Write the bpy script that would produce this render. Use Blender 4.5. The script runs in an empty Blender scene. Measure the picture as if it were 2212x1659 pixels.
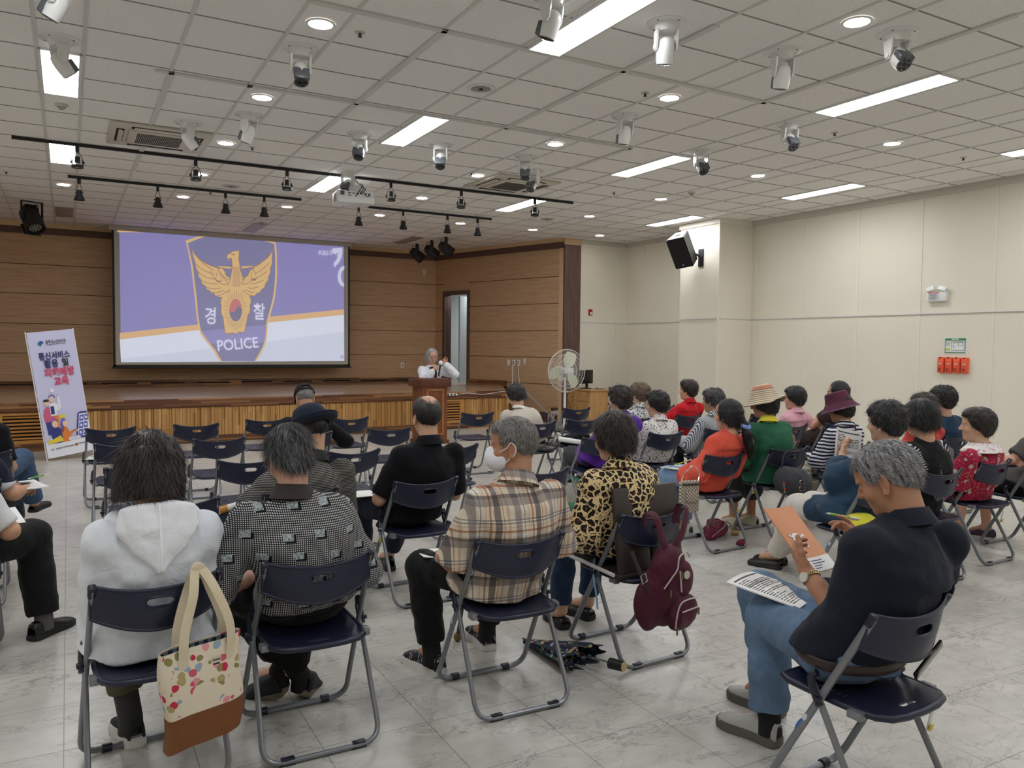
import bpy, bmesh, math, random
import numpy as np
from mathutils import Vector, Matrix, Euler, Quaternion
random.seed(7)
RNG = np.random.default_rng(11)
PI = math.pi
SC = bpy.context.scene
COL = SC.collection

# ------------------------------------------------------------------ camera, world, exposure
H_CAM = 1.55
cam_data = bpy.data.cameras.new('camera')
cam_data.sensor_fit = 'HORIZONTAL'; cam_data.sensor_width = 36.0
cam_data.lens = 1709.7 / 2212 * 36.0
cam_data.clip_start = 0.05; cam_data.clip_end = 100
cam = bpy.data.objects.new('camera', cam_data); COL.objects.link(cam)
_yaw, _pitch, _roll = [math.radians(v) for v in (29.3015, 2.7349, 0.6153)]
_f = Vector((math.sin(_yaw) * math.cos(_pitch), math.cos(_yaw) * math.cos(_pitch), -math.sin(_pitch)))
_r = Vector((math.cos(_yaw), -math.sin(_yaw), 0)); _u = _r.cross(_f)
_r2 = math.cos(_roll) * _r + math.sin(_roll) * _u
_u2 = -math.sin(_roll) * _r + math.cos(_roll) * _u
_M = Matrix((_r2, _u2, -_f)).transposed().to_4x4(); _M.translation = (0, 0, H_CAM)
cam.matrix_world = _M
SC.camera = cam
w = bpy.data.worlds.new('world'); SC.world = w; w.use_nodes = True
w.node_tree.nodes['Background'].inputs[0].default_value = (0.75, 0.85, 1.0, 1)
w.node_tree.nodes['Background'].inputs[1].default_value = 0.25
SC.view_settings.view_transform = 'Standard'; SC.view_settings.look = 'None'
SC.view_settings.gamma = 1.0; SC.view_settings.use_curve_mapping = False
SC.view_settings.exposure = 0.62
SC.cycles.max_bounces = 8; SC.cycles.diffuse_bounces = 4; SC.cycles.glossy_bounces = 3
SC.cycles.transparent_max_bounces = 6; SC.cycles.caustics_reflective = False; SC.cycles.caustics_refractive = False
PANEL_STRENGTH = 17.0
DOWN_STRENGTH = 22.0
CEIL = 3.729

# ------------------------------------------------------------------ objects and properties
def tag(o, label=None, cat=None, group=None, kind=None):
    if label: o['label'] = label
    if cat: o['category'] = cat
    if group: o['group'] = group
    if kind: o['kind'] = kind
    return o
def empty(name, label=None, cat=None, loc=(0, 0, 0), rz=0.0, group=None, kind=None):
    o = bpy.data.objects.new(name, None); COL.objects.link(o)
    o.empty_display_size = 0.1
    o.location = loc; o.rotation_euler = (0, 0, rz)
    return tag(o, label, cat, group, kind)
def copy_tree(o, parent=None):
    c = o.copy(); COL.objects.link(c)
    if parent is not None: c.parent = parent
    for ch in list(o.children): copy_tree(ch, c)
    return c
def link_mesh(name, me, mat=None, parent=None, label=None):
    o = bpy.data.objects.new(name, me); COL.objects.link(o)
    if mat is not None: me.materials.append(mat)
    if parent is not None: o.parent = parent
    if label: o['label'] = label
    return o

class MB:
    """collects shapes into one mesh"""
    def __init__(s): s.bm = bmesh.new()
    def _tf(s, vs, rot, loc):
        if rot is not None:
            R = rot if isinstance(rot, Matrix) else Euler(rot).to_matrix()
            for v in vs: v.co = R @ v.co
        L = Vector(loc)
        for v in vs: v.co += L
    def box(s, size, loc=(0, 0, 0), rot=None, bevel=0.0, seg=2, mi=0):
        r = bmesh.ops.create_cube(s.bm, size=1.0); vs = r['verts']
        for v in vs: v.co = Vector((v.co.x * size[0], v.co.y * size[1], v.co.z * size[2]))
        if bevel > 0:
            es = list({e for v in vs for e in v.link_edges})
            r = bmesh.ops.bevel(s.bm, geom=es, offset=bevel, segments=seg, profile=0.5, affect='EDGES')
            vs = list({v for f in r['faces'] for v in f.verts} | {v for v in vs if v.is_valid})
        s._tf(vs, rot, loc)
        if mi:
            for f in {f for v in vs for f in v.link_faces}: f.material_index = mi
        return s
    def span(s, a, b, bevel=0.0, mi=0):
        return s.box([abs(b[i] - a[i]) for i in range(3)], [(a[i] + b[i]) / 2 for i in range(3)], None, bevel, 2, mi)
    def cyl(s, r1, r2, depth, loc=(0, 0, 0), rot=None, n=24, mi=0):
        r = bmesh.ops.create_cone(s.bm, cap_ends=True, segments=n, radius1=r1, radius2=r2, depth=depth)
        s._tf(r['verts'], rot, loc)
        if mi:
            for f in {f for v in r['verts'] for f in v.link_faces}: f.material_index = mi
        return s
    def sphere(s, r, loc=(0, 0, 0), scale=(1, 1, 1), rot=None, n=16, mi=0):
        q = bmesh.ops.create_uvsphere(s.bm, u_segments=n, v_segments=max(6, n // 2), radius=r)
        for v in q['verts']: v.co = Vector((v.co.x * scale[0], v.co.y * scale[1], v.co.z * scale[2]))
        s._tf(q['verts'], rot, loc)
        if mi:
            for f in {f for v in q['verts'] for f in v.link_faces}: f.material_index = mi
        return s
    def tube(s, pts, r, n=10, closed=False, caps=True, flat=None, up=None):
        """tube along a polyline; r number or list; flat=(a,b) elliptical radii along normal/binormal"""
        P = [Vector(p) for p in pts]; m = len(P)
        R = r if isinstance(r, (list, tuple)) else [r] * m
        T = []
        for i in range(m):
            a = P[(i - 1) % m] if (closed or i > 0) else P[i]
            b = P[(i + 1) % m] if (closed or i < m - 1) else P[i]
            T.append((b - a).normalized())
        nrm = Vector(up) if up else (Vector((0, 0, 1)) if abs(T[0].z) < 0.9 else Vector((1, 0, 0)))
        rings = []
        for i in range(m):
            nrm = (nrm - T[i] * nrm.dot(T[i]))
            nrm = nrm.normalized() if nrm.length > 1e-6 else T[i].orthogonal().normalized()
            bn = T[i].cross(nrm)
            fa, fb = flat if flat else (1, 1)
            rings.append([s.bm.verts.new(P[i] + R[i] * (fa * math.cos(2 * PI * k / n) * nrm + fb * math.sin(2 * PI * k / n) * bn)) for k in range(n)])
        for i in range(m if closed else m - 1):
            A, B = rings[i], rings[(i + 1) % m]
            for k in range(n):
                s.bm.faces.new((A[k], A[(k + 1) % n], B[(k + 1) % n], B[k]))
        if caps and not closed:
            s.bm.faces.new(rings[0][::-1]); s.bm.faces.new(rings[-1])
        return s
    def lathe(s, prof, loc=(0, 0, 0), rot=None, n=32, mi=0):
        rings = []; vs = []
        for (r, z) in prof:
            if r < 1e-5:
                v = s.bm.verts.new((0, 0, z)); rings.append([v] * n); vs.append(v)
            else:
                q = [s.bm.verts.new((r * math.cos(2 * PI * k / n), r * math.sin(2 * PI * k / n), z)) for k in range(n)]
                rings.append(q); vs += q
        for A, B in zip(rings, rings[1:]):
            for k in range(n):
                q = []
                for v in (A[k], A[(k + 1) % n], B[(k + 1) % n], B[k]):
                    if v not in q: q.append(v)
                if len(q) > 2:
                    f = s.bm.faces.new(q); f.material_index = mi
        s._tf(vs, rot, loc)
        return s
    def prism(s, poly, z0, z1, rot=None, loc=(0, 0, 0), mi=0):
        """extrude an xy polygon from z0 to z1"""
        a = [s.bm.verts.new((p[0], p[1], z0)) for p in poly]; b = [s.bm.verts.new((p[0], p[1], z1)) for p in poly]
        n = len(poly); fs = [s.bm.faces.new(a[::-1]), s.bm.faces.new(b)]
        for k in range(n): fs.append(s.bm.faces.new((a[k], a[(k + 1) % n], b[(k + 1) % n], b[k])))
        for f in fs: f.material_index = mi
        s._tf(a + b, rot, loc)
        return s
    def poly(s, pts, mi=0):
        f = s.bm.faces.new([s.bm.verts.new(p) for p in pts]); f.material_index = mi
        return s
    def grid(s, G, mi=0, thick=None):
        """G: 2D list of points -> quad sheet; thick -> closed slab along normals"""
        V = [[s.bm.verts.new(p) for p in row] for row in G]
        fs = []
        for i in range(len(V) - 1):
            for j in range(len(V[0]) - 1):
                f = s.bm.faces.new((V[i][j], V[i][j + 1], V[i + 1][j + 1], V[i + 1][j])); f.material_index = mi; fs.append(f)
        if thick:
            for f in fs: f.normal_update()
            bmesh.ops.solidify(s.bm, geom=fs, thickness=thick)
        return s
    def build(s, name, mat=None, parent=None, smooth=35, label=None):
        bm = s.bm
        bmesh.ops.recalc_face_normals(bm, faces=bm.faces[:])
        me = bpy.data.meshes.new(name)
        if smooth:
            lim = math.radians(smooth)
            for f in bm.faces: f.smooth = True
            for e in bm.edges:
                if len(e.link_faces) == 2 and e.calc_face_angle(0) > lim: e.smooth = False
        bm.to_mesh(me); bm.free()
        mats = mat if isinstance(mat, (list, tuple)) else [mat]
        for m_ in mats: me.materials.append(m_)
        o = bpy.data.objects.new(name, me); COL.objects.link(o)
        if parent is not None: o.parent = parent
        if label: o['label'] = label
        return o

def rounded(pts, r, k=5, closed=False):
    """fillet the corners of a polyline"""
    P = [Vector(p) for p in pts]; out = []
    n = len(P)
    for i in range(n):
        if not closed and i in (0, n - 1): out.append(P[i]); continue
        a, b, c = P[(i - 1) % n], P[i], P[(i + 1) % n]
        u = (a - b); v = (c - b); rr = min(r, u.length * .49, v.length * .49)
        p0 = b + u.normalized() * rr; p1 = b + v.normalized() * rr
        for j in range(k + 1):
            t = j / k
            out.append((1 - t) ** 2 * p0 + 2 * t * (1 - t) * b + t * t * p1)
    return out
def spline(pts, n=8):
    """Catmull-Rom through points"""
    P = [Vector(p) for p in pts]; out = []
    Q = [2 * P[0] - P[1]] + P + [2 * P[-1] - P[-2]]
    for i in range(1, len(Q) - 2):
        for j in range(n):
            t = j / n
            out.append(0.5 * ((2 * Q[i]) + (-Q[i - 1] + Q[i + 1]) * t + (2 * Q[i - 1] - 5 * Q[i] + 4 * Q[i + 1] - Q[i + 2]) * t * t + (-Q[i - 1] + 3 * Q[i] - 3 * Q[i + 1] + Q[i + 2]) * t ** 3))
    out.append(P[-1])
    return out
def text_mesh(name, body, size, mat, parent=None, loc=(0, 0, 0), rot=(0, 0, 0), bold=0.0, align='CENTER', sx=1.0, label=None, world=None, depth=0.0006):
    c = bpy.data.curves.new(name, 'FONT'); c.body = body; c.size = size; c.align_x = align; c.align_y = 'CENTER'
    c.offset = bold; c.extrude = depth; c.resolution_u = 3
    o = bpy.data.objects.new(name, c); COL.objects.link(o)
    dg = bpy.context.evaluated_depsgraph_get()
    me = bpy.data.meshes.new_from_object(o.evaluated_get(dg))
    bpy.data.objects.remove(o); bpy.data.curves.remove(c)
    if sx != 1.0:
        for v in me.vertices: v.co.x *= sx
    me.materials.clear(); me.materials.append(mat)
    o = bpy.data.objects.new(name, me); COL.objects.link(o)
    if world is not None: o.matrix_basis = world
    else: o.location = loc; o.rotation_euler = rot
    if parent is not None: o.parent = parent
    if label: o['label'] = label
    return o

# ------------------------------------------------------------------ materials
MATS = {}
class NT:
    def __init__(s, name):
        s.m = bpy.data.materials.new(name); s.m.use_nodes = True
        s.t = s.m.node_tree; s.n = s.t.nodes; s.b = s.n['Principled BSDF']
    def add(s, typ, **kw):
        nd = s.n.new(typ)
        for k, v in kw.items():
            if k.startswith('i_'): nd.inputs[k[2:].replace('_', ' ')].default_value = v
            else: setattr(nd, k, v)
        return nd
    def L(s, a, b): s.t.links.new(a, b)
    def coords(s, kind='Object', scale=(1, 1, 1), rot=(0, 0, 0), loc=(0, 0, 0)):
        tc = s.add('ShaderNodeTexCoord'); mp = s.add('ShaderNodeMapping')
        mp.inputs['Scale'].default_value = scale; mp.inputs['Rotation'].default_value = rot; mp.inputs['Location'].default_value = loc
        s.L(tc.outputs[kind], mp.inputs['Vector']); return mp.outputs[0]
    def noise(s, vec, scale=5, detail=3, rough=.5, dist=0):
        nd = s.add('ShaderNodeTexNoise'); nd.inputs['Scale'].default_value = scale; nd.inputs['Detail'].default_value = detail
        nd.inputs['Roughness'].default_value = rough; nd.inputs['Distortion'].default_value = dist
        if vec is not None: s.L(vec, nd.inputs['Vector'])
        return nd.outputs['Fac']
    def voronoi(s, vec, scale=5, feature='F1', rnd=1.0, out='Distance'):
        nd = s.add('ShaderNodeTexVoronoi'); nd.feature = feature; nd.inputs['Scale'].default_value = scale
        nd.inputs['Randomness'].default_value = rnd
        if vec is not None: s.L(vec, nd.inputs['Vector'])
        return nd.outputs[out]
    def ramp(s, fac, stops, interp='LINEAR'):
        nd = s.add('ShaderNodeValToRGB'); cr = nd.color_ramp; cr.interpolation = interp
        while len(cr.elements) < len(stops): cr.elements.new(0.5)
        for e, (p, c) in zip(cr.elements, stops):
            e.position = p; e.color = (*c, 1) if len(c) == 3 else c
        s.L(fac, nd.inputs['Fac']); return nd.outputs['Color']
    def math(s, op, a, b=None, c=None):
        nd = s.add('ShaderNodeMath', operation=op)
        for i, v in enumerate((a, b, c)):
            if v is None: continue
            if isinstance(v, (int, float)): nd.inputs[i].default_value = v
            else: s.L(v, nd.inputs[i])
        return nd.outputs[0]
    def mix(s, fac, a, b, mode='MIX'):
        nd = s.add('ShaderNodeMix', data_type='RGBA', blend_type=mode)
        for sock, v in ((nd.inputs[0], fac), (nd.inputs[6], a), (nd.inputs[7], b)):
            if isinstance(v, (int, float)): sock.default_value = v
            elif isinstance(v, tuple): sock.default_value = (*v, 1) if len(v) == 3 else v
            else: s.L(v, sock)
        return nd.outputs[2]
    def sep(s, vec):
        nd = s.add('ShaderNodeSeparateXYZ'); s.L(vec, nd.inputs[0]); return nd.outputs
    def bump(s, h, strength=.3, dist=.01):
        nd = s.add('ShaderNodeBump'); nd.inputs['Strength'].default_value = strength; nd.inputs['Distance'].default_value = dist
        s.L(h, nd.inputs['Height']); s.L(nd.outputs[0], s.b.inputs['Normal'])
    def color(s, c):
        if isinstance(c, tuple): s.b.inputs['Base Color'].default_value = (*c, 1)
        else: s.L(c, s.b.inputs['Base Color'])
        return s
    def set(s, rough=None, metal=None, spec=None, emit=None, estr=None, sheen=None, alpha=None, coat=None):
        b = s.b
        if rough is not None: b.inputs['Roughness'].default_value = rough
        if metal is not None: b.inputs['Metallic'].default_value = metal
        if spec is not None: b.inputs['Specular IOR Level'].default_value = spec
        if emit is not None: b.inputs['Emission Color'].default_value = (*emit, 1)
        if estr is not None: b.inputs['Emission Strength'].default_value = estr
        if sheen is not None: b.inputs['Sheen Weight'].default_value = sheen
        if coat is not None: b.inputs['Coat Weight'].default_value = coat
        if alpha is not None: b.inputs['Alpha'].default_value = alpha
        return s
def srgb(r, g, b):
    f = lambda c: (c / 255 / 12.92) if c / 255 <= .04045 else ((c / 255 + .055) / 1.055) ** 2.4
    return (f(r), f(g), f(b))
def M(name, rgb, rough=.5, metal=0.0, spec=.5, bump=None, var=0.0, sheen=None):
    """simple material: sRGB 0-255 colour with slight noise variation and optional fine bump (scale, strength)"""
    if name in MATS: return MATS[name]
    t = NT(name); c = srgb(*rgb)
    if var:
        n = t.noise(t.coords(), 9, 3)
        t.color(t.ramp(n, [(.3, tuple(x * (1 - var) for x in c)), (.7, tuple(min(1, x * (1 + var)) for x in c))]))
    else: t.color(c)
    t.set(rough, metal, spec, sheen=sheen)
    if bump: t.bump(t.noise(t.coords(), bump[0], 3), bump[1], .004)
    MATS[name] = t.m; return t.m
def EM(name, rgb, strength=1.0, raw=False):
    if name in MATS: return MATS[name]
    t = NT(name); t.color((.8, .8, .8)); t.set(rough=.6, emit=(rgb if raw else srgb(*rgb)), estr=strength); MATS[name] = t.m; return t.m
# ================================================================== surfaces
def floor_mat():
    t = NT('floor_vinyl'); v = t.coords('Object'); S = t.sep(v)
    big = t.noise(t.coords('Object', (1, 1, 1)), 2.2, 4, .6)
    vn = t.noise(t.coords('Object', (5.0, 9.0, 1)), 1.0, 7, .62, .9)
    vein = t.math('ABSOLUTE', t.math('SUBTRACT', vn, .5))
    veinm = t.ramp(vein, [(0, (1, 1, 1)), (.012, (.25, .25, .25)), (.035, (0, 0, 0))])
    vmask = t.ramp(t.noise(t.coords('Object', (2, 3, 1)), 1.7, 3), [(.38, (0, 0, 0)), (.62, (1, 1, 1))])
    base = t.ramp(big, [(.25, srgb(186, 183, 176)), (.75, srgb(212, 208, 200))])
    cloud = t.noise(t.coords('Object', (3.2, 7.0, 1)), 1.6, 6, .7)
    base = t.mix(t.ramp(cloud, [(.35, (0, 0, 0)), (.7, (.55, .55, .55))]), base, srgb(164, 162, 155))
    vm = t.math('MULTIPLY', veinm, vmask)
    base = t.mix(t.math('MULTIPLY', vm, .75), base, srgb(96, 93, 87))
    # tile joints every 0.4345 m
    def joint(s, off):
        f = t.math('FRACT', t.math('DIVIDE', t.math('SUBTRACT', s, off - 43.45), .4345))
        d = t.math('MINIMUM', f, t.math('SUBTRACT', 1.0, f))
        return t.math('LESS_THAN', d, .0042)
    j = t.math('MAXIMUM', joint(S[0], -.035), joint(S[1], 2.51))
    col = t.mix(t.math('MULTIPLY', j, .62), base, srgb(72, 70, 66))
    t.color(col); t.set(.30, 0, .5)
    t.bump(cloud, .03, .003)
    return t.m
def wood_mat(name, a, b, c, scale=(.8, 1, 22), rough=.45, seed=0.0, bump=.05):
    t = NT(name)
    v = t.coords('Object', scale, loc=(seed, seed, seed))
    n1 = t.noise(v, 2.2, 6, .62, .35); n2 = t.noise(t.coords('Object', tuple(q * .25 for q in scale), loc=(seed,) * 3), 2.0, 3)
    col = t.ramp(n1, [(.28, a), (.5, b), (.74, c)])
    col = t.mix(t.math('MULTIPLY', n2, .35), col, a)
    t.color(col); t.set(rough, 0, .4); t.bump(n1, bump, .003); return t.m
def strip_mat(name, cols, axis=0, width=.05, length=.9, rough=.45):
    """laminated wood strips running along one axis, each its own tone (width across, length along)"""
    t = NT(name); S = t.sep(t.coords('Object'))
    along, across = (S[0], S[2]) if axis == 0 else (S[2], S[0])
    ia = t.math('FLOOR', t.math('DIVIDE', across, width))
    sh = t.add('ShaderNodeTexWhiteNoise', noise_dimensions='1D'); t.L(ia, sh.inputs['W'])
    il = t.math('FLOOR', t.math('ADD', t.math('DIVIDE', along, length), t.math('MULTIPLY', sh.outputs['Value'], 7.3)))
    wn = t.add('ShaderNodeTexWhiteNoise', noise_dimensions='2D')
    cb = t.add('ShaderNodeCombineXYZ'); t.L(ia, cb.inputs[0]); t.L(il, cb.inputs[1]); t.L(cb.outputs[0], wn.inputs['Vector'])
    n = len(cols)
    col = t.ramp(wn.outputs['Value'], [(i / n, c) for i, c in enumerate(cols)], 'CONSTANT')
    gr = t.noise(t.coords('Object', (2, 2, 60) if axis == 0 else (60, 60, 2)), 2.0, 4)
    col = t.mix(t.math('MULTIPLY', gr, .45), col, cols[0])
    t.color(col); t.set(rough, 0, .4); return t.m
def wall_mat():
    t = NT('wall_vinyl'); n = t.noise(t.coords('Object', (1, 1, 1)), 150, 2); n2 = t.noise(t.coords(), .9, 3)
    t.color(t.ramp(n2, [(.3, srgb(226, 219, 202)), (.7, srgb(232, 226, 211))])); t.set(.72, 0, .25); t.bump(n, .12, .002); return t.m
def ceil_mat():
    t = NT('ceiling_tile'); n = t.noise(t.coords(), 420, 2); n2 = t.noise(t.coords(), 55, 2)
    t.color(t.ramp(n2, [(.3, srgb(232, 230, 226)), (.45, srgb(240, 238, 234)), (.7, srgb(243, 241, 237))]))
    t.set(.9, 0, .1); t.bump(n, .2, .002); return t.m
FLOOR = floor_mat(); WALL = wall_mat(); CEILM = ceil_mat()
WOOD = wood_mat('oak_panel', srgb(176, 142, 108), srgb(200, 165, 128), srgb(214, 180, 142))
DARKWOOD = wood_mat('walnut_trim', srgb(78, 56, 48), srgb(98, 73, 63), srgb(115, 88, 77))
DARKWOODV = wood_mat('walnut_trim_vertical', srgb(86, 64, 58), srgb(106, 82, 75), srgb(124, 98, 90), (14, 14, .7))
LIGHTWOOD = wood_mat('pale_oak_edge', srgb(196, 160, 118), srgb(216, 184, 142), srgb(228, 200, 160))
STAGEFLOOR = wood_mat('stage_floor', srgb(160, 130, 102), srgb(186, 154, 124), srgb(204, 174, 144), (.7, 9, 1), .22)
MOSAIC = strip_mat('mosaic_wood', [srgb(86, 54, 34), srgb(112, 72, 46), srgb(150, 104, 64), srgb(96, 60, 38), srgb(176, 126, 78), srgb(120, 80, 52)], 0, .028, .75)
SLAT = strip_mat('slat_wood', [srgb(172, 126, 70), srgb(198, 152, 94), srgb(186, 138, 80), srgb(210, 166, 106), srgb(156, 112, 62), srgb(192, 144, 84)], 2, .045, .8)
PLANK = wood_mat('louver_wood', srgb(168, 112, 56), srgb(196, 140, 76), srgb(212, 160, 96), (1.2, 1, 30))
BLACK = M('black_plastic', (18, 18, 20), .5)
DARKGAP = M('dark_gap', (22, 18, 15), .9)
WHITEPL = M('white_plastic', (232, 232, 230), .32)
CREAMPL = M('cream_plastic', (216, 208, 192), .45)
GREYPL = M('grey_plastic', (112, 114, 118), .4)
TRIMW = M('wall_trim', (222, 220, 212), .5)
SEAMC = M('wall_seam', (230, 225, 212), .6)
GROOVE = M('groove_brown', (92, 58, 36), .8)
CHROME = M('chrome', (200, 200, 202), .18, 1.0)
BACKY = 17.2

# ================================================================== room shell
MB().box((16.4, 22.4, .1), (2.7, 6.8, -.05)).build('floor', FLOOR, smooth=0)['kind'] = 'structure'
cb = MB(); cb.box((16.4, 22.4, .1), (2.7, 6.8, CEIL + .05))
BARS = []
for k in range(-3, 7):
    for o_ in (0, .31, .925):
        x = -.174 + 1.543 * k + o_
        if -5.2 < x < 10.2: BARS.append(x)
for x in BARS: cb.box((.026, 22, .006), (x, 6.7, CEIL - .003), mi=1)
for k in range(-17, 18): cb.box((15.4, .011, .004), (2.6, 6.333 + .615 * k, CEIL - .002), mi=2)
# proud curtain-track channels that zigzag through the grid
for (x0, y0, x1, y1) in ((1.40, 5.11, 2.30, 5.11), (2.30, 5.11, 2.30, 8.80), (2.30, 5.11, 5.38, 5.11), (5.38, 3.0, 5.38, 5.11), (.66, 7.02, 1.37, 7.02), (.76, 7.02, .76, 8.7), (1.37, 7.02, 5.38, 7.02), (5.38, 7.02, 5.38, 9.0), (3.84, 4.1, 3.84, 7.02), (.76, 9.4, .76, 11.2)):
    cb.box((abs(x1 - x0) + .05, abs(y1 - y0) + .05, .016), ((x0 + x1) / 2, (y0 + y1) / 2, CEIL - .008), mi=1, bevel=.004)
ceiling = cb.build('ceiling', [CEILM, M('ceiling_bar', (212, 210, 205), .6), M('ceiling_joint', (150, 146, 140), .8)], smooth=0)
ceiling['kind'] = 'structure'

def struct(mb, name, mat, parent=None, **kw):
    o = mb.build(name, mat, parent, **kw)
    if parent is None: o['kind'] = 'structure'
    return o
XR, YW = 10.28, 13.43
m = MB(); m.span((XR, -4.3, 0), (XR + .15, YW + .15, CEIL))
for y in [5.82 + 1.005 * k for k in range(-10, 8)]: m.box((.008, .03, CEIL - .1), (XR - .003, y, CEIL / 2), mi=1)
m.span((XR - .018, -4.3, 2.05), (XR, 9.9, 2.075), mi=2); m.span((XR - .018, 10.92, 2.05), (XR, YW, 2.075), mi=2)
m.span((XR - .025, -4.3, CEIL - .09), (XR, YW, CEIL), mi=3)
struct(m, 'wall_right', [WALL, SEAMC, TRIMW, M('wall_top_band', (205, 201, 190), .6)], smooth=0)
m = MB(); m.span((9.52, 9.93, 0), (XR, 10.89, CEIL)); m.span((9.502, 9.96, 2.05), (9.52, 10.86, 2.075), mi=1); m.span((9.55, 9.915, 2.05), (XR, 9.93, 2.075), mi=1)
m.span((9.51, 9.92, 0), (9.545, 9.955, CEIL), mi=2); m.span((9.495, 9.905, CEIL - .09), (XR, 10.91, CEIL), mi=2)
struct(m, 'wall_pier', [WALL, TRIMW, SEAMC], smooth=0)
m = MB(); m.span((9.08, YW, 0), (XR + .15, YW + .15, CEIL)); m.box((.03, .008, CEIL - .1), (10.02, YW - .003, CEIL / 2), mi=1)
m.span((9.1, YW - .012, 2.05), (XR, YW, 2.075), mi=2); m.span((9.1, YW - .02, CEIL - .09), (XR, YW, CEIL), mi=3)
struct(m, 'wall_wing', [WALL, SEAMC, TRIMW, bpy.data.materials['wall_top_band']], smooth=0)
m = MB(); m.span((-5.15, -4.3, 0), (-5, BACKY, CEIL)); struct(m, 'wall_left', WALL, smooth=0)
m = MB(); m.span((-5, -4.3, 0), (XR, -4.15, CEIL)); struct(m, 'wall_rear', WALL, smooth=0)
m = MB(); m.span((XR - .016, -4.1, 0), (XR, 9.93, .10)); m.span((9.504, 9.914, 0), (XR, 9.93, .10)); m.span((9.504, 9.93, 0), (9.52, 10.89, .10)); m.span((XR - .016, 10.89, 0), (XR, YW, .10)); m.span((9.1, YW - .016, 0), (XR, YW, .10))
struct(m, 'baseboard_right', wood_mat('baseboard_wood', srgb(120, 84, 52), srgb(150, 108, 70), srgb(166, 124, 84)), smooth=0)

# stage back wall of wide oak boards
SEAMS = [.775, 1.326, 1.875, 2.43, 2.97]
m = MB(); m.span((-5, BACKY, 0), (7.75, BACKY + .15, CEIL))
for z in SEAMS: m.span((-5, BACKY - .004, z - .006), (7.6, BACKY, z + .006), mi=1)
m.span((-5, BACKY - .05, 3.53), (7.6, BACKY, 3.65), mi=2); m.span((-5, BACKY - .075, 3.65), (7.6, BACKY, CEIL), mi=3)
struct(m, 'wall_back', [WOOD, GROOVE, DARKWOOD, LIGHTWOOD], smooth=0)
# splayed side wall with the doorway; local x runs from the hall towards the back wall, local +y faces the stage
SA = Vector((8.70, 13.45, 0)); SRZ = math.atan2(.95676653, -.29085702)
SM = Matrix.Translation(SA) @ Matrix.Rotation(SRZ, 4, 'Z')
def side_place(o): o.location = SA; o.rotation_euler = (0, 0, SRZ)
m = MB(); D0, D1, DT = 2.80, 3.55, 2.72
m.span((.10, -.15, 0), (D0, 0, CEIL)); m.span((D1, -.15, 0), (3.95, 0, CEIL)); m.span((D0, -.15, DT), (D1, 0, CEIL)); m.span((D0, -.15, 0), (D1, 0, .69))
for z in SEAMS:
    m.span((.1, 0, z - .006), (D0 - .05, .004, z + .006), mi=1)
    m.span((D1 + .05, 0, z - .006), (3.92, .004, z + .006), mi=1)
m.span((0, 0, 3.53), (3.94, .05, 3.65), mi=2); m.span((0, 0, 3.65), (3.94, .07, CEIL), mi=3)
m.span((0, -.15, .0), (.10, .006, 3.53), mi=3)
m.span((.1, 0, 0), (1.5, .012, .20), mi=2)
o = struct(m, 'wall_side', [WOOD, GROOVE, DARKWOOD, LIGHTWOOD], smooth=0); side_place(o)
m = MB(); m.span((8.71, YW - .02, 0), (9.10, YW + .14, 3.60)); m.span((8.70, YW - .03, 3.60), (9.11, YW + .14, CEIL), mi=1)
struct(m, 'trim_1', [DARKWOODV, LIGHTWOOD], smooth=0)
# door frame and the corridor behind it
m = MB(); m.span((D0 - .07, -.17, .69), (D0, .03, DT + .08)); m.span((D1, -.17, .69), (D1 + .08, .03, DT + .08)); m.span((D0, -.17, DT), (D1, .03, DT + .08))
o = struct(m, 'trim_2', DARKWOODV, smooth=0); side_place(o)
PALE = M('corridor_paint', (206, 212, 212), .5)
m = MB(); m.span((1.2, -1.75, .69), (5.5, -1.65, CEIL)); m.span((5.4, -1.7, .69), (5.5, -.15, CEIL)); m.span((1.2, -1.7, .69), (1.3, -.15, CEIL)); m.span((1.2, -1.7, 3.0), (5.5, -.15, 3.1)); m.span((1.3, -1.65, .69), (5.4, -1.63, .79), mi=1)
o = struct(m, 'wall_corridor', [PALE, BLACK], smooth=0); side_place(o)
m = MB(); m.span((1.2, -1.75, .59), (5.5, -.0, .685)); o = struct(m, 'floor_corridor', M('corridor_floor', (150, 152, 150), .3), smooth=0); side_place(o)
d1 = MB().span((0, -.02, 0), (.82, .02, 2.0)).build('door_1', M('door_paint', (196, 204, 206), .4), smooth=0); d1['kind'] = 'structure'
d1.matrix_basis = SM @ Matrix.Translation((3.30, -.20, .70)) @ Matrix.Rotation(math.radians(-78), 4, 'Z')
hb = MB(); hb.sphere(.032, (.74, -.07, .98)); hb.cyl(.012, .012, .06, (.74, -.04, .98), (PI / 2, 0, 0)); hb.cyl(.03, .03, .01, (.74, -.024, .98), (PI / 2, 0, 0)); hb.sphere(.032, (.74, .07, .98)); hb.cyl(.012, .012, .06, (.74, .04, .98), (PI / 2, 0, 0))
hb.build('door_knob', CHROME, d1, label='chrome round door knob')
MB().box((.16, .05, .06), (.70, -.045, 1.94), bevel=.008).box((.2, .012, .02), (.62, -.07, 1.94), (0, 0, .3)).build('door_closer', M('closer_grey', (150, 152, 154), .4, .6), d1, label='grey hydraulic door closer')
li = bpy.data.lights.new('corridor_fill', 'AREA'); li.energy = 28; li.size = .5; li.color = (.92, .97, 1)  # added fill light without a fixture, brightens the corridor seen through the doorway
lo = bpy.data.objects.new('corridor_fill', li); COL.objects.link(lo); lo.matrix_world = SM @ Matrix.Translation((3.4, -.95, 2.96))

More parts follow.
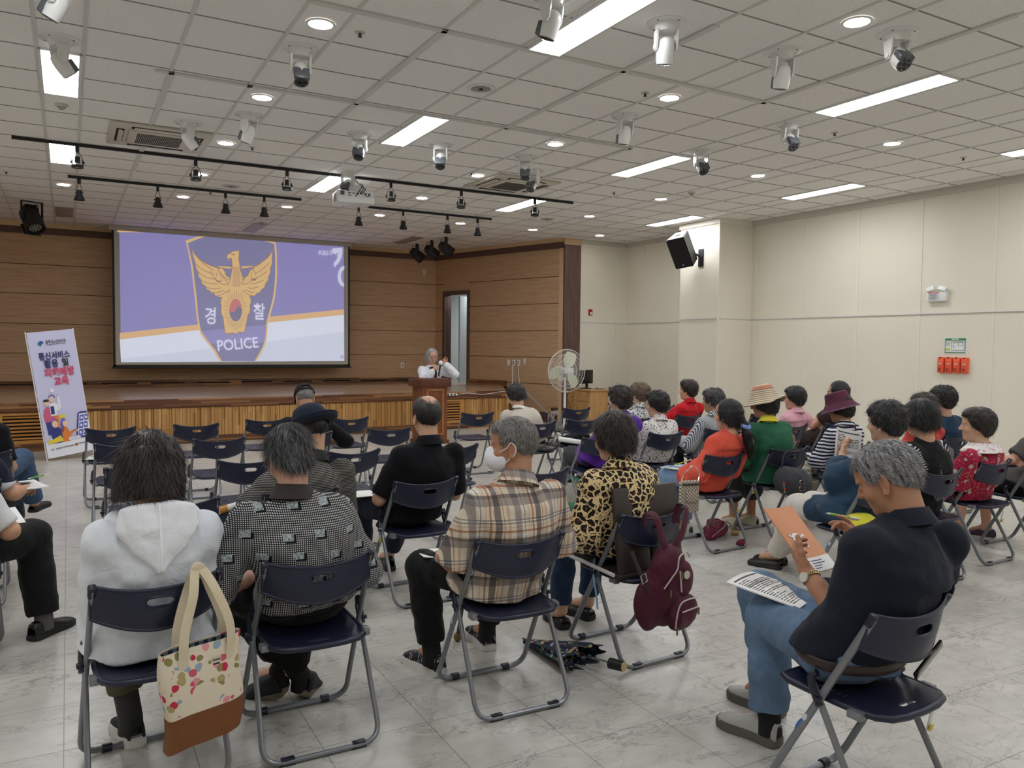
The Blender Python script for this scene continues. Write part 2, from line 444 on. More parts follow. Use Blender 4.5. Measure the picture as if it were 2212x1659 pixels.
# ================================================================== stage
SZ = .69
fy = lambda x: 12.915 + .0635 * x
POLY = [(-5, fy(-5)), (7.42, fy(7.42)), (8.23, 14.95), (7.56, BACKY), (-5, BACKY)]
m = MB(); m.prism(POLY, SZ - .03, SZ)
struct(m, 'floor_stage', STAGEFLOOR, smooth=0)
fang = math.atan(.0635)
def front_place(o): o.location = (0, fy(0), 0); o.rotation_euler = (0, 0, fang)
X0, X1 = -5.0, 7.43
m = MB(); m.span((X0, -.03, SZ - .125), (X1 + .03, .08, SZ + .002), bevel=.008); m.span((X0, -.012, SZ - .14), (X1, .05, SZ - .125))
m.span((X0, -.008, 0), (X1, .08, .115))
o = m.build('stage_edge', MOSAIC, smooth=0); o['kind'] = 'structure'; front_place(o)
m = MB(); m.span((X0, .03, 0), (X1, .09, SZ - .03))
x = X0
VENTS = ((-.80, .12), (5.72, 6.38))
rng = random.Random(3)
while x < X1 - .02:
    wd = rng.choice((.035, .045, .05, .06))
    if not any(a - .09 < x + wd / 2 < b + .09 for a, b in VENTS):
        dp = rng.uniform(-.012, .008)
        m.span((x + .002, dp, .115), (min(x + wd, X1) - .003, .035, SZ - .13))
    x += wd
m.span((X1, -.0, 0), (X1 + .03, .1, SZ - .03))
o = m.build('stage_front', SLAT, smooth=0); o['kind'] = 'structure'; front_place(o)
m = MB(); L_ = math.hypot(8.23 - 7.44, 14.95 - fy(7.44)); m.span((0, 0, 0), (L_, .05, SZ - .03)); m.span((0, -.015, SZ - .13), (L_, .05, SZ))
o = m.build('stage_return', MOSAIC, smooth=0); o['kind'] = 'structure'; o.location = (7.44, fy(7.44), 0); o.rotation_euler = (0, 0, math.atan2(14.95 - fy(7.44), 8.23 - 7.44))
for i, (a, b) in enumerate(VENTS):
    r = empty('louver_vent', ('wooden louver vent in the stage front behind the standing banner', 'wooden louver vent in the stage front right of the lectern')[i], 'vent', group='louver vents in the stage front')
    front_place(r)
    f = MB(); f.span((a - .09, -.012, .115), (a, .03, .56)); f.span((b, -.012, .115), (b + .09, .03, .56)); f.span((a, -.012, .115), (b, .03, .165)); f.span((a, -.012, .515), (b, .03, .56)); f.span((a, .028, .16), (b, .032, .52), mi=1)
    f.build('frame', [PLANK, DARKGAP], r, smooth=0)
    s = MB()
    for q in range(7): s.box((b - a, .034, .010), ((a + b) / 2, .008, .19 + q * .05), (math.radians(38), 0, 0), mi=0)
    s.build('slats', PLANK, r, smooth=0)
# low slotted riser at the back of the stage and along the side wall
m = MB(); m.span((-5, BACKY - .09, SZ), (7.6, BACKY, SZ + .115))
x = -4.6
while x < 7.3:
    m.span((x, BACKY - .094, SZ + .045), (x + .62, BACKY - .088, SZ + .07), mi=1); x += .86
struct(m, 'baseboard_back', [MOSAIC, DARKGAP], smooth=0)
m = MB(); m.span((1.54, 0, SZ), (D0 - .07, .07, SZ + .115)); m.span((D1 + .08, 0, SZ), (3.9, .07, SZ + .115)); o = struct(m, 'baseboard_side', MOSAIC, smooth=0); side_place(o)
# ================================================================== ceiling fittings
ORD = ['nearest', 'second', 'third', 'fourth', 'fifth', 'sixth', 'seventh']
PANEL_E = EM('panel_glow', (0.945, 0.972, 1.0), PANEL_STRENGTH, raw=True)
DOWN_E = EM('downlight_glow', (1.0, 0.96, 0.93), DOWN_STRENGTH, raw=True)
RIMW = M('lamp_rim', (225, 224, 220), .4)
pp = empty('ceiling_light')
m = MB(); W_, L_ = .302, 1.226
for a in (-1, 1): m.box((.024, L_, .014), (a * (W_ / 2 - .012), 0, -.007)); m.box((W_, .024, .014), (0, a * (L_ / 2 - .012), -.007))
m.build('frame', RIMW, pp, smooth=0)
MB().box((.254, 1.178, .006), (0, 0, -.006)).build('diffuser', PANEL_E, pp, smooth=0)
ROWS = {-.02: 'over the left aisle', 3.10: 'over the projector', 6.125: 'over the right seats', 9.10: 'along the right wall', -3.1: 'beyond the left aisle'}
PAN = [(-.02, 7.55), (-.02, 10.63), (3.10, 4.53), (3.10, 7.64), (3.10, 10.7), (6.125, 4.48), (6.125, 7.6), (6.125, 10.7), (9.10, 4.48), (9.10, 7.55), (9.10, 10.6), (-3.1, 4.5), (-3.1, 7.55), (-3.1, 10.6)]
cnt = {}
for i, (x, y) in enumerate(PAN):
    if x == -3.1: continue
    o = pp if i == 0 else copy_tree(pp)
    o.location = (x, y, CEIL)
    k = cnt.get(x, 0); cnt[x] = k + 1
    tag(o, 'long glowing ceiling light panel %s, %s to the camera' % (ROWS[x], 'nearest' if k == 0 else ORD[k] + ' nearest'), 'ceiling light', 'glowing ceiling light panels')
for x, y in [(-3.1, 4.5), (-3.1, 7.55), (-3.1, 10.6), (-3.1, 1.4), (-.02, 1.4), (-.02, 4.5), (3.1, 1.4), (6.125, 1.4), (9.1, 1.4), (-.02, -1.7), (3.1, -1.7), (6.125, -1.7), (9.1, -1.7)]:
    l = bpy.data.lights.new('panel_lamp', 'AREA'); l.shape = 'RECTANGLE'; l.size = .254; l.size_y = 1.178
    l.color = (.945, .972, 1.0); l.energy = PANEL_STRENGTH * .254 * 1.178 * PI * .95
    o = bpy.data.objects.new('panel_lamp', l); COL.objects.link(o); o.location = (x, y, CEIL - .012)
pd = empty('downlight')
MB().lathe([(.098, -.001), (.100, -.006), (.082, -.010), (.080, -.004)]).build('rim', RIMW, pd)
MB().cyl(.080, .080, .004, (0, 0, -.005), n=32).build('lens', DOWN_E, pd)
DROWS = {1.53: 'in the row over the left chairs', 4.6: 'in the row over the centre', 7.6: 'in the row over the right seats'}
DL = [(1.53, y) for y in (5.44, 7.3, 9.15, 11.0, 12.82)] + [(4.6, y) for y in (3.57, 5.45, 7.3, 9.15, 10.98, 12.8)] + [(7.6, y) for y in (5.42, 7.28, 9.15, 10.97, 12.81)] + [(-.02, 12.75), (3.07, 12.84), (6.13, 12.86), (9.08, 12.75)]
cnt = {}
for i, (x, y) in enumerate(DL):
    o = pd if i == 0 else copy_tree(pd); o.location = (x, y, CEIL)
    k = cnt.get(x, 0); cnt[x] = k + 1
    if x in DROWS: lb = 'lit round downlight %s, %s from the camera' % (DROWS[x], 'first' if k == 0 else ORD[k])
    else: lb = {-.02: 'lit round downlight above the left end of the stage front', 3.07: 'lit round downlight behind the projector near the stage', 6.13: 'lit round downlight in front of the three stage lamps', 9.08: 'lit round downlight in the corner beside the loudspeaker'}[x]
    tag(o, lb, 'downlight', 'round downlights')

# swivel camera heads
SHELL = M('swivel_shell', (226, 226, 224), .25, 0, .5); SGREY = M('swivel_grey', (88, 92, 98), .35); GLASS = M('lens_black', (10, 10, 12), .08)
def swivel(kind):
    r = empty('swivel_camera')
    b = MB(); b.lathe([(0, -.0), (.132, -.0), (.132, -.004), (.118, -.010), (.085, -.013), (0, -.013)])
    for a in (.6, 2.2, 3.9, 5.3): b.cyl(.005, .005, .004, (.108 * math.cos(a), .108 * math.sin(a), -.012), mi=1)
    b.build('base_plate', [SHELL, DARKGAP], r)
    y = MB(); y.lathe([(.088, -.010), (.084, -.022), (.070, -.045), (.066, -.062), (.0, -.066)])
    for s in (-1, 1):
        y.prism([(-.045, -.05), (.045, -.05), (.040, -.10), (.030, -.158), (.012, -.182), (-.012, -.182), (-.030, -.158), (-.040, -.10)], -.007, .007, rot=Matrix(((0, 0, 1), (1, 0, 0), (0, 1, 0))), loc=(s * .068, 0, 0))
        y.cyl(.020, .018, .010, (s * .078, 0, -.155), (0, PI / 2, 0))
    y.build('yoke', SHELL, r)
    h = MB(); h.lathe([(.0, .062), (.028, .057), (.048, .040), (.057, .010), (.060, -.030), (.058, -.075), (.054, -.110), (.050, -.112)])
    head = h.build('head', SHELL, r); head.location = (0, 0, -.152)
    k = MB(); k.span((-.0575, .015, -.112), (.0575, .059, -.02), bevel=.012); k.build('grey_insert', SGREY, head)
    f = MB(); f.cyl(.0535, .0535, .012, (0, 0, -.108), n=32)
    if kind == 'led':
        f.build('face', SGREY, head)
        q = MB(); q.cyl(.014, .014, .006, (0, 0, -.114))
        for a in range(6): q.cyl(.0095, .0095, .006, (.034 * math.cos(a * PI / 3), .034 * math.sin(a * PI / 3), -.114), n=14)
        q.build('led_ring', GLASS, head)
    else:
        f.build('face', SGREY, head)
        q = MB(); q.lathe([(.0, -.110), (.044, -.113), (.044, -.117), (.030, -.119), (.0, -.123)]); q.build('lens', GLASS, head)
    return r
SW = {'lens': swivel('lens'), 'led': swivel('led')}; used = set()
# x, y, kind, turn (deg, where the face points: 0 = stage, 90 = left), tilt, label
for (x, y, kd, az, tl, lb) in [
    (-.02, 6.69, 'led', -70, 40, 'white swivel camera overlapping the far left ceiling light panel'),
    (2.65, 4.27, 'lens', 25, 20, 'white swivel camera cut off by the top edge of the photo'),
    (1.53, 5.98, 'lens', 175, 22, 'white swivel camera with round black lens facing the camera'),
    (3.54, 4.24, 'lens', -25, 18, 'white swivel camera beside the nearest long light panel, lens turned away'),
    (5.01, 3.56, 'led', 165, 42, 'white swivel camera with six dark holes at far upper right'),
    (4.61, 4.2, 'lens', -20, 16, 'white swivel camera facing away, left of the six hole camera'),
    (1.54, 7.93, 'lens', 40, 24, 'white swivel camera in line with the left row of downlights'),
    (1.07, 8.53, 'led', -75, 42, 'white swivel camera hanging before the left air conditioner'),
    (2.67, 8.05, 'lens', 150, 30, 'white swivel camera left of the middle light panel'),
    (3.56, 7.98, 'lens', 150, 28, 'white swivel camera right of the middle light panel'),
    (4.61, 6.09, 'lens', 0, 12, 'white swivel camera with plain white back in the middle row'),
    (6.13, 5.48, 'led', 165, 40, 'white swivel camera with six dark holes below the right light panel'),
    (3.12, 9.88, 'led', 140, 38, 'white swivel camera just above the hanging projector'),
    (4.62, 7.97, 'lens', 145, 24, 'white swivel camera behind the right air conditioner, upper of a pair'),
    (5.06, 8.54, 'led', 120, 36, 'white swivel camera in front of the right air conditioner grille'),
    (6.14, 6.72, 'led', 165, 38, 'small white swivel camera at the right end of a light panel'),
    (-.02, 5.55, 'led', 60, 30, 'swivel camera peeking in at the top left edge')]:
    o = SW[kd] if kd not in used else copy_tree(SW[kd]); used.add(kd)
    o.location = (x, y, CEIL); o.rotation_euler = (0, 0, math.radians(az))
    for c in o.children:
        if c.name.startswith('head'): c.rotation_euler = (math.radians(tl), 0, 0)
    tag(o, lb, 'camera', 'white swivel cameras on the ceiling')

# cassette air conditioners
def cassette(loc, lb, rz=0.0):
    r = empty('air_conditioner', lb, 'air conditioner', loc, rz, 'ceiling cassette air conditioners')
    CP = M('aircon_cream', (205, 199, 186), .4)
    b = MB(); b.box((.95, .95, .03), (0, 0, -.015), bevel=.010); b.build('frame', CP, r)
    g = MB(); g.box((.60, .60, .016), (0, 0, -.036), bevel=.014); gp = g.build('grille_panel', CP, r)
    h = MB()
    for i in range(26):
        for j in range(13): h.box((.0115, .022, .002), (-.21 + i * .0168, -.21 + j * .035, -.0452))
    ho = h.build('grille_holes', DARKGAP, gp, smooth=0)
    for a in range(4):
        v = MB(); v.box((.56, .075, .004), (0, .375, -.031), mi=1); v.box((.50, .055, .006), (0, .372, -.036), (.35, 0, 0), bevel=.002)
        l = v.build('louver', [CP, DARKGAP], r); l.rotation_euler = (0, 0, a * PI / 2)
    return r
cassette((.87, 9.27, CEIL), 'square cream ceiling air conditioner above the left chairs')
cassette((5.22, 9.37, CEIL), 'square cream ceiling air conditioner right of the projector', .05)

# track lighting
def track(x0, x1, y, lb, spots, kind, slabels):
    r = empty('lighting_track', lb, 'track', ((x0 + x1) / 2, y, CEIL), 0, 'black lighting tracks')
    m = MB(); m.box((x1 - x0, .034, .032), (0, 0, -.022), bevel=.003); m.build('rail', BLACK, r)
    e = MB()
    for s in (-1, 1): e.box((.02, .038, .036), (s * (x1 - x0) / 2, 0, -.022), bevel=.003)
    e.build('end_caps', BLACK, r)
    for x, lb2 in zip(spots, slabels): spotlight(x, y, kind, lb2)
SPROTO = {}
def spotlight(x, y, kind, lb):
    if kind not in SPROTO:
        r = empty('track_spotlight')
        a = MB(); a.box((.035, .034, .075), (0, 0, -.0375), bevel=.004); a.build('adapter', BLACK, r)
        b = MB()
        for s in (-1, 1):
            b.tube(rounded([(s * .008, 0, -.07), (s * .05 if kind == 'open' else s * .03, 0, -.13), (s * .055 if kind == 'open' else s * .036, 0, -.185)], .03), .0035, 6)
        b.build('wire_hanger', BLACK, r)
        h = MB()
        if kind == 'open':
            h.cyl(.028, .028, .075, (0, 0, -.158)); h.lathe([(.052, -.212), (.060, -.215), (.060, -.243), (.052, -.246), (.050, -.240), (.050, -.216), (.052, -.212)])
            for s in (-1, 1): h.box((.012, .018, .06), (s * .053, 0, -.185)); h.cyl(.010, .010, .02, (s * .062, 0, -.182), (0, PI / 2, 0))
            h.build('lamp_head', BLACK, r)
            q = MB(); q.lathe([(.026, -.19), (.038, -.205), (.049, -.232), (.046, -.238), (0, -.24)]); q.build('reflector', M('spot_reflector', (206, 208, 210), .2, .6), r)
        else:
            h.cyl(.026, .026, .03, (0, 0, -.17)); h.lathe([(.0, -.165), (.027, -.165), (.034, -.20), (.068, -.285), (.066, -.288), (.030, -.21), (0, -.20)])
            for s in (-1, 1): h.cyl(.008, .008, .02, (s * .038, 0, -.188), (0, PI / 2, 0))
            h.build('cone_shade', BLACK, r)
        SPROTO[kind] = r; o = r
    else: o = copy_tree(SPROTO[kind])
    o.location = (x, y, CEIL - .03); o.rotation_euler = (0, 0, random.uniform(-.5, .5))
    return tag(o, lb, 'spotlight', 'black spotlights on the ceiling tracks')
n6 = ['first', 'second', 'third', 'fourth', 'fifth', 'sixth']
track(-.48, 6.63, 10.03, 'long black ceiling track nearest the camera', [.12, 1.34, 2.40, 3.76, 4.79, 5.98], 'open', ['black open spotlight on the nearer long track, %s from the left' % q for q in n6])
track(.04, 3.07, 12.0, 'shorter black ceiling track left of the projector', [.16, 1.11, 2.0, 2.54], 'cone', ['black cone spotlight on the track left of the projector, %s from the left' % q for q in n6[:4]])
track(3.75, 6.32, 12.06, 'shorter black ceiling track right of the projector', [3.99, 4.73, 5.51, 6.07], 'cone', ['black cone spotlight on the track right of the projector, %s from the left' % q for q in n6[:4]])

# projector
r = empty('projector', 'white projector hanging from a ceiling pole amid the tracks', 'projector', (3.22, 9.95, CEIL), math.radians(-6))
PW = M('projector_white', (226, 226, 224), .35)
m = MB(); m.cyl(.022, .022, .17, (0, .0, -.085)); m.cyl(.07, .07, .012, (0, 0, -.006)); m.box((.16, .14, .06), (0, 0, -.19), bevel=.01); m.build('ceiling_mount', PW, r)
m = MB(); m.box((.46, .36, .15), (0, .02, -.31), bevel=.015); m.box((.47, .04, .075), (0, -.165, -.355), bevel=.012); m.build('body', PW, r)
m = MB()
for i, (x, z, a, b) in enumerate([(-.17, -.275, .05, .05), (-.08, -.27, .035, .016), (-.03, -.27, .03, .014), (.02, -.275, .03, .025), (.07, -.27, .03, .014), (.12, -.275, .028, .028), (.17, -.275, .028, .028), (-.08, -.30, .04, .012), (.0, -.30, .03, .012), (.15, -.30, .05, .01)]):
    m.box((a, .004, b), (x, -.161, z))
m.build('rear_ports', M('port_dark', (58, 62, 66), .5), r, smooth=0)
m = MB()
for i in range(9): m.box((.004, .16, .006), (-.231, .02, -.26 - i * .012))
m.build('vent_slots', SGREY, r, smooth=0)
m = MB(); m.cyl(.05, .045, .03, (.10, .205, -.31), (PI / 2, 0, 0)); m.build('lens', GLASS, r)
m = MB()
for k in range(3): m.tube(spline([(.02 + .03 * k, -.165, -.27), (.05 + .03 * k, -.21, -.22), (.09, -.14, -.15 - .02 * k), (.06, -.03, -.12), (.02, 0, -.06)], 6), .006, 6)
m.build('cables', BLACK, r)

# stage lamps
def par(loc, rz, tilt, lb, big=False):
    r = empty('stage_lamp', lb, 'stage lamp', loc, rz, 'black stage lamps')
    s = 1.25 if big else 1.0
    y = MB()
    for a in (-1, 1): y.box((.012, .05, .24 * s), (a * .125 * s, 0, -.12 * s), bevel=.003)
    y.box((.26 * s, .05, .012), (0, 0, -.006)); y.cyl(.02, .02, .05, (0, 0, .012)); y.build('yoke', BLACK, r)
    b = MB(); b.lathe([(.0, .17 * s), (.06 * s, .165 * s), (.105 * s, .10 * s), (.112 * s, .0), (.116 * s, -.15 * s), (.10 * s, -.15 * s), (.098 * s, -.12 * s), (0, -.12 * s)])
    if big: b.box((.2, .24, .16), (0, 0, .15), bevel=.03); b.box((.26, .02, .2), (0, .12, -.1), bevel=.01)
    hd = b.build('housing', BLACK, r); hd.location = (0, 0, -.23 * s); hd.rotation_euler = (tilt, 0, 0)
    l = MB()
    for q in range(3):
        for k in range(6 * q if q else 1): l.cyl(.012 * s, .012 * s, .006, (.030 * q * s * math.cos(k * PI / (3 * q or 1)), .030 * q * s * math.sin(k * PI / (3 * q or 1)), -.125 * s), n=10)
    l.build('led_lenses', M('led_lens', (150, 150, 140), .15), hd)
    c = MB(); c.tube(spline([(.05, .06, -.05), (.16, .12, -.03), (.14, .1, -.2), (.05, .07, -.3)], 6), .006, 6); c.build('cable', BLACK, r)
for (x, y, q) in ((6.62, 16.05, 'left'), (6.66, 15.35, 'middle'), (6.70, 14.72, 'right')):
    par((x, y, CEIL), math.radians(62), math.radians(-52), '%s of three black stage lamps under the ceiling at the stage right' % q)
par((-.46, 14.58, CEIL), math.radians(30), math.radians(-35), 'large black stage lamp hanging at the far left of the stage', True)

# small ceiling fittings
DET = M('detector_cream', (202, 198, 188), .5)
for (x, y, lb) in ((-.02, 8.5, 'round cream smoke detector behind the far left light panel'), (7.64, 8.54, 'round cream smoke detector over the right seats'), (3.07, 14.74, 'round cream smoke detector above the projection screen')):
    r = empty('smoke_detector', lb, 'smoke detector', (x, y, CEIL), 0, 'smoke detectors')
    MB().lathe([(0, 0), (.055, 0), (.055, -.012), (.048, -.022), (.0, -.022)]).build('base', DET, r)
    MB().lathe([(.036, -.022), (.030, -.034), (.018, -.046), (0, -.048)]).build('sensor', M('detector_grey', (150, 148, 142), .5), r)
SPR = [(1.81, 5.45, 'sprinkler head in the tile right of the nearest left downlight'), (4.34, 5.46, 'sprinkler head left of the central downlight'), (6.75, 5.46, 'sprinkler head right of the long right light panel'), (8.83, 5.4, 'sprinkler head near the right wall'), (-.66, 12.19, 'sprinkler head at the far left over the stage'), (6.73, 9.12, 'sprinkler head over the right seats far back'), (1.82, 9.2, 'sprinkler head right of the left air conditioner'), (4.47, 9.07, 'sprinkler head beside the right air conditioner'), (1.83, 12.23, 'sprinkler head above the left short track')]
for (x, y, lb) in SPR:
    r = empty('sprinkler', lb, 'sprinkler', (x, y, CEIL), 0, 'ceiling sprinklers')
    MB().lathe([(0, 0), (.036, 0), (.034, -.006), (.014, -.008), (0, -.008)]).build('collar', DET, r)
    MB().cyl(.011, .009, .022, (0, 0, -.018)).cyl(.016, .016, .003, (0, 0, -.031)).build('nozzle', M('sprinkler_metal', (70, 66, 60), .4, .6), r)
for (x, y, lb) in ((3.08, 6.08, 'round recessed speaker grille before the middle light panel'), (2.01, 11.61, 'round grey ceiling speaker behind the left short track'), (7.18, 11.63, 'round grey ceiling speaker beside the far light panel')):
    r = empty('ceiling_speaker', lb, 'speaker', (x, y, CEIL), 0, 'round ceiling speakers')
    MB().lathe([(.085, -.001), (.125, -.001), (.123, -.006), (.088, -.010), (.085, -.004)]).build('rim', RIMW if y < 7 else DET, r)
    MB().cyl(.086, .086, .004, (0, 0, -.004)).cyl(.05, .05, .006, (0, 0, -.006)).cyl(.02, .02, .008, (0, 0, -.009), mi=1).build('grille', [M('grille_grey', (150, 148, 144), .5), DARKGAP], r)
for (x, y, lx, ly, c, lb) in ((-.02, 15.45, .26, 1.1, (150, 138, 124), 'brownish access panel in the ceiling at far left'), (3.1, 15.45, .26, 1.2, (170, 166, 176), 'unlit ceiling panel above the projection screen'), (6.2, 15.5, .26, 1.1, (146, 134, 120), 'brownish access panel left of the three stage lamps')):
    o = MB().box((lx, ly, .012), (0, 0, -.006), bevel=.003).build('access_panel', M('panel_%d' % c[0], c, .5)); o.location = (x, y, CEIL)
    tag(o, lb, 'panel', 'unlit ceiling panels')
# ================================================================== folding chairs
NAVY = M('navy_plastic', (30, 34, 56), .36, 0, .45, bump=(900, .05))
NAVYD = M('navy_cap', (24, 27, 46), .35)
TUBE = M('grey_tube', (128, 131, 136), .32, .35, .5)
def superslot(cx, cz, w, hgt, n=7):
    r = hgt / 2; out = []
    for k in range(n): a = -PI / 2 + PI * k / (n - 1); out.append((cx + w / 2 - r + r * math.cos(a), cz + r * math.sin(a)))
    for k in range(n): a = PI / 2 + PI * k / (n - 1); out.append((cx - w / 2 + r + r * math.cos(a), cz + r * math.sin(a)))
    return out
def make_chair():
    root = empty('folding_chair')
    # long frame: backrest uprights run down and forward to the front foot bar
    path = [(-.200, -.165, .735), (-.216, .12, .215), (-.2225, .225, .014), (.2225, .225, .014), (.216, .12, .215), (.200, -.165, .735)]
    m = MB(); m.tube(rounded(path, .075, 6), .0115, 10, flat=(1.15, .9)); m.build('front_frame', TUBE, root)
    path = [(-.213, .035, .475), (-.2225, -.225, .013), (.2225, -.225, .013), (.213, .035, .475)]
    m = MB(); m.tube(rounded(path, .075, 6), .0112, 10, flat=(1.1, .9)); m.build('rear_frame', TUBE, root)
    for s in (-1, 1):
        m = MB(); m.cyl(.0165, .0165, .034, (s * .13, .225, .0155), (0, PI / 2, 0), n=16); m.build('foot_sleeve', NAVYD, root)
        m = MB(); m.box((.06, .018, .012), (s * .135, -.225, .007), bevel=.003); m.box((.05, .022, .006), (s * .135, -.225, .026), bevel=.002); m.build('foot_pad', NAVYD, root)
        m = MB(); m.tube(rounded([(s * .222, -.004, .405), (s * .221, .028, .462), (s * .216, .036, .492), (s * .211, .018, .505)], .02), .0135, 8); m.box((.020, .022, .016), (s * .231, .0, .43), bevel=.003); m.build('hinge_cap', NAVYD, root)
        m = MB(); m.box((.030, .05, .026), (s * .196, -.115, .415), bevel=.004); m.build('seat_bracket', TUBE, root)
        m = MB(); m.box((.027, .026, .05), (s * .201, -.160, .728), (math.radians(28), 0, 0), bevel=.007); m.build('top_cap', NAVYD, root)
    # seat: shallow dished panel, rounded rear corners, grip slot near the rear edge, row of vents at the sides
    m = MB(); bm = m.bm
    def outline(k):
        pts = [(-.165, .185), (.165, .185)]
        arc = [(.186 * math.cos(a), .0 + a * 0) for a in ()]
        right = [(.182, .150), (.184, .02), (.182, -.10)]
        rear = [(.172, -.165), (.140, -.198), (.08, -.213), (0, -.217), (-.08, -.213), (-.140, -.198), (-.172, -.165)]
        return pts + right + rear + [(-x, y) for x, y in right[::-1]]
    def zz(x, y): return .432 - .010 * max(0, 1 - (x / .19) ** 2) * max(0, 1 - ((y + .03) / .2) ** 2) + (.010 * max(0, (y - .1) / .085) if False else 0) + .018 * max(0, (y + .05)) 
    from mathutils.geometry import delaunay_2d_cdt
    ol = outline(0); 
    fine = []
    for i in range(len(ol)):
        a, b = Vector(ol[i]), Vector(ol[(i + 1) % len(ol)]); nseg = max(1, int((b - a).length / .03))
        for k in range(nseg): fine.append(a.lerp(b, k / nseg))
    holes = [superslot(0, -.165, .085, .020, 5)]
    for s in (-1, 1):
        for q in range(5): holes.append([(s * (.11 + .035 * (j in (1, 2))), .055 - q * .022 + .005 * (j in (2, 3))) for j in range(4)][::s])
    verts = list(fine); edges = [(i, (i + 1) % len(fine)) for i in range(len(fine))]
    for h_ in holes:
        b0 = len(verts); verts += [Vector(p) for p in h_]; edges += [(b0 + i, b0 + (i + 1) % len(h_)) for i in range(len(h_))]
    inner = [Vector((x * .03, y * .03)) for x in range(-5, 6) for y in range(-6, 6)]
    verts += [p for p in inner if all((p - Vector(q)).length > .012 for h_ in holes for q in h_)]
    vo, eo, fo, *_ = delaunay_2d_cdt(verts, edges, [], 1, 1e-5)
    def inside(p, poly):
        c = False; n_ = len(poly)
        for i in range(n_):
            a, b = poly[i], poly[(i + 1) % n_]
            if (a[1] > p[1]) != (b[1] > p[1]) and p[0] < (b[0] - a[0]) * (p[1] - a[1]) / (b[1] - a[1]) + a[0]: c = not c
        return c
    bv = [bm.verts.new((v[0], v[1], zz(v[0], v[1]))) for v in vo]; fs = []
    for f in fo:
        c = sum((Vector(vo[i]) for i in f), Vector((0, 0))) / len(f)
        if inside(c, ol) and not any(inside(c, h_) for h_ in holes): fs.append(bm.faces.new([bv[i] for i in f]))
    for v in [v for v in bm.verts if not v.link_faces]: bm.verts.remove(v)
    for f in fs:
        f.normal_update()
        if f.normal.z < 0: f.normal_flip()
    bmesh.ops.solidify(bm, geom=fs, thickness=.006)
    # rolled rim
    rim = [(p.x * 1.0, p.y * 1.0, zz(p.x, p.y) - .010) for p in fine]
    m.tube(rim, .0125, 8, closed=True)
    m.build('seat', NAVY, root, smooth=50)
    # backrest: bulged to the rear, dipped top edge, belly-shaped bottom edge, grip slot
    m = MB(); bm = m.bm
    def BK(u, v):   # u across -1..1, v 0 bottom .. 1 top
        a = abs(u)
        top = .748 - .030 * (1 - a ** 2.2); bot = .628 - .050 * (1 - a ** 2.0)
        z = bot + (top - bot) * v
        yb = -.165 - .045 * (1 - a ** 2.4)
        y = yb + (.742 - z) * .30 * (.25 + .75 * a ** 1.5) - .010 * (1 - a * a) * math.sin(v * PI)
        return (u * .205, y, z)
    NU, NV = 24, 8
    su0, su1, sv0, sv1 = 9, 15, 5, 7      # slot window in the grid
    def warp(i, j):
        u = -1 + 2 * i / NU; v = j / NV
        return BK(u, v)
    uvp = {}
    def uv(i, j): return (-1 + 2 * i / NU, j / NV)
    slot = superslot(0, .71, .46, .235, 7)
    pts = []; edges = []
    rimuv = [uv(i, 0) for i in range(NU)] + [uv(NU, j) for j in range(NV)] + [uv(NU - i, NV) for i in range(NU)] + [uv(0, NV - j) for j in range(NV)]
    pts = [Vector(p) for p in rimuv]; edges = [(i, (i + 1) % len(pts)) for i in range(len(pts))]
    b0 = len(pts); pts += [Vector(p) for p in slot]; edges += [(b0 + i, b0 + (i + 1) % len(slot)) for i in range(len(slot))]
    for i in range(1, NU):
        for j in range(1, NV):
            p = Vector(uv(i, j))
            if not inside(p, slot) and all((p - Vector(q)).length > .05 for q in slot): pts.append(p)
    vo, eo, fo, *_ = delaunay_2d_cdt(pts, edges, [], 1, 1e-5)
    bv = [bm.verts.new(BK(v[0], v[1])) for v in vo]; fs = []
    for f in fo:
        c = sum((Vector(vo[i]) for i in f), Vector((0, 0))) / len(f)
        if not inside(c, slot): fs.append(bm.faces.new([bv[i] for i in f]))
    for v in [v for v in bm.verts if not v.link_faces]: bm.verts.remove(v)
    for f in fs:
        f.normal_update()
        if f.normal.y > 0: f.normal_flip()
    bmesh.ops.solidify(bm, geom=fs, thickness=.007)
    rim = [Vector(BK(*p)) + Vector((0, .003, 0)) for p in rimuv]
    m.tube(rim, .0062, 8, closed=True)
    srim = [Vector(BK(*p)) + Vector((0, .003, 0)) for p in slot]
    m.tube(srim, .0050, 6, closed=True)
    m.build('backrest', NAVY, root, smooth=60)
    return root
CH0 = make_chair(); CH = {}; _chairs_used = [0]
def chair(key, x, y, th, label, extra=None):
    o = CH0 if not _chairs_used[0] else copy_tree(CH0)
    _chairs_used[0] = 1
    o.location = (x, y, 0); o.rotation_euler = (0, 0, math.radians(th))
    tag(o, label, 'chair', 'navy folding chairs'); CH[key] = o
    return o
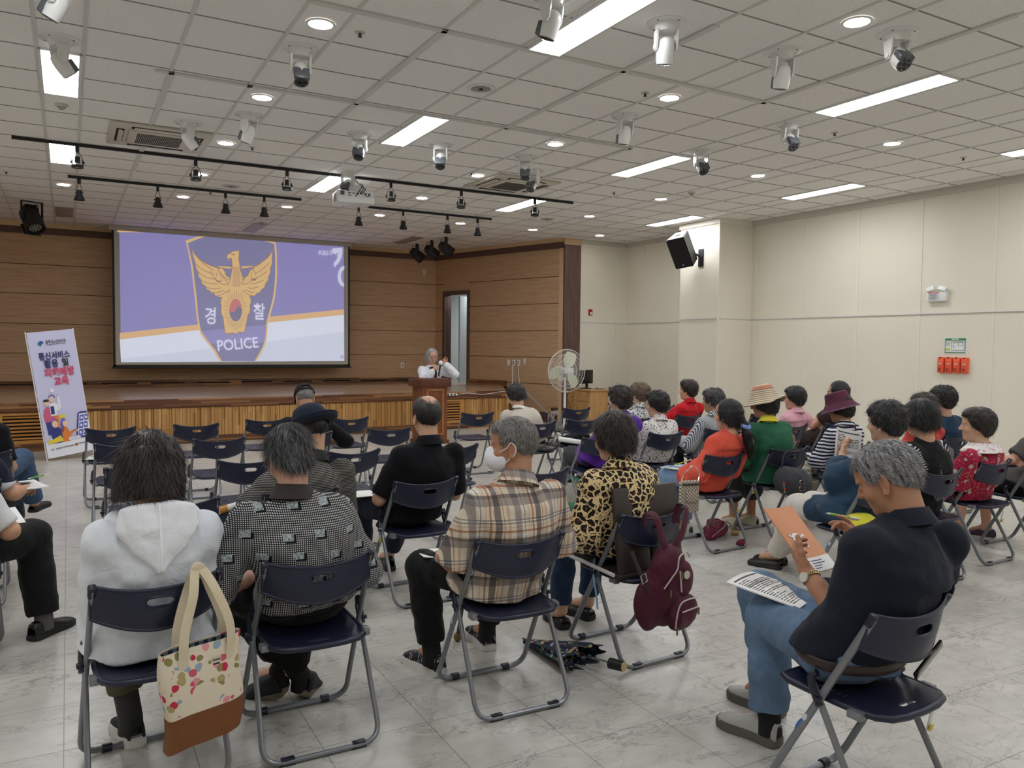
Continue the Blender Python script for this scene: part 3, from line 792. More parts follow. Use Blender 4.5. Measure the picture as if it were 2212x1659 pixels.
CHAIRS = [
 ('A1', .34, 8.46, 1, 'empty navy folding chair in front of the standing banner, papers on its seat'),
 ('B1', 1.11, 8.53, -2, 'empty navy folding chair in the front row, second from the banner'),
 ('C1', 1.84, 8.80, 0, 'empty navy folding chair in the front row, left of the black cap'),
 ('D1', 2.70, 8.63, 3, 'empty navy folding chair in the front row, right of the black cap'),
 ('A2', .38, 7.17, 0, 'empty navy folding chair second from the front in the aisle column'),
 ('B2', 1.11, 7.18, -1, 'empty navy folding chair directly behind the second front row chair from the banner'),
 ('C2', 1.91, 7.33, 0, 'navy folding chair the man in the black cap sits on'),
 ('D2', 2.72, 7.41, -2, 'empty navy folding chair left of the bald man\'s head'),
 ('A3', .41, 5.78, -4, 'empty navy folding chair mostly hidden behind the dark haired head at left'),
 ('B3', 1.09, 5.83, 0, 'empty navy folding chair left of the man in the round hat'),
 ('C3', 1.88, 5.98, 4, 'empty navy folding chair between the round hat and the bald man'),
 ('D3', 2.72, 5.95, 0, 'empty navy folding chair half hidden by the bald man\'s right shoulder'),
 ('A4', .47, 4.49, 0, 'empty navy folding chair just ahead of the woman in the white hooded jacket'),
 ('B4', 1.10, 4.50, 3, 'navy folding chair the man in the round hat sits on'),
 ('C4', 1.86, 4.53, 3, 'navy folding chair the bald man sits on'),
 ('D4', 2.69, 4.55, 7, 'empty navy folding chair behind the plaid shirt man\'s right shoulder'),
 ('A5', .25, 3.08, 3, 'navy folding chair of the woman in white, tote bag hanging on it'),
 ('B5', .82, 3.10, 0, 'navy folding chair of the man in the checked shirt with dark patches'),
 ('C5', 1.67, 3.04, -2, 'navy folding chair of the man in the plaid shirt'),
 ('D5', 2.50, 3.20, 3, 'navy folding chair with the maroon backpack hanging on its back'),
 ('D6', 2.315, 1.70, 3, 'navy folding chair of the grey haired man, nearest at lower right'),
 ('E1', 4.33, 8.70, -3, 'empty navy folding chair to the right of the lectern'),
 ('E2', 4.38, 7.37, 6, 'navy folding chair of the woman in the cream sweater'),
 ('E3', 4.16, 5.95, 4, 'navy folding chair of the woman in purple'),
 ('E4', 4.38, 4.63, 4, 'navy folding chair of the woman in the coral blouse'),
 ('E5', 4.33, 3.22, 0, 'navy folding chair of the woman in teal holding up a paper'),
 ('F1', 5.86, 8.85, 1, 'empty navy folding chair in front of the wooden cabinet'),
 ('F2', 5.03, 7.48, -4, 'navy folding chair with a black bag on its seat'),
 ('F3', 4.98, 6.02, 2, 'navy folding chair of the woman in the black and white dotted blouse'),
 ('F4', 5.13, 4.66, -1, 'navy folding chair of the woman in green, grey backpack on its back'),
 ('F5', 5.11, 3.35, 0, 'navy folding chair of the woman in the black striped top'),
 ('G2', 5.86, 7.46, 0, 'navy folding chair of the curly haired woman in the black and white print'),
 ('G3', 5.76, 6.09, 0, 'navy folding chair of the woman in the grey striped blouse'),
 ('G4', 5.90, 4.64, 3, 'navy folding chair of the woman in the maroon bucket hat'),
 ('G5', 5.93, 3.47, 2, 'navy folding chair of the woman in the red paisley blouse'),
 ('H2', 6.57, 7.49, 5, 'navy folding chair of the woman in the red shirt'),
 ('H3', 6.74, 6.03, 0, 'navy folding chair of the woman in pink'),
 ('H4', 6.68, 4.45, 0, 'navy folding chair of the woman in the red collar behind the striped woman'),
 ('I1', 7.23, 8.74, 10, 'empty navy folding chair left of the woman in the red shirt'),
 ('I2', 7.56, 7.21, 0, 'empty navy folding chair beyond the green jacket with a paper on its seat'),
 ('I3', 7.43, 6.02, 0, 'navy folding chair of the woman with crossed arms by the wall'),
 ('I4', 7.37, 4.63, 2, 'navy folding chair of the curly haired woman in teal by the wall'),
 ('H5', 6.55, 3.40, -2, 'navy folding chair of the man cut off by the right edge'),
 ('Z2', -.58, 7.00, 0, 'navy folding chair at the left edge below the banner'),
 ('Z3', -.56, 5.58, 0, 'navy folding chair at the left edge, second from the front'),
 ('Z4', -.53, 4.49, 0, 'navy folding chair at the left edge of the man with the black shoe'),
 ('W1', 10.6 - .9, 12.75, -70, 'empty navy folding chair against the far wall, white cloth on its seat'),
 ('W2', 9.05 + .25, 12.9, -8, 'empty navy folding chair against the far wall just right of the cabinet'),
]
for c in CHAIRS: chair(*c)
# ================================================================== implicit-surface modelling for bodies, hair and cloth
f32 = np.float32
class Field:
    def __init__(s, lo, hi, h):
        s.lo = np.array(lo, float); s.h = h
        s.n = np.maximum(np.ceil((np.array(hi, float) - s.lo) / h).astype(int) + 1, 4)
        s.F = np.full(s.n, .2, f32)
        s.ax = [(s.lo[i] + h * np.arange(s.n[i])).astype(f32) for i in range(3)]
    def sub(s, lo, hi):
        a = np.clip(np.floor((np.array(lo) - s.lo) / s.h).astype(int), 0, s.n); b = np.clip(np.ceil((np.array(hi) - s.lo) / s.h).astype(int) + 1, 0, s.n)
        if np.any(b - a < 1): return None, None
        sl = tuple(slice(a[i], b[i]) for i in range(3))
        X, Y, Z = np.meshgrid(*[s.ax[i][sl[i]] for i in range(3)], indexing='ij')
        return sl, (X, Y, Z)
    def _apply(s, lo, hi, fn, k, op):
        mg = k + 3 * s.h
        sl, P = s.sub(np.array(lo) - mg, np.array(hi) + mg)
        if sl is None: return s
        d = fn(*P); A = s.F[sl]
        if op == 'u':
            if k > 0:
                hh = np.clip(.5 + .5 * (A - d) / k, 0, 1); s.F[sl] = A + (d - A) * hh - k * hh * (1 - hh)
            else: s.F[sl] = np.minimum(A, d)
        elif op == 's':
            if k > 0:
                hh = np.clip(.5 - .5 * (A + d) / k, 0, 1); s.F[sl] = A * (1 - hh) + (-d) * hh + k * hh * (1 - hh)
            else: s.F[sl] = np.maximum(A, -d)
        return s
    def cone(s, a, b, r1, r2, k=.02, op='u'):
        a = np.array(a, float); b = np.array(b, float); v = b - a; L2 = max(float(v @ v), 1e-9); R = max(r1, r2)
        def fn(X, Y, Z):
            px, py, pz = X - f32(a[0]), Y - f32(a[1]), Z - f32(a[2])
            t = np.clip((px * f32(v[0]) + py * f32(v[1]) + pz * f32(v[2])) / f32(L2), 0, 1)
            return np.sqrt((px - t * f32(v[0])) ** 2 + (py - t * f32(v[1])) ** 2 + (pz - t * f32(v[2])) ** 2) - (f32(r1) + f32(r2 - r1) * t)
        return s._apply(np.minimum(a, b) - R, np.maximum(a, b) + R, fn, k, op)
    def chain(s, pts, rs, k=.02, op='u'):
        for i in range(len(pts) - 1): s.cone(pts[i], pts[i + 1], rs[i], rs[i + 1], k, op)
        return s
    def ell(s, c, r, R=None, k=.02, op='u'):
        c = np.array(c, float); r = np.array(r, float); Rm = np.eye(3) if R is None else np.array(R, float)
        ext = np.sqrt(((Rm * r[None, :]) ** 2).sum(1))
        def fn(X, Y, Z):
            p = [X - f32(c[0]), Y - f32(c[1]), Z - f32(c[2])]
            q = [sum(f32(Rm[j, i]) * p[j] for j in range(3)) / f32(r[i]) for i in range(3)]
            k0 = np.sqrt(q[0] ** 2 + q[1] ** 2 + q[2] ** 2); k1 = np.sqrt((q[0] / f32(r[0])) ** 2 + (q[1] / f32(r[1])) ** 2 + (q[2] / f32(r[2])) ** 2)
            return k0 * (k0 - 1) / np.maximum(k1, f32(1e-6))
        return s._apply(c - ext, c + ext, fn, k, op)
    def trunk(s, a, b, side, levels, bow=0.0, k=.02, inflate=0.0, cap=.05):
        """lofted elliptical trunk from a to b; levels = (t, half width, half depth)"""
        a = np.array(a, float); b = np.array(b, float); ax = b - a; L = np.linalg.norm(ax); ax /= L
        sd = np.array(side, float); sd -= ax * (sd @ ax); sd /= np.linalg.norm(sd); dp = np.cross(ax, sd)   # dp: towards the back when side = +x and ax = +z gives +y*? handled by sign
        T = np.array([l[0] for l in levels]); W = np.array([l[1] for l in levels]) + inflate; D = np.array([l[2] for l in levels]) + inflate
        mx = max(W.max(), D.max()) + abs(bow) + .02
        tmin, tmax = T.min(), T.max()
        def fn(X, Y, Z):
            p = [X - f32(a[0]), Y - f32(a[1]), Z - f32(a[2])]
            t = sum(f32(ax[i]) * p[i] for i in range(3)) / f32(L)
            tc = np.clip(t, tmin, tmax)
            x = sum(f32(sd[i]) * p[i] for i in range(3)); y = sum(f32(dp[i]) * p[i] for i in range(3)) + f32(bow) * np.sin(np.pi * np.clip(tc, 0, 1)).astype(f32)
            w_ = np.interp(tc, T, W).astype(f32); d_ = np.interp(tc, T, D).astype(f32)
            over = (t - tc) * f32(L / cap)
            q = np.sqrt((x / w_) ** 2 + (y / d_) ** 2 + over ** 2)
            return (q - 1) * np.minimum(w_, d_) * f32(.9)
        lo = np.minimum(a + ax * L * tmin, a + ax * L * tmax) - mx; hi = np.maximum(a + ax * L * tmin, a + ax * L * tmax) + mx
        return s._apply(lo, hi, fn, k, 'u')
    def func(s, fn, op='max'):
        X, Y, Z = np.meshgrid(*s.ax, indexing='ij')
        s.F = np.maximum(s.F, fn(X, Y, Z).astype(f32)) if op == 'max' else np.minimum(s.F, fn(X, Y, Z).astype(f32)); return s
    def cut(s, pt, nrm):
        """remove everything on the side the normal points to"""
        n = np.array(nrm, float); n /= np.linalg.norm(n); c = float(n @ np.array(pt, float))
        return s.func(lambda X, Y, Z: X * f32(n[0]) + Y * f32(n[1]) + Z * f32(n[2]) - f32(c))
    def mesh(s):
        F = s.F; F[0] = F[-1] = .2; F[:, 0] = F[:, -1] = .2; F[:, :, 0] = F[:, :, -1] = .2
        I = F < 0; nx, ny, nz = F.shape
        cs = np.zeros((nx - 1, ny - 1, nz - 1), np.int8)
        for dx in (0, 1):
            for dy in (0, 1):
                for dz in (0, 1): cs += I[dx:nx - 1 + dx, dy:ny - 1 + dy, dz:nz - 1 + dz]
        act = (cs > 0) & (cs < 8); idx = np.argwhere(act)
        if len(idx) == 0: return np.zeros((0, 3)), np.zeros((0, 4), int)
        vid = np.full(cs.shape, -1, np.int64); vid[act] = np.arange(len(idx))
        off = np.array([(x, y, z) for x in (0, 1) for y in (0, 1) for z in (0, 1)])
        C = np.stack([F[idx[:, 0] + o[0], idx[:, 1] + o[1], idx[:, 2] + o[2]] for o in off], 1)
        acc = np.zeros((len(idx), 3)); cnt = np.zeros(len(idx))
        for i in range(8):
            for j in range(i + 1, 8):
                if np.abs(off[i] - off[j]).sum() != 1: continue
                a, b = C[:, i], C[:, j]; m = (a < 0) != (b < 0)
                t = np.where(m, a / np.where(m, a - b, 1), 0)
                acc[m] += (off[i] + (off[j] - off[i]) * t[:, None])[m]; cnt[m] += 1
        V = s.lo + s.h * (idx + acc / cnt[:, None])
        Q = []
        for axn in range(3):
            A = np.moveaxis(I, axn, 0); d = A[:-1] != A[1:]
            VI = np.moveaxis(vid, axn, 0)
            e = np.argwhere(d[:, 1:-1, 1:-1]); 
            if len(e) == 0: continue
            i0, j0, k0 = e[:, 0], e[:, 1] + 1, e[:, 2] + 1
            q = np.stack([VI[i0, j0 - 1, k0 - 1], VI[i0, j0, k0 - 1], VI[i0, j0, k0], VI[i0, j0 - 1, k0]], 1)
            fl = A[i0, j0, k0]
            if axn == 1: fl = ~fl
            q[~fl] = q[~fl][:, ::-1]
            Q.append(q)
        Q = np.concatenate(Q); Q = Q[(Q >= 0).all(1)]
        return V, Q

_lat = RNG.random((32, 32, 32)).astype(f32)
def vnoise(P, scale, seed=0):
    q = np.asarray(P) * scale + seed * 7.13 + 100; i = np.floor(q).astype(int); f = q - i; f = f * f * (3 - 2 * f)
    g = lambda a, b, c: _lat[(i[:, 0] + a) % 32, (i[:, 1] + b) % 32, (i[:, 2] + c) % 32]
    x0 = g(0, 0, 0) * (1 - f[:, 0]) + g(1, 0, 0) * f[:, 0]; x1 = g(0, 1, 0) * (1 - f[:, 0]) + g(1, 1, 0) * f[:, 0]
    x2 = g(0, 0, 1) * (1 - f[:, 0]) + g(1, 0, 1) * f[:, 0]; x3 = g(0, 1, 1) * (1 - f[:, 0]) + g(1, 1, 1) * f[:, 0]
    y0 = x0 * (1 - f[:, 1]) + x1 * f[:, 1]; y1 = x2 * (1 - f[:, 1]) + x3 * f[:, 1]
    return (y0 * (1 - f[:, 2]) + y1 * f[:, 2]) * 2 - 1
def vnormals(V, Q):
    a = V[Q[:, 2]] - V[Q[:, 0]]; b = V[Q[:, 3]] - V[Q[:, 1]]; n = np.cross(a, b)
    N = np.zeros_like(V)
    for k in range(4): np.add.at(N, Q[:, k], n)
    return N / np.maximum(np.linalg.norm(N, axis=1), 1e-9)[:, None]
def smooth_mesh(V, Q, it=1):
    for _ in range(it):
        S = np.zeros_like(V); c = np.zeros(len(V))
        for k in range(4):
            for d in (1, 3): np.add.at(S, Q[:, k], V[Q[:, (k + d) % 4]]); np.add.at(c, Q[:, k], 1)
        V = V * .4 + .6 * S / np.maximum(c, 1)[:, None]
    return V
def raw_mesh(name, parts, mat, parent=None, label=None, tris=None):
    """parts: list of (V, Q) joined into one mesh"""
    Vs, Qs, o = [], [], 0
    for V, Q in parts:
        Vs.append(V); Qs.append(Q + o); o += len(V)
    V = np.concatenate(Vs).astype(f32)
    me = bpy.data.meshes.new(name)
    nq = sum(len(q) for q in Qs); widths = [q.shape[1] for q in Qs]
    loops = np.concatenate([q.ravel() for q in Qs]).astype(np.int32); totals = np.concatenate([np.full(len(q), q.shape[1], np.int32) for q in Qs])
    me.vertices.add(len(V)); me.vertices.foreach_set('co', V.ravel())
    me.loops.add(len(loops)); me.loops.foreach_set('vertex_index', loops)
    me.polygons.add(nq); st = np.concatenate([[0], np.cumsum(totals)[:-1]]).astype(np.int32)
    me.polygons.foreach_set('loop_start', st); me.polygons.foreach_set('loop_total', totals)
    me.polygons.foreach_set('use_smooth', np.ones(nq, bool))
    me.update(calc_edges=True); me.validate()
    return link_mesh(name, me, mat, parent, label)
def tf(V, Mx):
    A = np.array(Mx); return V @ A[:3, :3].T + A[:3, 3]
def ribbons(starts, dirs, normals, length, width, steps=4, lift=.0, curl=0.0, grav=0.0, rs=None, center=None):
    """thin hair strips; returns (V,Q)"""
    n = len(starts); rs = rs or np.random.default_rng(1)
    P = starts.copy(); D = dirs.copy(); N = normals; V = []; ph = rs.random(n) * 6.28; B = np.cross(D, N)
    seg = (length / steps)[:, None] if isinstance(length, np.ndarray) else length / steps
    side = np.cross(D, N); side /= np.maximum(np.linalg.norm(side, axis=1), 1e-6)[:, None]
    rows = []
    for k in range(steps + 1):
        t = k / steps; wd = width * (1 - .75 * t)
        rows.append((P - side * wd, P + side * wd))
        D = D + N * lift + np.array([0, 0, -grav]) 
        if curl: D = D + curl * (np.sin(ph + k * 1.9)[:, None] * N + np.cos(ph + k * 1.9)[:, None] * B)
        D = D / np.linalg.norm(D, axis=1)[:, None]; P = P + D * seg
        if center is not None:      # keep hugging the skull
            c, rr = center; q = (P - c) / rr; L = np.linalg.norm(q, axis=1); m = L < 1.0
            P[m] = c + (q[m] / L[m][:, None]) * rr
    V = np.concatenate([np.concatenate([a, b]) for a, b in rows]); Q = []
    for k in range(steps):
        o = 2 * n * k; i = np.arange(n)
        Q.append(np.stack([o + i, o + n + i, o + 3 * n + i, o + 2 * n + i], 1))
    return V, np.concatenate(Q)

# ------------------------------------------------------------------ shared person materials
def skin(name, rgb):
    t = NT(name); n = t.noise(t.coords(), 14, 4); c = srgb(*rgb); r = (min(1, c[0] * 1.06), c[1] * .92, c[2] * .88)
    t.color(t.ramp(n, [(.35, c), (.7, r)])); t.set(.5, 0, .35); t.b.inputs['Subsurface Weight'].default_value = .08; t.b.inputs['Subsurface Radius'].default_value = (.012, .005, .003)
    t.bump(t.noise(t.coords(), 260, 2), .08, .002); return t.m
SKIN = [skin('skin_tan', (190, 148, 120)), skin('skin_light', (206, 168, 142)), skin('skin_brown', (174, 130, 102)), skin('skin_pink', (204, 160, 138))]
def hairmat(name, lo, hi, mix=(.4, .6), sc=(55, 55, 7)):
    t = NT(name); n = t.noise(t.coords('Object', sc), 2.2, 4, .6, .6)
    t.color(t.ramp(n, [(mix[0], srgb(*lo)), (mix[1], srgb(*hi))])); t.set(.42, 0, .4); t.bump(n, .35, .004); return t.m
HB = hairmat('hair_black', (12, 11, 12), (34, 31, 31)); HBR = hairmat('hair_darkbrown', (22, 16, 14), (50, 38, 32)); HBR2 = hairmat('hair_brown', (52, 38, 28), (124, 100, 80))
HG = hairmat('hair_grey', (62, 62, 64), (178, 178, 180), (.36, .66)); HGD = hairmat('hair_darkgrey', (26, 26, 28), (136, 136, 138), (.42, .74)); HGL = hairmat('hair_saltpepper', (44, 44, 46), (200, 198, 200), (.38, .68)); HSH = hairmat('hair_short_grey', (70, 64, 60), (150, 148, 146), (.38, .66), (80, 80, 30))
def cloth(name, rgb, rough=.85, wr=.35, wsc=9, var=.06):
    if name in MATS: return MATS[name]
    t = NT(name); c = srgb(*rgb); n = t.noise(t.coords('Object', (1, 1, .6)), wsc, 4, .55, .8)
    t.color(t.ramp(n, [(.3, tuple(q * (1 - var) for q in c)), (.7, tuple(min(1, q * (1 + var)) for q in c))])); t.set(rough, 0, .2, sheen=.06)
    t.bump(n, wr, .03); MATS[name] = t.m; return t.m

# ------------------------------------------------------------------ head
def rotm(yaw=0, pitch=0, roll=0):
    """yaw>0 turns left, pitch>0 nods down, roll>0 tips towards the right shoulder"""
    return np.array((Matrix.Rotation(math.radians(yaw), 3, 'Z') @ Matrix.Rotation(math.radians(-pitch), 3, 'X') @ Matrix.Rotation(math.radians(roll), 3, 'Y')))
def head_field(h, neck_local, face=1.0, female=False):
    F = Field((-.115, -.16, -.25), (.115, .15, .135), h)
    F.ell((0, -.014, .020), (.0765, .094, .090), k=0)
    F.ell((0, .022, -.045), (.0605 if not female else .058, .066, .082), k=.03)
    F.ell((0, .052, -.100), (.030, .030, .022), k=.025)
    F.ell((0, .070, .035), (.045, .018, .03), k=.03)                      # forehead
    for s in (-1, 1):
        F.ell((s * .040, .058, -.040), (.022, .020, .022), k=.02)         # cheeks
        F.ell((s * .030, .079, .012), (.020, .010, .007), k=.012)         # brow
        F.ell((s * .031, .086, -.008), (.016, .010, .009), k=.008, op='s')  # eye sockets
        F.ell((s * .031, .0745, -.009), (.0125, .0095, .0085), k=.003)      # lids
    F.cone((0, .084, .002), (0, .103, -.034), .008, .0125, k=.010)        # nose
    for s in (-1, 1): F.ell((s * .011, .093, -.037), (.008, .009, .007), k=.006)
    F.ell((0, .079, -.066), (.021, .011, .0055), k=.006); F.ell((0, .077, -.077), (.019, .011, .0060), k=.005)
    F.ell((0, .091, -.0715), (.019, .006, .0016), k=.003, op='s')
    for s in (-1, 1):
        R = np.array(Euler((math.radians(12), 0, s * math.radians(24))).to_matrix())
        F.ell((s * .0775, -.012, -.020), (.0085, .019, .033), R, k=.008)
        F.ell((s * .0800, -.006, -.050), (.0075, .010, .010), k=.008)
        F.ell((s * .0870, -.008, -.016), (.0055, .010, .020), R, k=.005, op='s')
    F.cone((0, -.030, -.055), neck_local, .054 if not female else .048, .060 if not female else .052, k=.03)
    return F
def zl_interp(Y, pts):
    pts = sorted(pts); return np.interp(Y, [p[0] for p in pts], [p[1] for p in pts]).astype(f32)
HAIRLINES = {
 'short': [(-.16, -.078), (-.07, -.072), (-.035, -.030), (-.012, .018), (.012, .020), (.030, -.005), (.048, .012), (.066, .058), (.13, .072)],
 'mid': [(-.16, -.098), (-.07, -.094), (-.035, -.060), (-.010, -.010), (.02, -.012), (.040, .004), (.062, .050), (.13, .066)],
 'perm': [(-.16, -.090), (-.06, -.086), (-.030, -.052), (.000, -.035), (.034, -.012), (.052, .030), (.075, .052), (.13, .06)],
 'bob': [(-.16, -.128), (-.04, -.124), (.015, -.118), (.038, -.085), (.055, .02), (.078, .050), (.13, .055)],
 'bowl': [(-.16, -.098), (-.05, -.096), (-.02, -.070), (.005, -.058), (.036, -.050), (.052, .012), (.074, .045), (.13, .05)],
}
def hair_field(kind, h, vol=1.0, bald=None):
    F = Field((-.17, -.19, -.19), (.17, .16, .18), h)
    if kind == 'short': F.ell((0, -.016, .022), (.0835 * vol, .102 * vol, .0985 * vol), k=0); F.ell((0, .040, .066), (.056, .046, .038), k=.03)
    elif kind == 'mid': F.ell((0, -.020, .020), (.090 * vol, .108 * vol, .105 * vol), k=0); F.ell((0, -.07, -.045), (.066, .040, .05), k=.03)
    elif kind == 'perm': F.ell((0, -.022, .026), (.104 * vol, .117 * vol, .110 * vol), k=0); F.ell((0, -.06, -.03), (.082 * vol, .055, .06), k=.03); F.ell((0, .035, .075), (.072, .058, .045), k=.03)
    elif kind == 'bob':
        F.ell((0, -.020, .018), (.102 * vol, .115 * vol, .108 * vol), k=0)
        F.trunk((0, -.026, .03), (0, -.030, -.125), (1, 0, 0), [(0, .102 * vol, .112 * vol), (.5, .112 * vol, .112 * vol), (1, .108 * vol, .100 * vol)], k=.02, cap=.02)
    elif kind == 'bowl':
        F.ell((0, -.020, .022), (.096 * vol, .113 * vol, .106 * vol), k=0)
        F.trunk((0, -.026, .02), (0, -.032, -.095), (1, 0, 0), [(0, .096 * vol, .110 * vol), (.6, .098 * vol, .102 * vol), (1, .084 * vol, .082 * vol)], k=.02, cap=.02)
    line = HAIRLINES[kind]
    F.func(lambda X, Y, Z: (zl_interp(Y, line) - Z) * f32(.75))
    # open the face
    F.func(lambda X, Y, Z: np.minimum(Y - f32(.048), np.minimum(f32(.058 if kind != 'short' else .062) - Z + 0 * Y, f32(.062) - np.abs(X))))
    if bald:
        c, r = bald; F.ell(c, r, k=.006, op='s')
    return F
def make_hair(root_m, parent, kind, mat, h=.005, vol=1.0, bald=None, frizz=.0, nstr=0, slen=.05, seed=0, curl=0.0, name='hair', lump=.004, lsc=38, sw=.0011, stripdown=True, edge=.3, crown_gap=None, comb=None, tn=.22, hlift=.02):
    F = hair_field(kind, h, vol, bald); V, Q = F.mesh(); V = smooth_mesh(V, Q, 1)
    N = vnormals(V, Q)
    if lump:
        sc = np.array([1, 1, .5]) if stripdown else np.ones(3)
        V = V + N * (lump * (vnoise(V * sc, lsc, seed) + .5 * vnoise(V * sc, lsc * 2.3, seed + 1)))[:, None]
    parts = [(V, Q)]
    if nstr:
        rs = np.random.default_rng(seed + 5); crown = np.array([0, -.045, .13])
        # sample faces evenly, keep outer side
        c = V[Q].mean(1); n = N[Q[:, 0]]; a = np.linalg.norm(np.cross(V[Q[:, 2]] - V[Q[:, 0]], V[Q[:, 3]] - V[Q[:, 1]]), axis=1)
        out = ((c - np.array([0, -.02, .0])) * n).sum(1) > 0.02
        if crown_gap: out = out & ~((c[:, 2] > .03) & ((c[:, 0] / crown_gap[0]) ** 2 + ((c[:, 1] + .04) / crown_gap[1]) ** 2 < 1))
        p = a * out; p /= p.sum(); k = rs.choice(len(c), nstr, p=p)
        S = c[k] + rs.normal(0, .002, (nstr, 3)); n = n[k]
        T = S - crown; T[:, 2] -= .03; T -= n * (T * n).sum(1)[:, None]; T /= np.maximum(np.linalg.norm(T, axis=1), 1e-6)[:, None]
        if comb is not None: T = T * .35 + np.array(comb); T -= n * (T * n).sum(1)[:, None]; T /= np.maximum(np.linalg.norm(T, axis=1), 1e-6)[:, None]
        T = T + rs.normal(0, tn + frizz * 6, T.shape); T /= np.linalg.norm(T, axis=1)[:, None]
        L = slen * (.5 + rs.random(nstr)) * np.clip((S[:, 2] - np.interp(S[:, 1], [q[0] for q in sorted(HAIRLINES[kind])], [q[1] for q in sorted(HAIRLINES[kind])])) / (slen * .8) + edge, .12, 1)
        parts.append(ribbons(S - n * .0015, T, n, L, sw, 4, lift=hlift + frizz * 3, curl=curl, grav=.04, rs=rs))
    o = raw_mesh(name, parts, mat, parent); o.matrix_basis = root_m
    return o

# ------------------------------------------------------------------ hands
def hand_prims(F, W, fd, pn, side, S=1.0, curl=(25, 30, 20), spread=6, thumb=(35, 25), per=None):
    """W wrist, fd finger direction, pn palm normal (out of the palm), side +1 right hand / -1 left hand"""
    W = np.array(W, float); fd = np.array(fd, float); fd /= np.linalg.norm(fd); pn = np.array(pn, float); pn -= fd * (pn @ fd); pn /= np.linalg.norm(pn)
    th = np.cross(fd, pn) * side                      # towards the thumb
    th = -th if np.dot(np.cross(th, fd), pn) * side < 0 else th
    R = np.stack([th, fd, pn], 1)
    at = lambda x, y, z=0.0: W + R @ (np.array([x, y, z]) * S)
    F.ell(at(0, .046), np.array([.040, .052, .0155]) * S, R, k=.012)
    F.ell(at(.020, .030, .008), np.array([.018, .030, .014]) * S, R, k=.012)
    F.ell(at(-.022, .038, .006), np.array([.014, .034, .012]) * S, R, k=.012)
    for i, (x, y, L, r) in enumerate(((.030, .086, .070, .0088), (.009, .092, .078, .0090), (-.012, .088, .072, .0086), (-.031, .078, .056, .0076))):
        a0 = math.radians(spread * (1.2, .3, -.5, -1.5)[i]); c = per[i] if per else curl
        d = R @ np.array([math.sin(a0), math.cos(a0), 0]); p = at(x, y - .006); ang = 0
        axis = np.cross(d, R[:, 2])
        pts = [at(x * .8, y - .04), p]; rr = [r * 1.05, r * 1.12]
        for q, fr in enumerate((.45, .31, .24)):
            ang += math.radians(c[q]); v = d * math.cos(ang) + R[:, 2] * math.sin(ang)
            p = p + v * L * fr * S; pts.append(p); rr.append(r * (1.0, .92, .78)[q])
        F.chain(pts, [q * S for q in rr], k=.004)
    a, b = math.radians(thumb[0]), math.radians(thumb[1])
    b0 = at(.026, .022, .004); v1 = R @ np.array([math.sin(a), math.cos(a), .25]); v1 /= np.linalg.norm(v1)
    v2 = R @ np.array([math.sin(a - b), math.cos(a - b), .25 + .3 * math.sin(b)]); v2 /= np.linalg.norm(v2)
    p1 = b0 + v1 * .040 * S; p2 = p1 + (v1 * .5 + v2 * .5) * .032 * S; p3 = p2 + v2 * .026 * S
    F.chain([b0, p1, p2, p3], [.0135 * S, .0115 * S, .0105 * S, .0085 * S], k=.008)
    return R
def ik(S, W, l1, l2, pole):
    S = np.array(S, float); W = np.array(W, float); d = W - S; D = np.linalg.norm(d)
    if D > (l1 + l2) * .985: W = S + d / D * (l1 + l2) * .985; d = W - S; D = np.linalg.norm(d)
    u = d / D; a = (l1 * l1 - l2 * l2 + D * D) / (2 * D); hh = math.sqrt(max(l1 * l1 - a * a, 1e-6))
    p = np.array(pole, float); p -= u * (p @ u); p /= np.linalg.norm(p)
    return S + u * a + p * hh, W
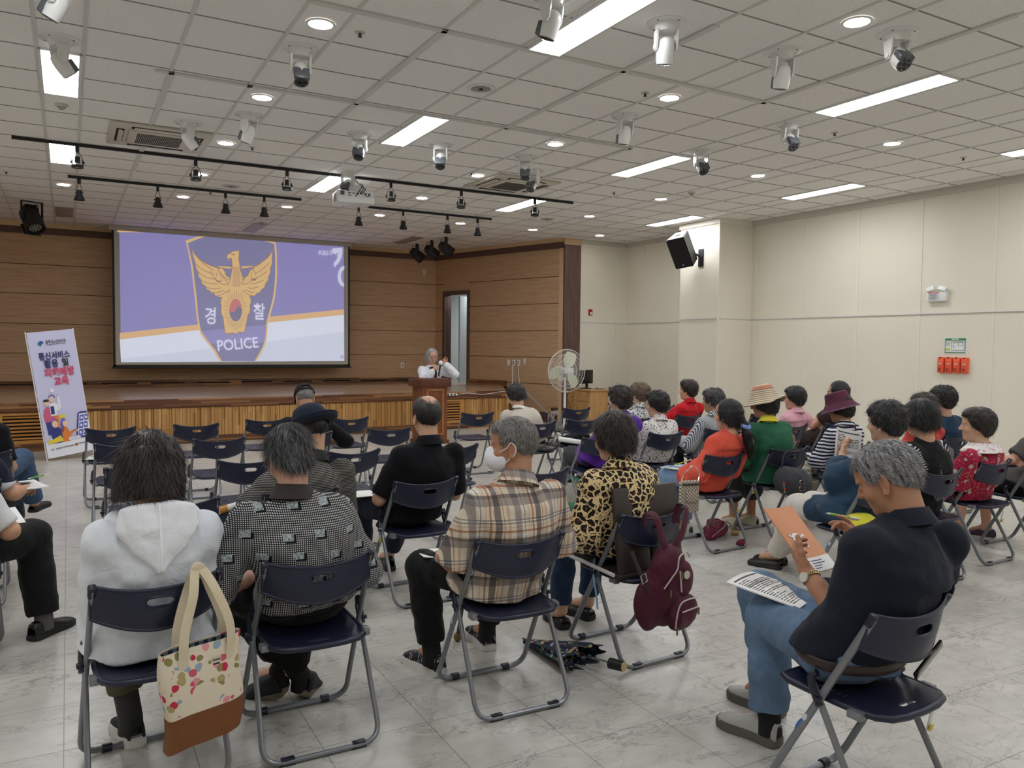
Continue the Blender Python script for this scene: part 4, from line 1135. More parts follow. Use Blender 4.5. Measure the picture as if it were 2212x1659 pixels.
# ------------------------------------------------------------------ shoes
def shoe(name, parent, heel, ydir, mat, solemat, ln=.265, Wd=.098, Hh=.10, sole=.028, tip=0.0, low=False, label=None, stripe=None, pitch=0.0, roll=0.0):
    """lofted shoe: heel point on the floor, pointing along ydir (xy); returns shoe object"""
    yd = Vector((ydir[0], ydir[1], 0)).normalized(); xd = Vector((yd.y, -yd.x, 0))
    Mx = Matrix((xd, yd, Vector((0, 0, 1)))).transposed().to_4x4(); Mx.translation = Vector(heel)
    Mx = Mx @ Matrix.Rotation(pitch, 4, 'X') @ Matrix.Rotation(roll, 4, 'Y')
    us = [0, .03, .10, .22, .36, .50, .64, .78, .90, .97, 1.0]
    ws = [.50, .66, .74, .74, .72, .80, .95, 1.0, .86, .55, .22]
    hs = [.80, .95, 1.0, 1.0, .96, .80, .64, .54, .46, .36, .22] if not low else [.5, .6, .64, .6, .52, .50, .48, .46, .42, .34, .2]
    m = MB(); G = []; n = 20
    for u, w_, h_ in zip(us, ws, hs):
        row = []
        hw, hh = w_ * Wd / 2, h_ * Hh
        for k in range(n + 1):
            a = PI * k / n; c, s_ = math.cos(a), math.sin(a)
            row.append((hw * (abs(c) ** .6) * (1 if c >= 0 else -1), u * ln, sole * .6 + (hh - sole * .6) * (s_ ** .7)))
        G.append(row)
    m.grid(G)
    bm = m.bm; bmesh.ops.holes_fill(bm, edges=[e for e in bm.edges if e.is_boundary], sides=0)
    o = m.build(name, mat, parent, smooth=60, label=label); o.matrix_basis = Mx
    m = MB(); out = []
    for k in range(36):
        t = k / 36 * 2 * PI
        y = .5 + .5 * math.sin(t); xw = np.interp(y, us, ws) * (Wd / 2 + .004)
        out.append((xw * (1 if math.cos(t) >= 0 else -1) * min(1, abs(math.cos(t)) * 6) ** .5, y * (ln + .008) - .004))
    m.prism(out, 0, sole, mi=0)
    bm = m.bm; es = [e for e in bm.edges if all(abs(v.co.z - sole) < 1e-6 or abs(v.co.z) < 1e-6 for v in e.verts) and abs(e.verts[0].co.z - e.verts[1].co.z) < 1e-6]
    bmesh.ops.bevel(bm, geom=es, offset=.006, segments=2, affect='EDGES')
    m.build('sole', solemat, o, smooth=60)
    return o
LV_M = [(-.14, .178, .130), (0, .172, .128), (.25, .160, .120), (.5, .166, .116), (.70, .176, .114), (.84, .158, .098), (.94, .098, .076), (1.0, .066, .064)]
LV_F = [(-.14, .185, .132), (0, .178, .128), (.25, .152, .112), (.5, .150, .110), (.70, .154, .106), (.84, .136, .090), (.94, .084, .066), (1.0, .056, .055)]
PEOPLE = {}
def clear_back(F, off=(0, 0)):
    """cloth pressed flat against the chair's backrest"""
    def fn(X, Y, Z):
        a = np.clip(np.abs(X - f32(off[0])) / f32(.205), 0, 1); yb = -.165 - .045 * (1 - a ** 2.4) + (.742 - Z) * .30 * (.25 + .75 * a ** 1.5) + .016 + off[1]
        m = (np.abs(X - f32(off[0])) < .222) & (Z > .545) & (Z < .775)
        return np.where(m, yb - Y, f32(-1))
    F.func(fn)
def person(key, x, y, th, label, head, hr=(0, 0, 0), female=False, fat=1.0, skinm=0, bow=.03, turn=0, sh=None, res=1.0,
           top=None, legs=None, arms=None, hair=None, shoes=None, pelvis=(0, .045, .532), sc=1.0, face_h=None, name='person', standing=False, neckoff=(0, -.042, -.168), groupname=None):
    """all points are in the seat's own frame: x right, y forward, z up from the floor"""
    P = {}
    Hc = np.array(head, float); R = rotm(*hr)
    tn = rotm(turn)
    if female: neckoff = (neckoff[0], neckoff[1], neckoff[2] + .014)
    N = Hc + tn @ np.array(neckoff) + np.array([0, -.07 * math.sin(math.radians(hr[1])), .02 * math.sin(math.radians(max(hr[1], 0)))])
    Pc = np.array(pelvis, float); side = tn @ np.array([1, 0, 0])
    LV = [(t, w_ * fat, d_ * fat) for t, w_, d_ in (LV_F if female else LV_M)]
    shw = sh or (.150 if female else .168)
    dn = np.array([0, .005, -.078])
    SH = {s: N + side * s * shw * sc + dn for s in (-1, 1)}
    up, fo = (.262, .235) if female else (.285, .255)
    up *= sc; fo *= sc
    A = {}
    arms = arms or {}
    for s in (-1, 1):
        a = dict(hand=(s * .10, .20, .60), pole=(s * .35, -.5, -.8), palm=(0, 0, -1), fd=(-s * .5, .8, -.1), curl=(25, 30, 20), vis=False)
        a.update(arms.get(s, {}))
        E_, W_ = ik(SH[s], a['hand'], up, fo, a['pole']); a['E'], a['W'] = E_, W_; A[s] = a
    lg = dict(kneeL=(-.10, .36, .50), kneeR=(.10, .36, .50), ankL=(-.10, .34, .09), ankR=(.10, .34, .09)); lg.update(legs or {})
    HJ = {s: Pc + np.array([s * .088, .02, -.005]) for s in (-1, 1)}
    KN = {-1: np.array(lg['kneeL'], float), 1: np.array(lg['kneeR'], float)}; AN = {-1: np.array(lg['ankL'], float), 1: np.array(lg['ankR'], float)}
    h0 = .013 * res
    allp = np.array([N, Pc, Hc] + list(SH.values()) + [A[s][q] for s in A for q in ('E', 'W')] + list(KN.values()) + list(AN.values()))
    lo, hi = allp.min(0) - .26, allp.max(0) + .26
    # ---- body
    F = Field(lo, hi, h0)
    F.trunk(Pc, N, side, [(max(t, -.02), w_, d_) for t, w_, d_ in LV[1:]], bow, inflate=-.012)
    F.ell(Pc, (.150 * fat, .112 * fat, .088), k=.03)
    for s in (-1, 1):
        F.ell(SH[s], (.052,) * 3, k=.03)
        F.chain([SH[s], A[s]['E']], [.046, .037], k=.03)
        F.chain([A[s]['E'], A[s]['W']], [.036, .026], k=.01)
        F.chain([HJ[s], KN[s], AN[s]], [.076, .052, .036], k=.02)
        fdv = np.array(lg.get('footL' if s < 0 else 'footR', (0, 1, 0)), float); fdv /= np.linalg.norm(fdv)
        F.chain([AN[s] + np.array([0, 0, -.01]), AN[s] + fdv * .12 + np.array([0, 0, -.05])], [.036, .026], k=.02)
    if not standing: clear_back(F, (0, .014))
    parts = [F.mesh()]
    # ---- head and neck
    Minv = R.T; nl = Minv @ (N + np.array([0, 0, .01]) - Hc)
    hf = head_field(face_h or .0055 * res, nl, female=female)
    V, Q = hf.mesh(); parts.append((V @ R.T + Hc, Q))
    # ---- visible forearms and hands
    for s in (-1, 1):
        a = A[s]
        if not a['vis']: continue
        E_, W_ = a['E'], a['W']; fdv = np.array(a['fd'], float); fdv /= np.linalg.norm(fdv)
        tip = W_ + fdv * .2; q = np.array([E_, W_, tip]); hh = a.get('h', .0045 * res)
        H = Field(q.min(0) - .075, q.max(0) + .075, hh)
        d = (W_ - E_)
        H.chain([E_ - d * .02, E_ + d * .25, E_ + d * .72, W_ + fdv * .015], [.0405, .0435, .0315, .0265] if not female else [.037, .039, .028, .0235], k=.02)
        hand_prims(H, W_, a['fd'], a['palm'], s, S=(1.0 if not female else .92) * sc, curl=a['curl'], thumb=a.get('thumb', (35, 25)), spread=a.get('spread', 6), per=a.get('per'))
        V, Q = H.mesh(); parts.append((V, Q))
    body = raw_mesh(name, parts, SKIN[skinm])
    body.location = (x, y, 0); body.rotation_euler = (0, 0, math.radians(th))
    tag(body, label, 'person', groupname)
    HM = Matrix.Translation(Hc) @ Matrix([list(r_) for r_ in R]).to_4x4()
    # ---- upper garment
    if top:
        inf = top.get('infl', .012); hem = top.get('hem', -.14); slv = top.get('sleeve', .8); sr = top.get('loose', .0)
        F = Field(lo, hi, top.get('h', .011) * res)
        lv = [(t, w_, d_) for t, w_, d_ in LV if t >= hem - .001]
        if lv[0][0] > hem: lv = [(hem, lv[0][1], lv[0][2])] + lv
        if top.get('flare'): lv = [(t, w_ + top['flare'] * max(0, .35 - t), d_ + .7 * top['flare'] * max(0, .35 - t)) for t, w_, d_ in lv]
        F.trunk(Pc, N, side, lv, bow, inflate=inf, k=.03, cap=.018)
        if top.get('belly'): F.ell(Pc + np.array([0, .06, .09]), (.15 * fat, .10, .12), k=.05)
        for s in (-1, 1):
            S_, E_, W_ = SH[s], A[s]['E'], A[s]['W']
            F.ell(S_ - np.array([0, 0, .005]), (.056 + inf * .5 + sr * .3,) * 3, k=.055)
            if slv <= 1.0:
                e = S_ + (E_ - S_) * slv; F.chain([S_, S_ + (E_ - S_) * .4, e], [.055 + inf * .5 + sr * .3, .055 + inf * .4 + sr * .8, .052 + inf * .4 + sr * 1.4], k=.035)
                d = (E_ - S_) / np.linalg.norm(E_ - S_); sl0 = e + d * .012
                # flat cuff: trim what bulges past the cuff plane close to the arm
                nn, cc = d, sl0
                X, Y, Z = np.meshgrid(*F.ax, indexing='ij')
                pl = (X - f32(cc[0])) * f32(nn[0]) + (Y - f32(cc[1])) * f32(nn[1]) + (Z - f32(cc[2])) * f32(nn[2])
                rad = np.sqrt((X - f32(cc[0])) ** 2 + (Y - f32(cc[1])) ** 2 + (Z - f32(cc[2])) ** 2)
                F.F = np.where((rad < .085 + sr) & (pl > -.04), np.maximum(F.F, np.minimum(pl, f32(.1) - rad)), F.F)
            else:
                F.chain([S_, E_], [.055 + inf * .5 + sr * .3, .050 + inf * .4 + sr], k=.035)
                w2 = E_ + (W_ - E_) * (slv - 1.0); F.chain([E_, w2], [.049 + inf * .4 + sr, .038 + inf * .3 + sr * 1.4], k=.02)
        if top.get('lap'):   # garment spreading on the thighs
            for s in (-1, 1): F.chain([HJ[s], HJ[s] + (KN[s] - HJ[s]) * top['lap']], [.10 * fat, .092], k=.03)
            F.func(lambda X, Y, Z: f32(.44) - Z)
        if 'zcut' in top: F.func(lambda X, Y, Z: f32(top['zcut']) - Z)
        if not standing: clear_back(F)
        F.func(lambda X, Y, Z: f32(.437) - Z) if (not standing and 'zmin' not in top) else None
        if 'zmin' in top: F.func(lambda X, Y, Z: f32(top['zmin']) - Z)
        V, Q = F.mesh(); V = smooth_mesh(V, Q, 1); Nn = vnormals(V, Q)
        w1 = top.get('wr', .006)
        sd = abs(hash_(key)) % 97
        fold = vnoise(V * np.array([1, 1, 1.8]), 9, sd) + .6 * vnoise(V * np.array([1.2, 1, 1.0]), 21, sd + 3)
        V = V + Nn * (w1 * fold)[:, None]
        o = raw_mesh(top.get('name', 'shirt'), [(V, Q)], top['mat'], body); P['top'] = o
        if top.get('collar'):
            cm = top['collar'] if not isinstance(top['collar'], bool) else top['mat']
            ax = Vector(Hc + R @ np.array([0, -.03, -.07]) - N).normalized()
            q = Vector((0, 0, 1)).rotation_difference(ax).to_matrix().to_4x4(); r0 = (.066 if not female else .058) * top.get('csc', 1.0)
            c = MB(); c.lathe([(r0 + .026, -.012), (r0 + .012, .018), (r0 + .000, .046 * top.get('ch', 1)), (r0 - .006, .046 * top.get('ch', 1)), (r0 - .002, .02), (r0 + .002, -.02)], n=36)
            for v in c.bm.verts:
                if v.co.y > 0: v.co.z -= v.co.y * .35
            co = c.build('collar', cm, o, smooth=70); co.matrix_basis = Matrix.Translation(Vector(N) + Vector((0, 0, .004))) @ q
    # ---- lower garment
    if lg.get('mat'):
        F = Field(lo, hi, .011 * res); fl = lg.get('loose', .0); kind = lg.get('kind', 'trousers'); up_t = lg.get('waist', .12)
        ax = (N - Pc); 
        F.ell(Pc, (.166 * fat, .126 * fat, .098), k=.03); F.trunk(Pc, N, side, [(-.02, .172 * fat, .128 * fat), (up_t, .166 * fat, .124 * fat)], 0, inflate=.004 + lg.get('winf', 0), k=.03, cap=.012)
        for s in (-1, 1):
            if kind == 'trousers':
                e = KN[s] + (AN[s] - KN[s]) * lg.get('len', .95)
                F.chain([HJ[s], KN[s]], [.092, .066 + fl], k=.03); F.chain([KN[s], KN[s] + (e - KN[s]) * .5, e], [.064 + fl, .056 + fl, .050 + fl * 1.1], k=.025)
                d = (AN[s] - KN[s]); d = d / np.linalg.norm(d)
                X, Y, Z = np.meshgrid(*F.ax, indexing='ij'); cc = e + d * .012
                pl = (X - f32(cc[0])) * f32(d[0]) + (Y - f32(cc[1])) * f32(d[1]) + (Z - f32(cc[2])) * f32(d[2]); rad = np.sqrt((X - f32(cc[0])) ** 2 + (Y - f32(cc[1])) ** 2 + (Z - f32(cc[2])) ** 2)
                F.F = np.where((rad < .10) & (pl > -.05), np.maximum(F.F, pl), F.F)
            else:       # shorts or skirt to the knee
                e = HJ[s] + (KN[s] - HJ[s]) * lg.get('len', 1.0); F.chain([HJ[s], e], [.096, .078 + fl], k=.05 if kind == 'shorts' else .09)
                if kind == 'skirt':
                    e2 = KN[s] + (AN[s] - KN[s]) * lg.get('drop', .35); F.chain([e, e2], [.082 + fl, .088 + fl], k=.10)
        if kind == 'skirt':
            km = (KN[-1] + KN[1]) / 2; F.ell((HJ[-1] + HJ[1] + km * 2) / 4, (.13, .2, .075), k=.06)
        if not standing: F.func(lambda X, Y, Z: np.where(Y < f32(.14), f32(.437) - Z, f32(-1)))
        V, Q = F.mesh(); V = smooth_mesh(V, Q, 1); Nn = vnormals(V, Q)
        V = V + Nn * (lg.get('wr', .004) * (vnoise(V * np.array([1, 1, 1.5]), 11, 5) + .7 * vnoise(V, 26, 8)))[:, None]
        P['bottom'] = raw_mesh({'trousers': 'trousers', 'shorts': 'shorts', 'skirt': 'skirt'}[kind], [(V, Q)], lg['mat'], body)
    # ---- hair
    if hair:
        hd = dict(kind='short', mat=HB, h=.0058 * res); hd.update(hair); P['hair'] = make_hair(HM, body, hd.pop('kind'), hd.pop('mat'), **hd)
    # ---- shoes
    if shoes:
        for s, nm in ((-1, 'L'), (1, 'R')):
            if nm in shoes:
                q = dict(shoes[nm]); q = {**{k_: v_ for k_, v_ in shoes.items() if k_ not in 'LR'}, **q}
                shoe('shoe', body, q.pop('heel'), q.pop('dir', (0, 1)), q.pop('mat'), q.pop('sm'), **q)
    if lg.get('sock'):
        for s in (-1, 1):
            sk = MB(); d = KN[s] - AN[s]; sk.tube([AN[s] + np.array([0, 0, -.06]), AN[s], AN[s] + d * .15, AN[s] + d * .45], [.046, .044, .044, .047], 14)
            sk.build('sock', lg['sock'], body)
    P.update(body=body, HM=HM, N=N, Hc=Hc, A=A, SH=SH, KN=KN, AN=AN, Pc=Pc, R=R, HJ=HJ)
    PEOPLE[key] = P
    return P
def hash_(s_): return sum(ord(c) * (i + 7) for i, c in enumerate(s_))
def glasses(P, mat, r=.021):
    m = MB()
    for s in (-1, 1):
        m.tube([(s * .032 + r * math.cos(a * PI / 9), .098, -.008 + r * .88 * math.sin(a * PI / 9)) for a in range(18)], .0014, 6, closed=True)
        m.tube([(s * .053, .097, -.004), (s * .074, .08, -.002), (s * .082, .0, -.004), (s * .083, -.02, -.018)], .0014, 6)
    m.tube([(-.011, .099, -.004), (0, .103, 0), (.011, .099, -.004)], .0014, 6)
    o = m.build('glasses', mat, P['body']); o.matrix_basis = P['HM']; return o
def on_surface_strap(name, pts, mat, parent, w_=.02, t_=.003, up=None):
    m = MB(); m.tube(spline(pts, 6), w_ / 2, 8, flat=(t_ / w_ * 2, 1.0), up=up); return m.build(name, mat, parent)
# ================================================================== cloth patterns (object x across, y forward, z up)
def stripes(t, sock, period, duty, off=0.0):
    f = t.math('FRACT', t.math('ADD', t.math('DIVIDE', sock, period), off + 50)); return t.math('LESS_THAN', f, duty)
def cloth_pat(name, fn, rough=.85, wr=.3, wsc=9):
    t = NT(name); col = fn(t); t.color(col); t.set(rough, 0, .2, sheen=.05); t.bump(t.noise(t.coords('Object', (1, 1, .6)), wsc, 4, .55, .8), wr, .03); return t.m
def f_check(t):
    S = t.sep(t.coords()); a = stripes(t, S[0], .0076, .5); b = stripes(t, S[2], .0076, .5)
    sq = t.math('MULTIPLY', a, b); base = t.mix(sq, srgb(58, 57, 60), srgb(214, 212, 210))
    base = t.mix(t.math('MULTIPLY', t.math('SUBTRACT', 1.0, t.math('MAXIMUM', a, b)), .8), base, srgb(30, 29, 31))
    def cell(px, pz, sh, ox, oz, w_, h_):
        iz = t.math('FLOOR', t.math('DIVIDE', S[2], pz)); xs = t.math('ADD', S[0], t.math('MULTIPLY', t.math('MODULO', t.math('ADD', iz, 20), 2), sh))
        ix = t.math('FLOOR', t.math('DIVIDE', xs, px)); wn = t.add('ShaderNodeTexWhiteNoise', noise_dimensions='2D'); cb = t.add('ShaderNodeCombineXYZ'); t.L(ix, cb.inputs[0]); t.L(iz, cb.inputs[1]); t.L(cb.outputs[0], wn.inputs['Vector'])
        jit = t.math('MULTIPLY', t.math('SUBTRACT', wn.outputs['Value'], .5), .25)
        fx = t.math('ADD', t.math('FRACT', t.math('DIVIDE', xs, px)), jit); fz = t.math('SUBTRACT', t.math('FRACT', t.math('DIVIDE', S[2], pz)), jit)
        ins = lambda o1, o2: t.math('MULTIPLY', t.math('LESS_THAN', t.math('ABSOLUTE', t.math('SUBTRACT', fx, .5 + o1)), w_), t.math('LESS_THAN', t.math('ABSOLUTE', t.math('SUBTRACT', fz, .5 + o2)), h_))
        return ins(0, 0), ins(.07, -.08)
    r, k = cell(.125, .088, .062, 0, 0, .155, .15)
    col = t.mix(k, base, srgb(16, 15, 17)); n = t.noise(t.coords(), 120, 2)
    return t.mix(r, col, t.ramp(n, [(.35, srgb(98, 106, 112)), (.6, srgb(176, 184, 186))]))
def f_plaid(t):
    S = t.sep(t.coords()); n = 0
    cream, grey, dk, br, wh, tan = srgb(214, 198, 178), srgb(132, 124, 122), srgb(84, 76, 76), srgb(158, 96, 62), srgb(226, 232, 234), srgb(186, 160, 136)
    rx = t.ramp(t.math('FRACT', t.math('ADD', t.math('DIVIDE', S[0], .185), 10.30)), [(0, cream), (.12, grey), (.27, cream), (.31, wh), (.34, grey), (.37, wh), (.40, cream), (.46, tan), (.48, cream), (.55, br), (.59, cream), (.66, dk), (.80, cream), (.84, br), (.86, cream), (.93, tan)], 'CONSTANT')
    rz = t.ramp(t.math('FRACT', t.math('ADD', t.math('DIVIDE', S[2], .175), 10.12)), [(0, cream), (.14, grey), (.30, dk), (.38, cream), (.44, wh), (.47, cream), (.52, br), (.57, cream), (.64, tan), (.66, cream), (.72, grey), (.76, wh), (.79, grey), (.83, cream)], 'CONSTANT')
    return t.mix(.9, t.mix(.5, rx, rz), t.mix(1.0, rx, rz, 'MULTIPLY'), 'MIX') if False else t.mix(.55, t.mix(.5, rx, rz), t.mix(1.0, rx, rz, 'DARKEN'))
def f_leopard(t):
    v = t.coords('Object', (1, .8, 1)); n = t.add('ShaderNodeTexNoise'); n.inputs['Scale'].default_value = 30; n.inputs['Detail'].default_value = 2; t.L(v, n.inputs['Vector'])
    vm = t.add('ShaderNodeVectorMath', operation='MULTIPLY_ADD'); t.L(n.outputs['Color'], vm.inputs[0]); vm.inputs[1].default_value = (.028,) * 3; t.L(v, vm.inputs[2])
    a = t.voronoi(vm.outputs[0], 30, 'DISTANCE_TO_EDGE', .85); c = t.voronoi(vm.outputs[0], 30, 'F1', .85)
    spot = t.math('GREATER_THAN', a, .12); core = t.math('MULTIPLY', t.math('LESS_THAN', c, .22), t.math('GREATER_THAN', t.noise(v, 16, 2), .52))
    col = t.mix(spot, srgb(222, 196, 146), srgb(30, 22, 21)); col = t.mix(core, col, srgb(112, 66, 48))
    d = t.math('LESS_THAN', t.voronoi(v, 75, 'F1', 1), .26); return t.mix(t.math('MULTIPLY', d, t.math('SUBTRACT', 1.0, spot)), col, srgb(34, 26, 24))
def f_dots(t):
    v = t.coords(); d = t.voronoi(v, 62, 'F1', .9); m_ = t.math('LESS_THAN', d, t.math('MULTIPLY', t.noise(v, 40, 1), .62)); return t.mix(m_, srgb(226, 222, 220), srgb(26, 25, 30))
def f_swirl(t):
    n = t.noise(t.coords(), 17, 2, .5, 1.6); b = t.math('ABSOLUTE', t.math('SUBTRACT', t.math('FRACT', t.math('MULTIPLY', n, 4.0)), .5)); return t.mix(t.math('LESS_THAN', b, .17), srgb(226, 226, 228), srgb(22, 22, 26))
def f_paisley(t):
    v = t.coords(); n = t.add('ShaderNodeTexNoise'); n.inputs['Scale'].default_value = 14; t.L(v, n.inputs['Vector'])
    vm = t.add('ShaderNodeVectorMath', operation='MULTIPLY_ADD'); t.L(n.outputs['Color'], vm.inputs[0]); vm.inputs[1].default_value = (.05,) * 3; t.L(v, vm.inputs[2])
    d = t.voronoi(vm.outputs[0], 22, 'F1', .9); cc = t.voronoi(vm.outputs[0], 22, 'F1', .9, 'Color'); s1 = t.sep(cc)[0]
    col = t.ramp(d, [(0, srgb(206, 196, 186)), (.16, srgb(120, 60, 70)), (.22, srgb(196, 186, 178)), (.36, srgb(150, 128, 126)), (.44, srgb(158, 32, 62)), (1, srgb(158, 32, 62))], 'CONSTANT')
    col2 = t.ramp(t.voronoi(v, 58, 'F1', 1), [(0, srgb(222, 190, 80)), (.18, srgb(196, 70, 96)), (.36, srgb(158, 32, 62))], 'CONSTANT')
    return t.mix(t.math('GREATER_THAN', s1, .52), col2, col)
def f_lines(ax, period, duty, a, b, wob=0.0, rot=(0, 0, 0)):
    def f(t):
        v = t.coords('Object', rot=rot); S = t.sep(v); q = S[ax]
        if wob: q = t.math('ADD', q, t.math('MULTIPLY', t.noise(t.coords(), 8, 2), wob))
        return t.mix(stripes(t, q, period, duty), srgb(*a), srgb(*b))
    return f
def f_geo(t):
    S = t.sep(t.coords()); d = t.math('ADD', S[0], t.math('MULTIPLY', S[2], .55)); st = stripes(t, t.math('SUBTRACT', S[2], t.math('MULTIPLY', S[0], .45)), .019, .30)
    n = t.voronoi(t.coords('Object', (1, 1, .8)), 6.5, 'F1', 1, 'Color'); s1 = t.sep(n)
    col = t.mix(t.math('MULTIPLY', st, t.math('GREATER_THAN', s1[0], .52)), srgb(20, 20, 23), srgb(206, 204, 206))
    fine = stripes(t, t.math('ADD', S[2], t.math('MULTIPLY', S[0], .2)), .008, .4)
    return t.mix(t.math('MULTIPLY', t.math('LESS_THAN', s1[1], .26), t.math('ADD', .35, t.math('MULTIPLY', fine, .5))), col, srgb(128, 126, 130))
def f_knit(t):
    S = t.sep(t.coords()); a = stripes(t, S[0], .011, .55); b = stripes(t, S[2], .010, .5); return t.mix(t.math('MULTIPLY', a, b), srgb(186, 176, 164), srgb(222, 213, 202))
C_NAVY = cloth('navy_polo', (26, 30, 42), .9); C_BLACKNAVY = cloth('black_polo', (14, 15, 20), .9); C_BLK = cloth('black_cloth', (20, 20, 22), .85); C_BLK2 = cloth('black_trousers', (18, 19, 20), .8, .4)
C_JEAN = cloth('denim', (96, 120, 148), .85, .5, 14, .16); C_JEAND = cloth('denim_dark', (38, 58, 84), .85, .5, 14, .14); C_NAVYT = cloth('navy_trousers', (34, 40, 54), .85, .45)
C_WHITE = cloth('white_jacket', (226, 230, 238), .55, .55, 8, .05); C_CREAM = cloth_pat('cream_knit', f_knit)
SH_BLK = M('shoe_black', (22, 22, 23), .4); SH_SOLE = M('shoe_sole_black', (30, 30, 31), .7); SH_WSOLE = M('shoe_sole_white', (214, 212, 208), .6); SH_WHITE = M('shoe_white', (216, 214, 206), .5); SH_BEIGE = M('shoe_beige', (186, 182, 160), .7); SH_GREY = M('shoe_grey', (172, 170, 166), .7); SH_GSOLE = M('shoe_sole_grey', (92, 90, 86), .7)
SH_KNIT = NT('shoe_knit'); _s = SH_KNIT.sep(SH_KNIT.coords()); SH_KNIT.color(SH_KNIT.mix(SH_KNIT.math('MULTIPLY', stripes(SH_KNIT, _s[1], .012, .35), SH_KNIT.math('GREATER_THAN', SH_KNIT.noise(SH_KNIT.coords(), 40, 1), .5)), srgb(20, 20, 22), srgb(176, 176, 178))); SH_KNIT.set(.8); SH_KNIT = SH_KNIT.m

def bald_mat():
    t = NT('thinning_hair'); v = t.coords('Object'); S = t.sep(v); n = t.noise(v, 60, 3)
    a = t.math('MULTIPLY', S[0], 1 / .050); b = t.math('MULTIPLY', t.math('ADD', S[1], .040), 1 / .062); d = t.math('SQRT', t.math('ADD', t.math('MULTIPLY', a, a), t.math('MULTIPLY', b, b)))
    d = t.math('ADD', d, t.math('MULTIPLY', t.math('SUBTRACT', n, .5), .7)); m_ = t.math('MULTIPLY', t.math('GREATER_THAN', S[2], .03), t.math('SUBTRACT', 1.0, t.ramp(d, [(.62, (0, 0, 0)), (1.0, (1, 1, 1))])))
    st = t.ramp(t.noise(t.coords('Object', (55, 55, 7)), 2.2, 4, .6, .6), [(.4, srgb(14, 13, 13)), (.65, srgb(36, 33, 32))])
    t.color(t.mix(m_, st, srgb(196, 152, 128))); t.set(.45); return t.m
# ================================================================== people, front-left block
person('white', .25, 3.08, 3, 'person in a white hooded jacket with a dark bob, seen from behind at lower left', (.005, .02, 1.10), (-14, 22, 0), True, 1.12, 0, .035, 0, .160, .8,
  top=dict(mat=C_WHITE, sleeve=1.95, loose=.006, infl=.014, hem=-.14, flare=.05, lap=.25, wr=.009, name='jacket'),
  arms={-1: dict(hand=(-.08, .24, .58), pole=(-.4, -.5, -.8)), 1: dict(hand=(.08, .24, .58), pole=(.4, -.5, -.8))},
  legs=dict(mat=cloth('olive_capri', (86, 84, 66), .85, .4), kneeL=(-.10, .34, .49), kneeR=(.10, .34, .49), ankL=(-.045, .255, .10), ankR=(.18, .26, .10), len=.72, kind='trousers', loose=.01, footL=(-.1, 1, 0), sock=M('sock_grey', (58, 58, 60), .9)),
  hair=dict(kind='bob', mat=HBR, nstr=5200, slen=.06, seed=2, vol=1.06, frizz=.012, lump=.005, lsc=26), shoes=dict(mat=M('shoe_black_mesh', (26, 26, 27), .8), sm=SH_WSOLE, sole=.042, Hh=.105, **{'L': dict(heel=(-.03, .19, 0), dir=(-.15, 1), ln=.25), 'R': dict(heel=(.18, .20, 0), dir=(.05, 1), ln=.25)}))
person('hound', .82, 3.10, 0, 'person with wavy dark grey hair in a black and white checked shirt with patches', (-.055, .10, 1.105), (10, 34, 0), False, 1.08, 3, .06, 0, .172, .8,
  top=dict(mat=cloth_pat('check_shirt', f_check), sleeve=1.02, loose=.022, infl=.018, hem=-.02, wr=.008, collar=M('collar_brown', (46, 38, 36), .8), csc=1.02, zcut=.515),
  arms={-1: dict(hand=(-.16, .20, .60), pole=(-.7, -.35, -.6), vis=True, fd=(.5, .8, -.2), palm=(0, .2, -1)), 1: dict(hand=(.12, .26, .58), pole=(.6, -.4, -.7))},
  legs=dict(mat=C_BLK2, kneeL=(-.24, .30, .50), kneeR=(.20, .32, .50), ankL=(.05, .31, .10), ankR=(-.04, .33, .13), loose=.016, len=.9, wr=.007, footL=(.3, 1, .0), footR=(-.4, 1, 0), sock=M('sock_black', (20, 20, 22), .9)),
  hair=dict(kind='mid', mat=HGD, nstr=7000, slen=.07, seed=3, vol=.98, lump=.003, frizz=.0, tn=.2, hlift=-.005, sw=.0010), shoes=dict(mat=M('shoe_dark', (26, 27, 30), .7), sm=M('shoe_sole_tan', (122, 110, 92), .8), **{'L': dict(heel=(.035, .27, .03), dir=(.55, 1), pitch=-.30, roll=.3), 'R': dict(heel=(-.01, .30, .05), dir=(-.75, 1), pitch=-.35, roll=-.5)}))
person('bowler', 1.10, 4.50, 3, 'person in a navy round hat and thin striped polo, behind the checked shirt man', (.14, .10, 1.05), (20, 18, 0), False, 1.10, 1, .05, -4, .172, .9,
  top=dict(mat=cloth_pat('thin_stripe_polo', f_lines(2, .0085, .42, (30, 30, 33), (140, 136, 128), .004)), sleeve=.92, loose=.014, infl=.014, zcut=.50, collar=M('collar_black', (24, 24, 26), .8)),
  arms={-1: dict(hand=(-.20, .30, .60), pole=(-.75, -.3, -.6), vis=True, fd=(.35, .9, -.2), palm=(.2, 0, -1), curl=(30, 40, 30)), 1: dict(hand=(.20, .26, .58), pole=(.4, -.5, -.8))},
  legs=dict(mat=C_NAVYT, kneeL=(-.28, .33, .50), kneeR=(.20, .36, .50), ankL=(-.30, .28, .09), ankR=(.2, .33, .09), loose=.016),
  hair=dict(kind='short', mat=HB, lump=.003, nstr=700, slen=.03), shoes=dict(mat=SH_BLK, sm=SH_SOLE, **{'L': dict(heel=(-.30, .22, 0)), 'R': dict(heel=(.2, .27, 0))}))
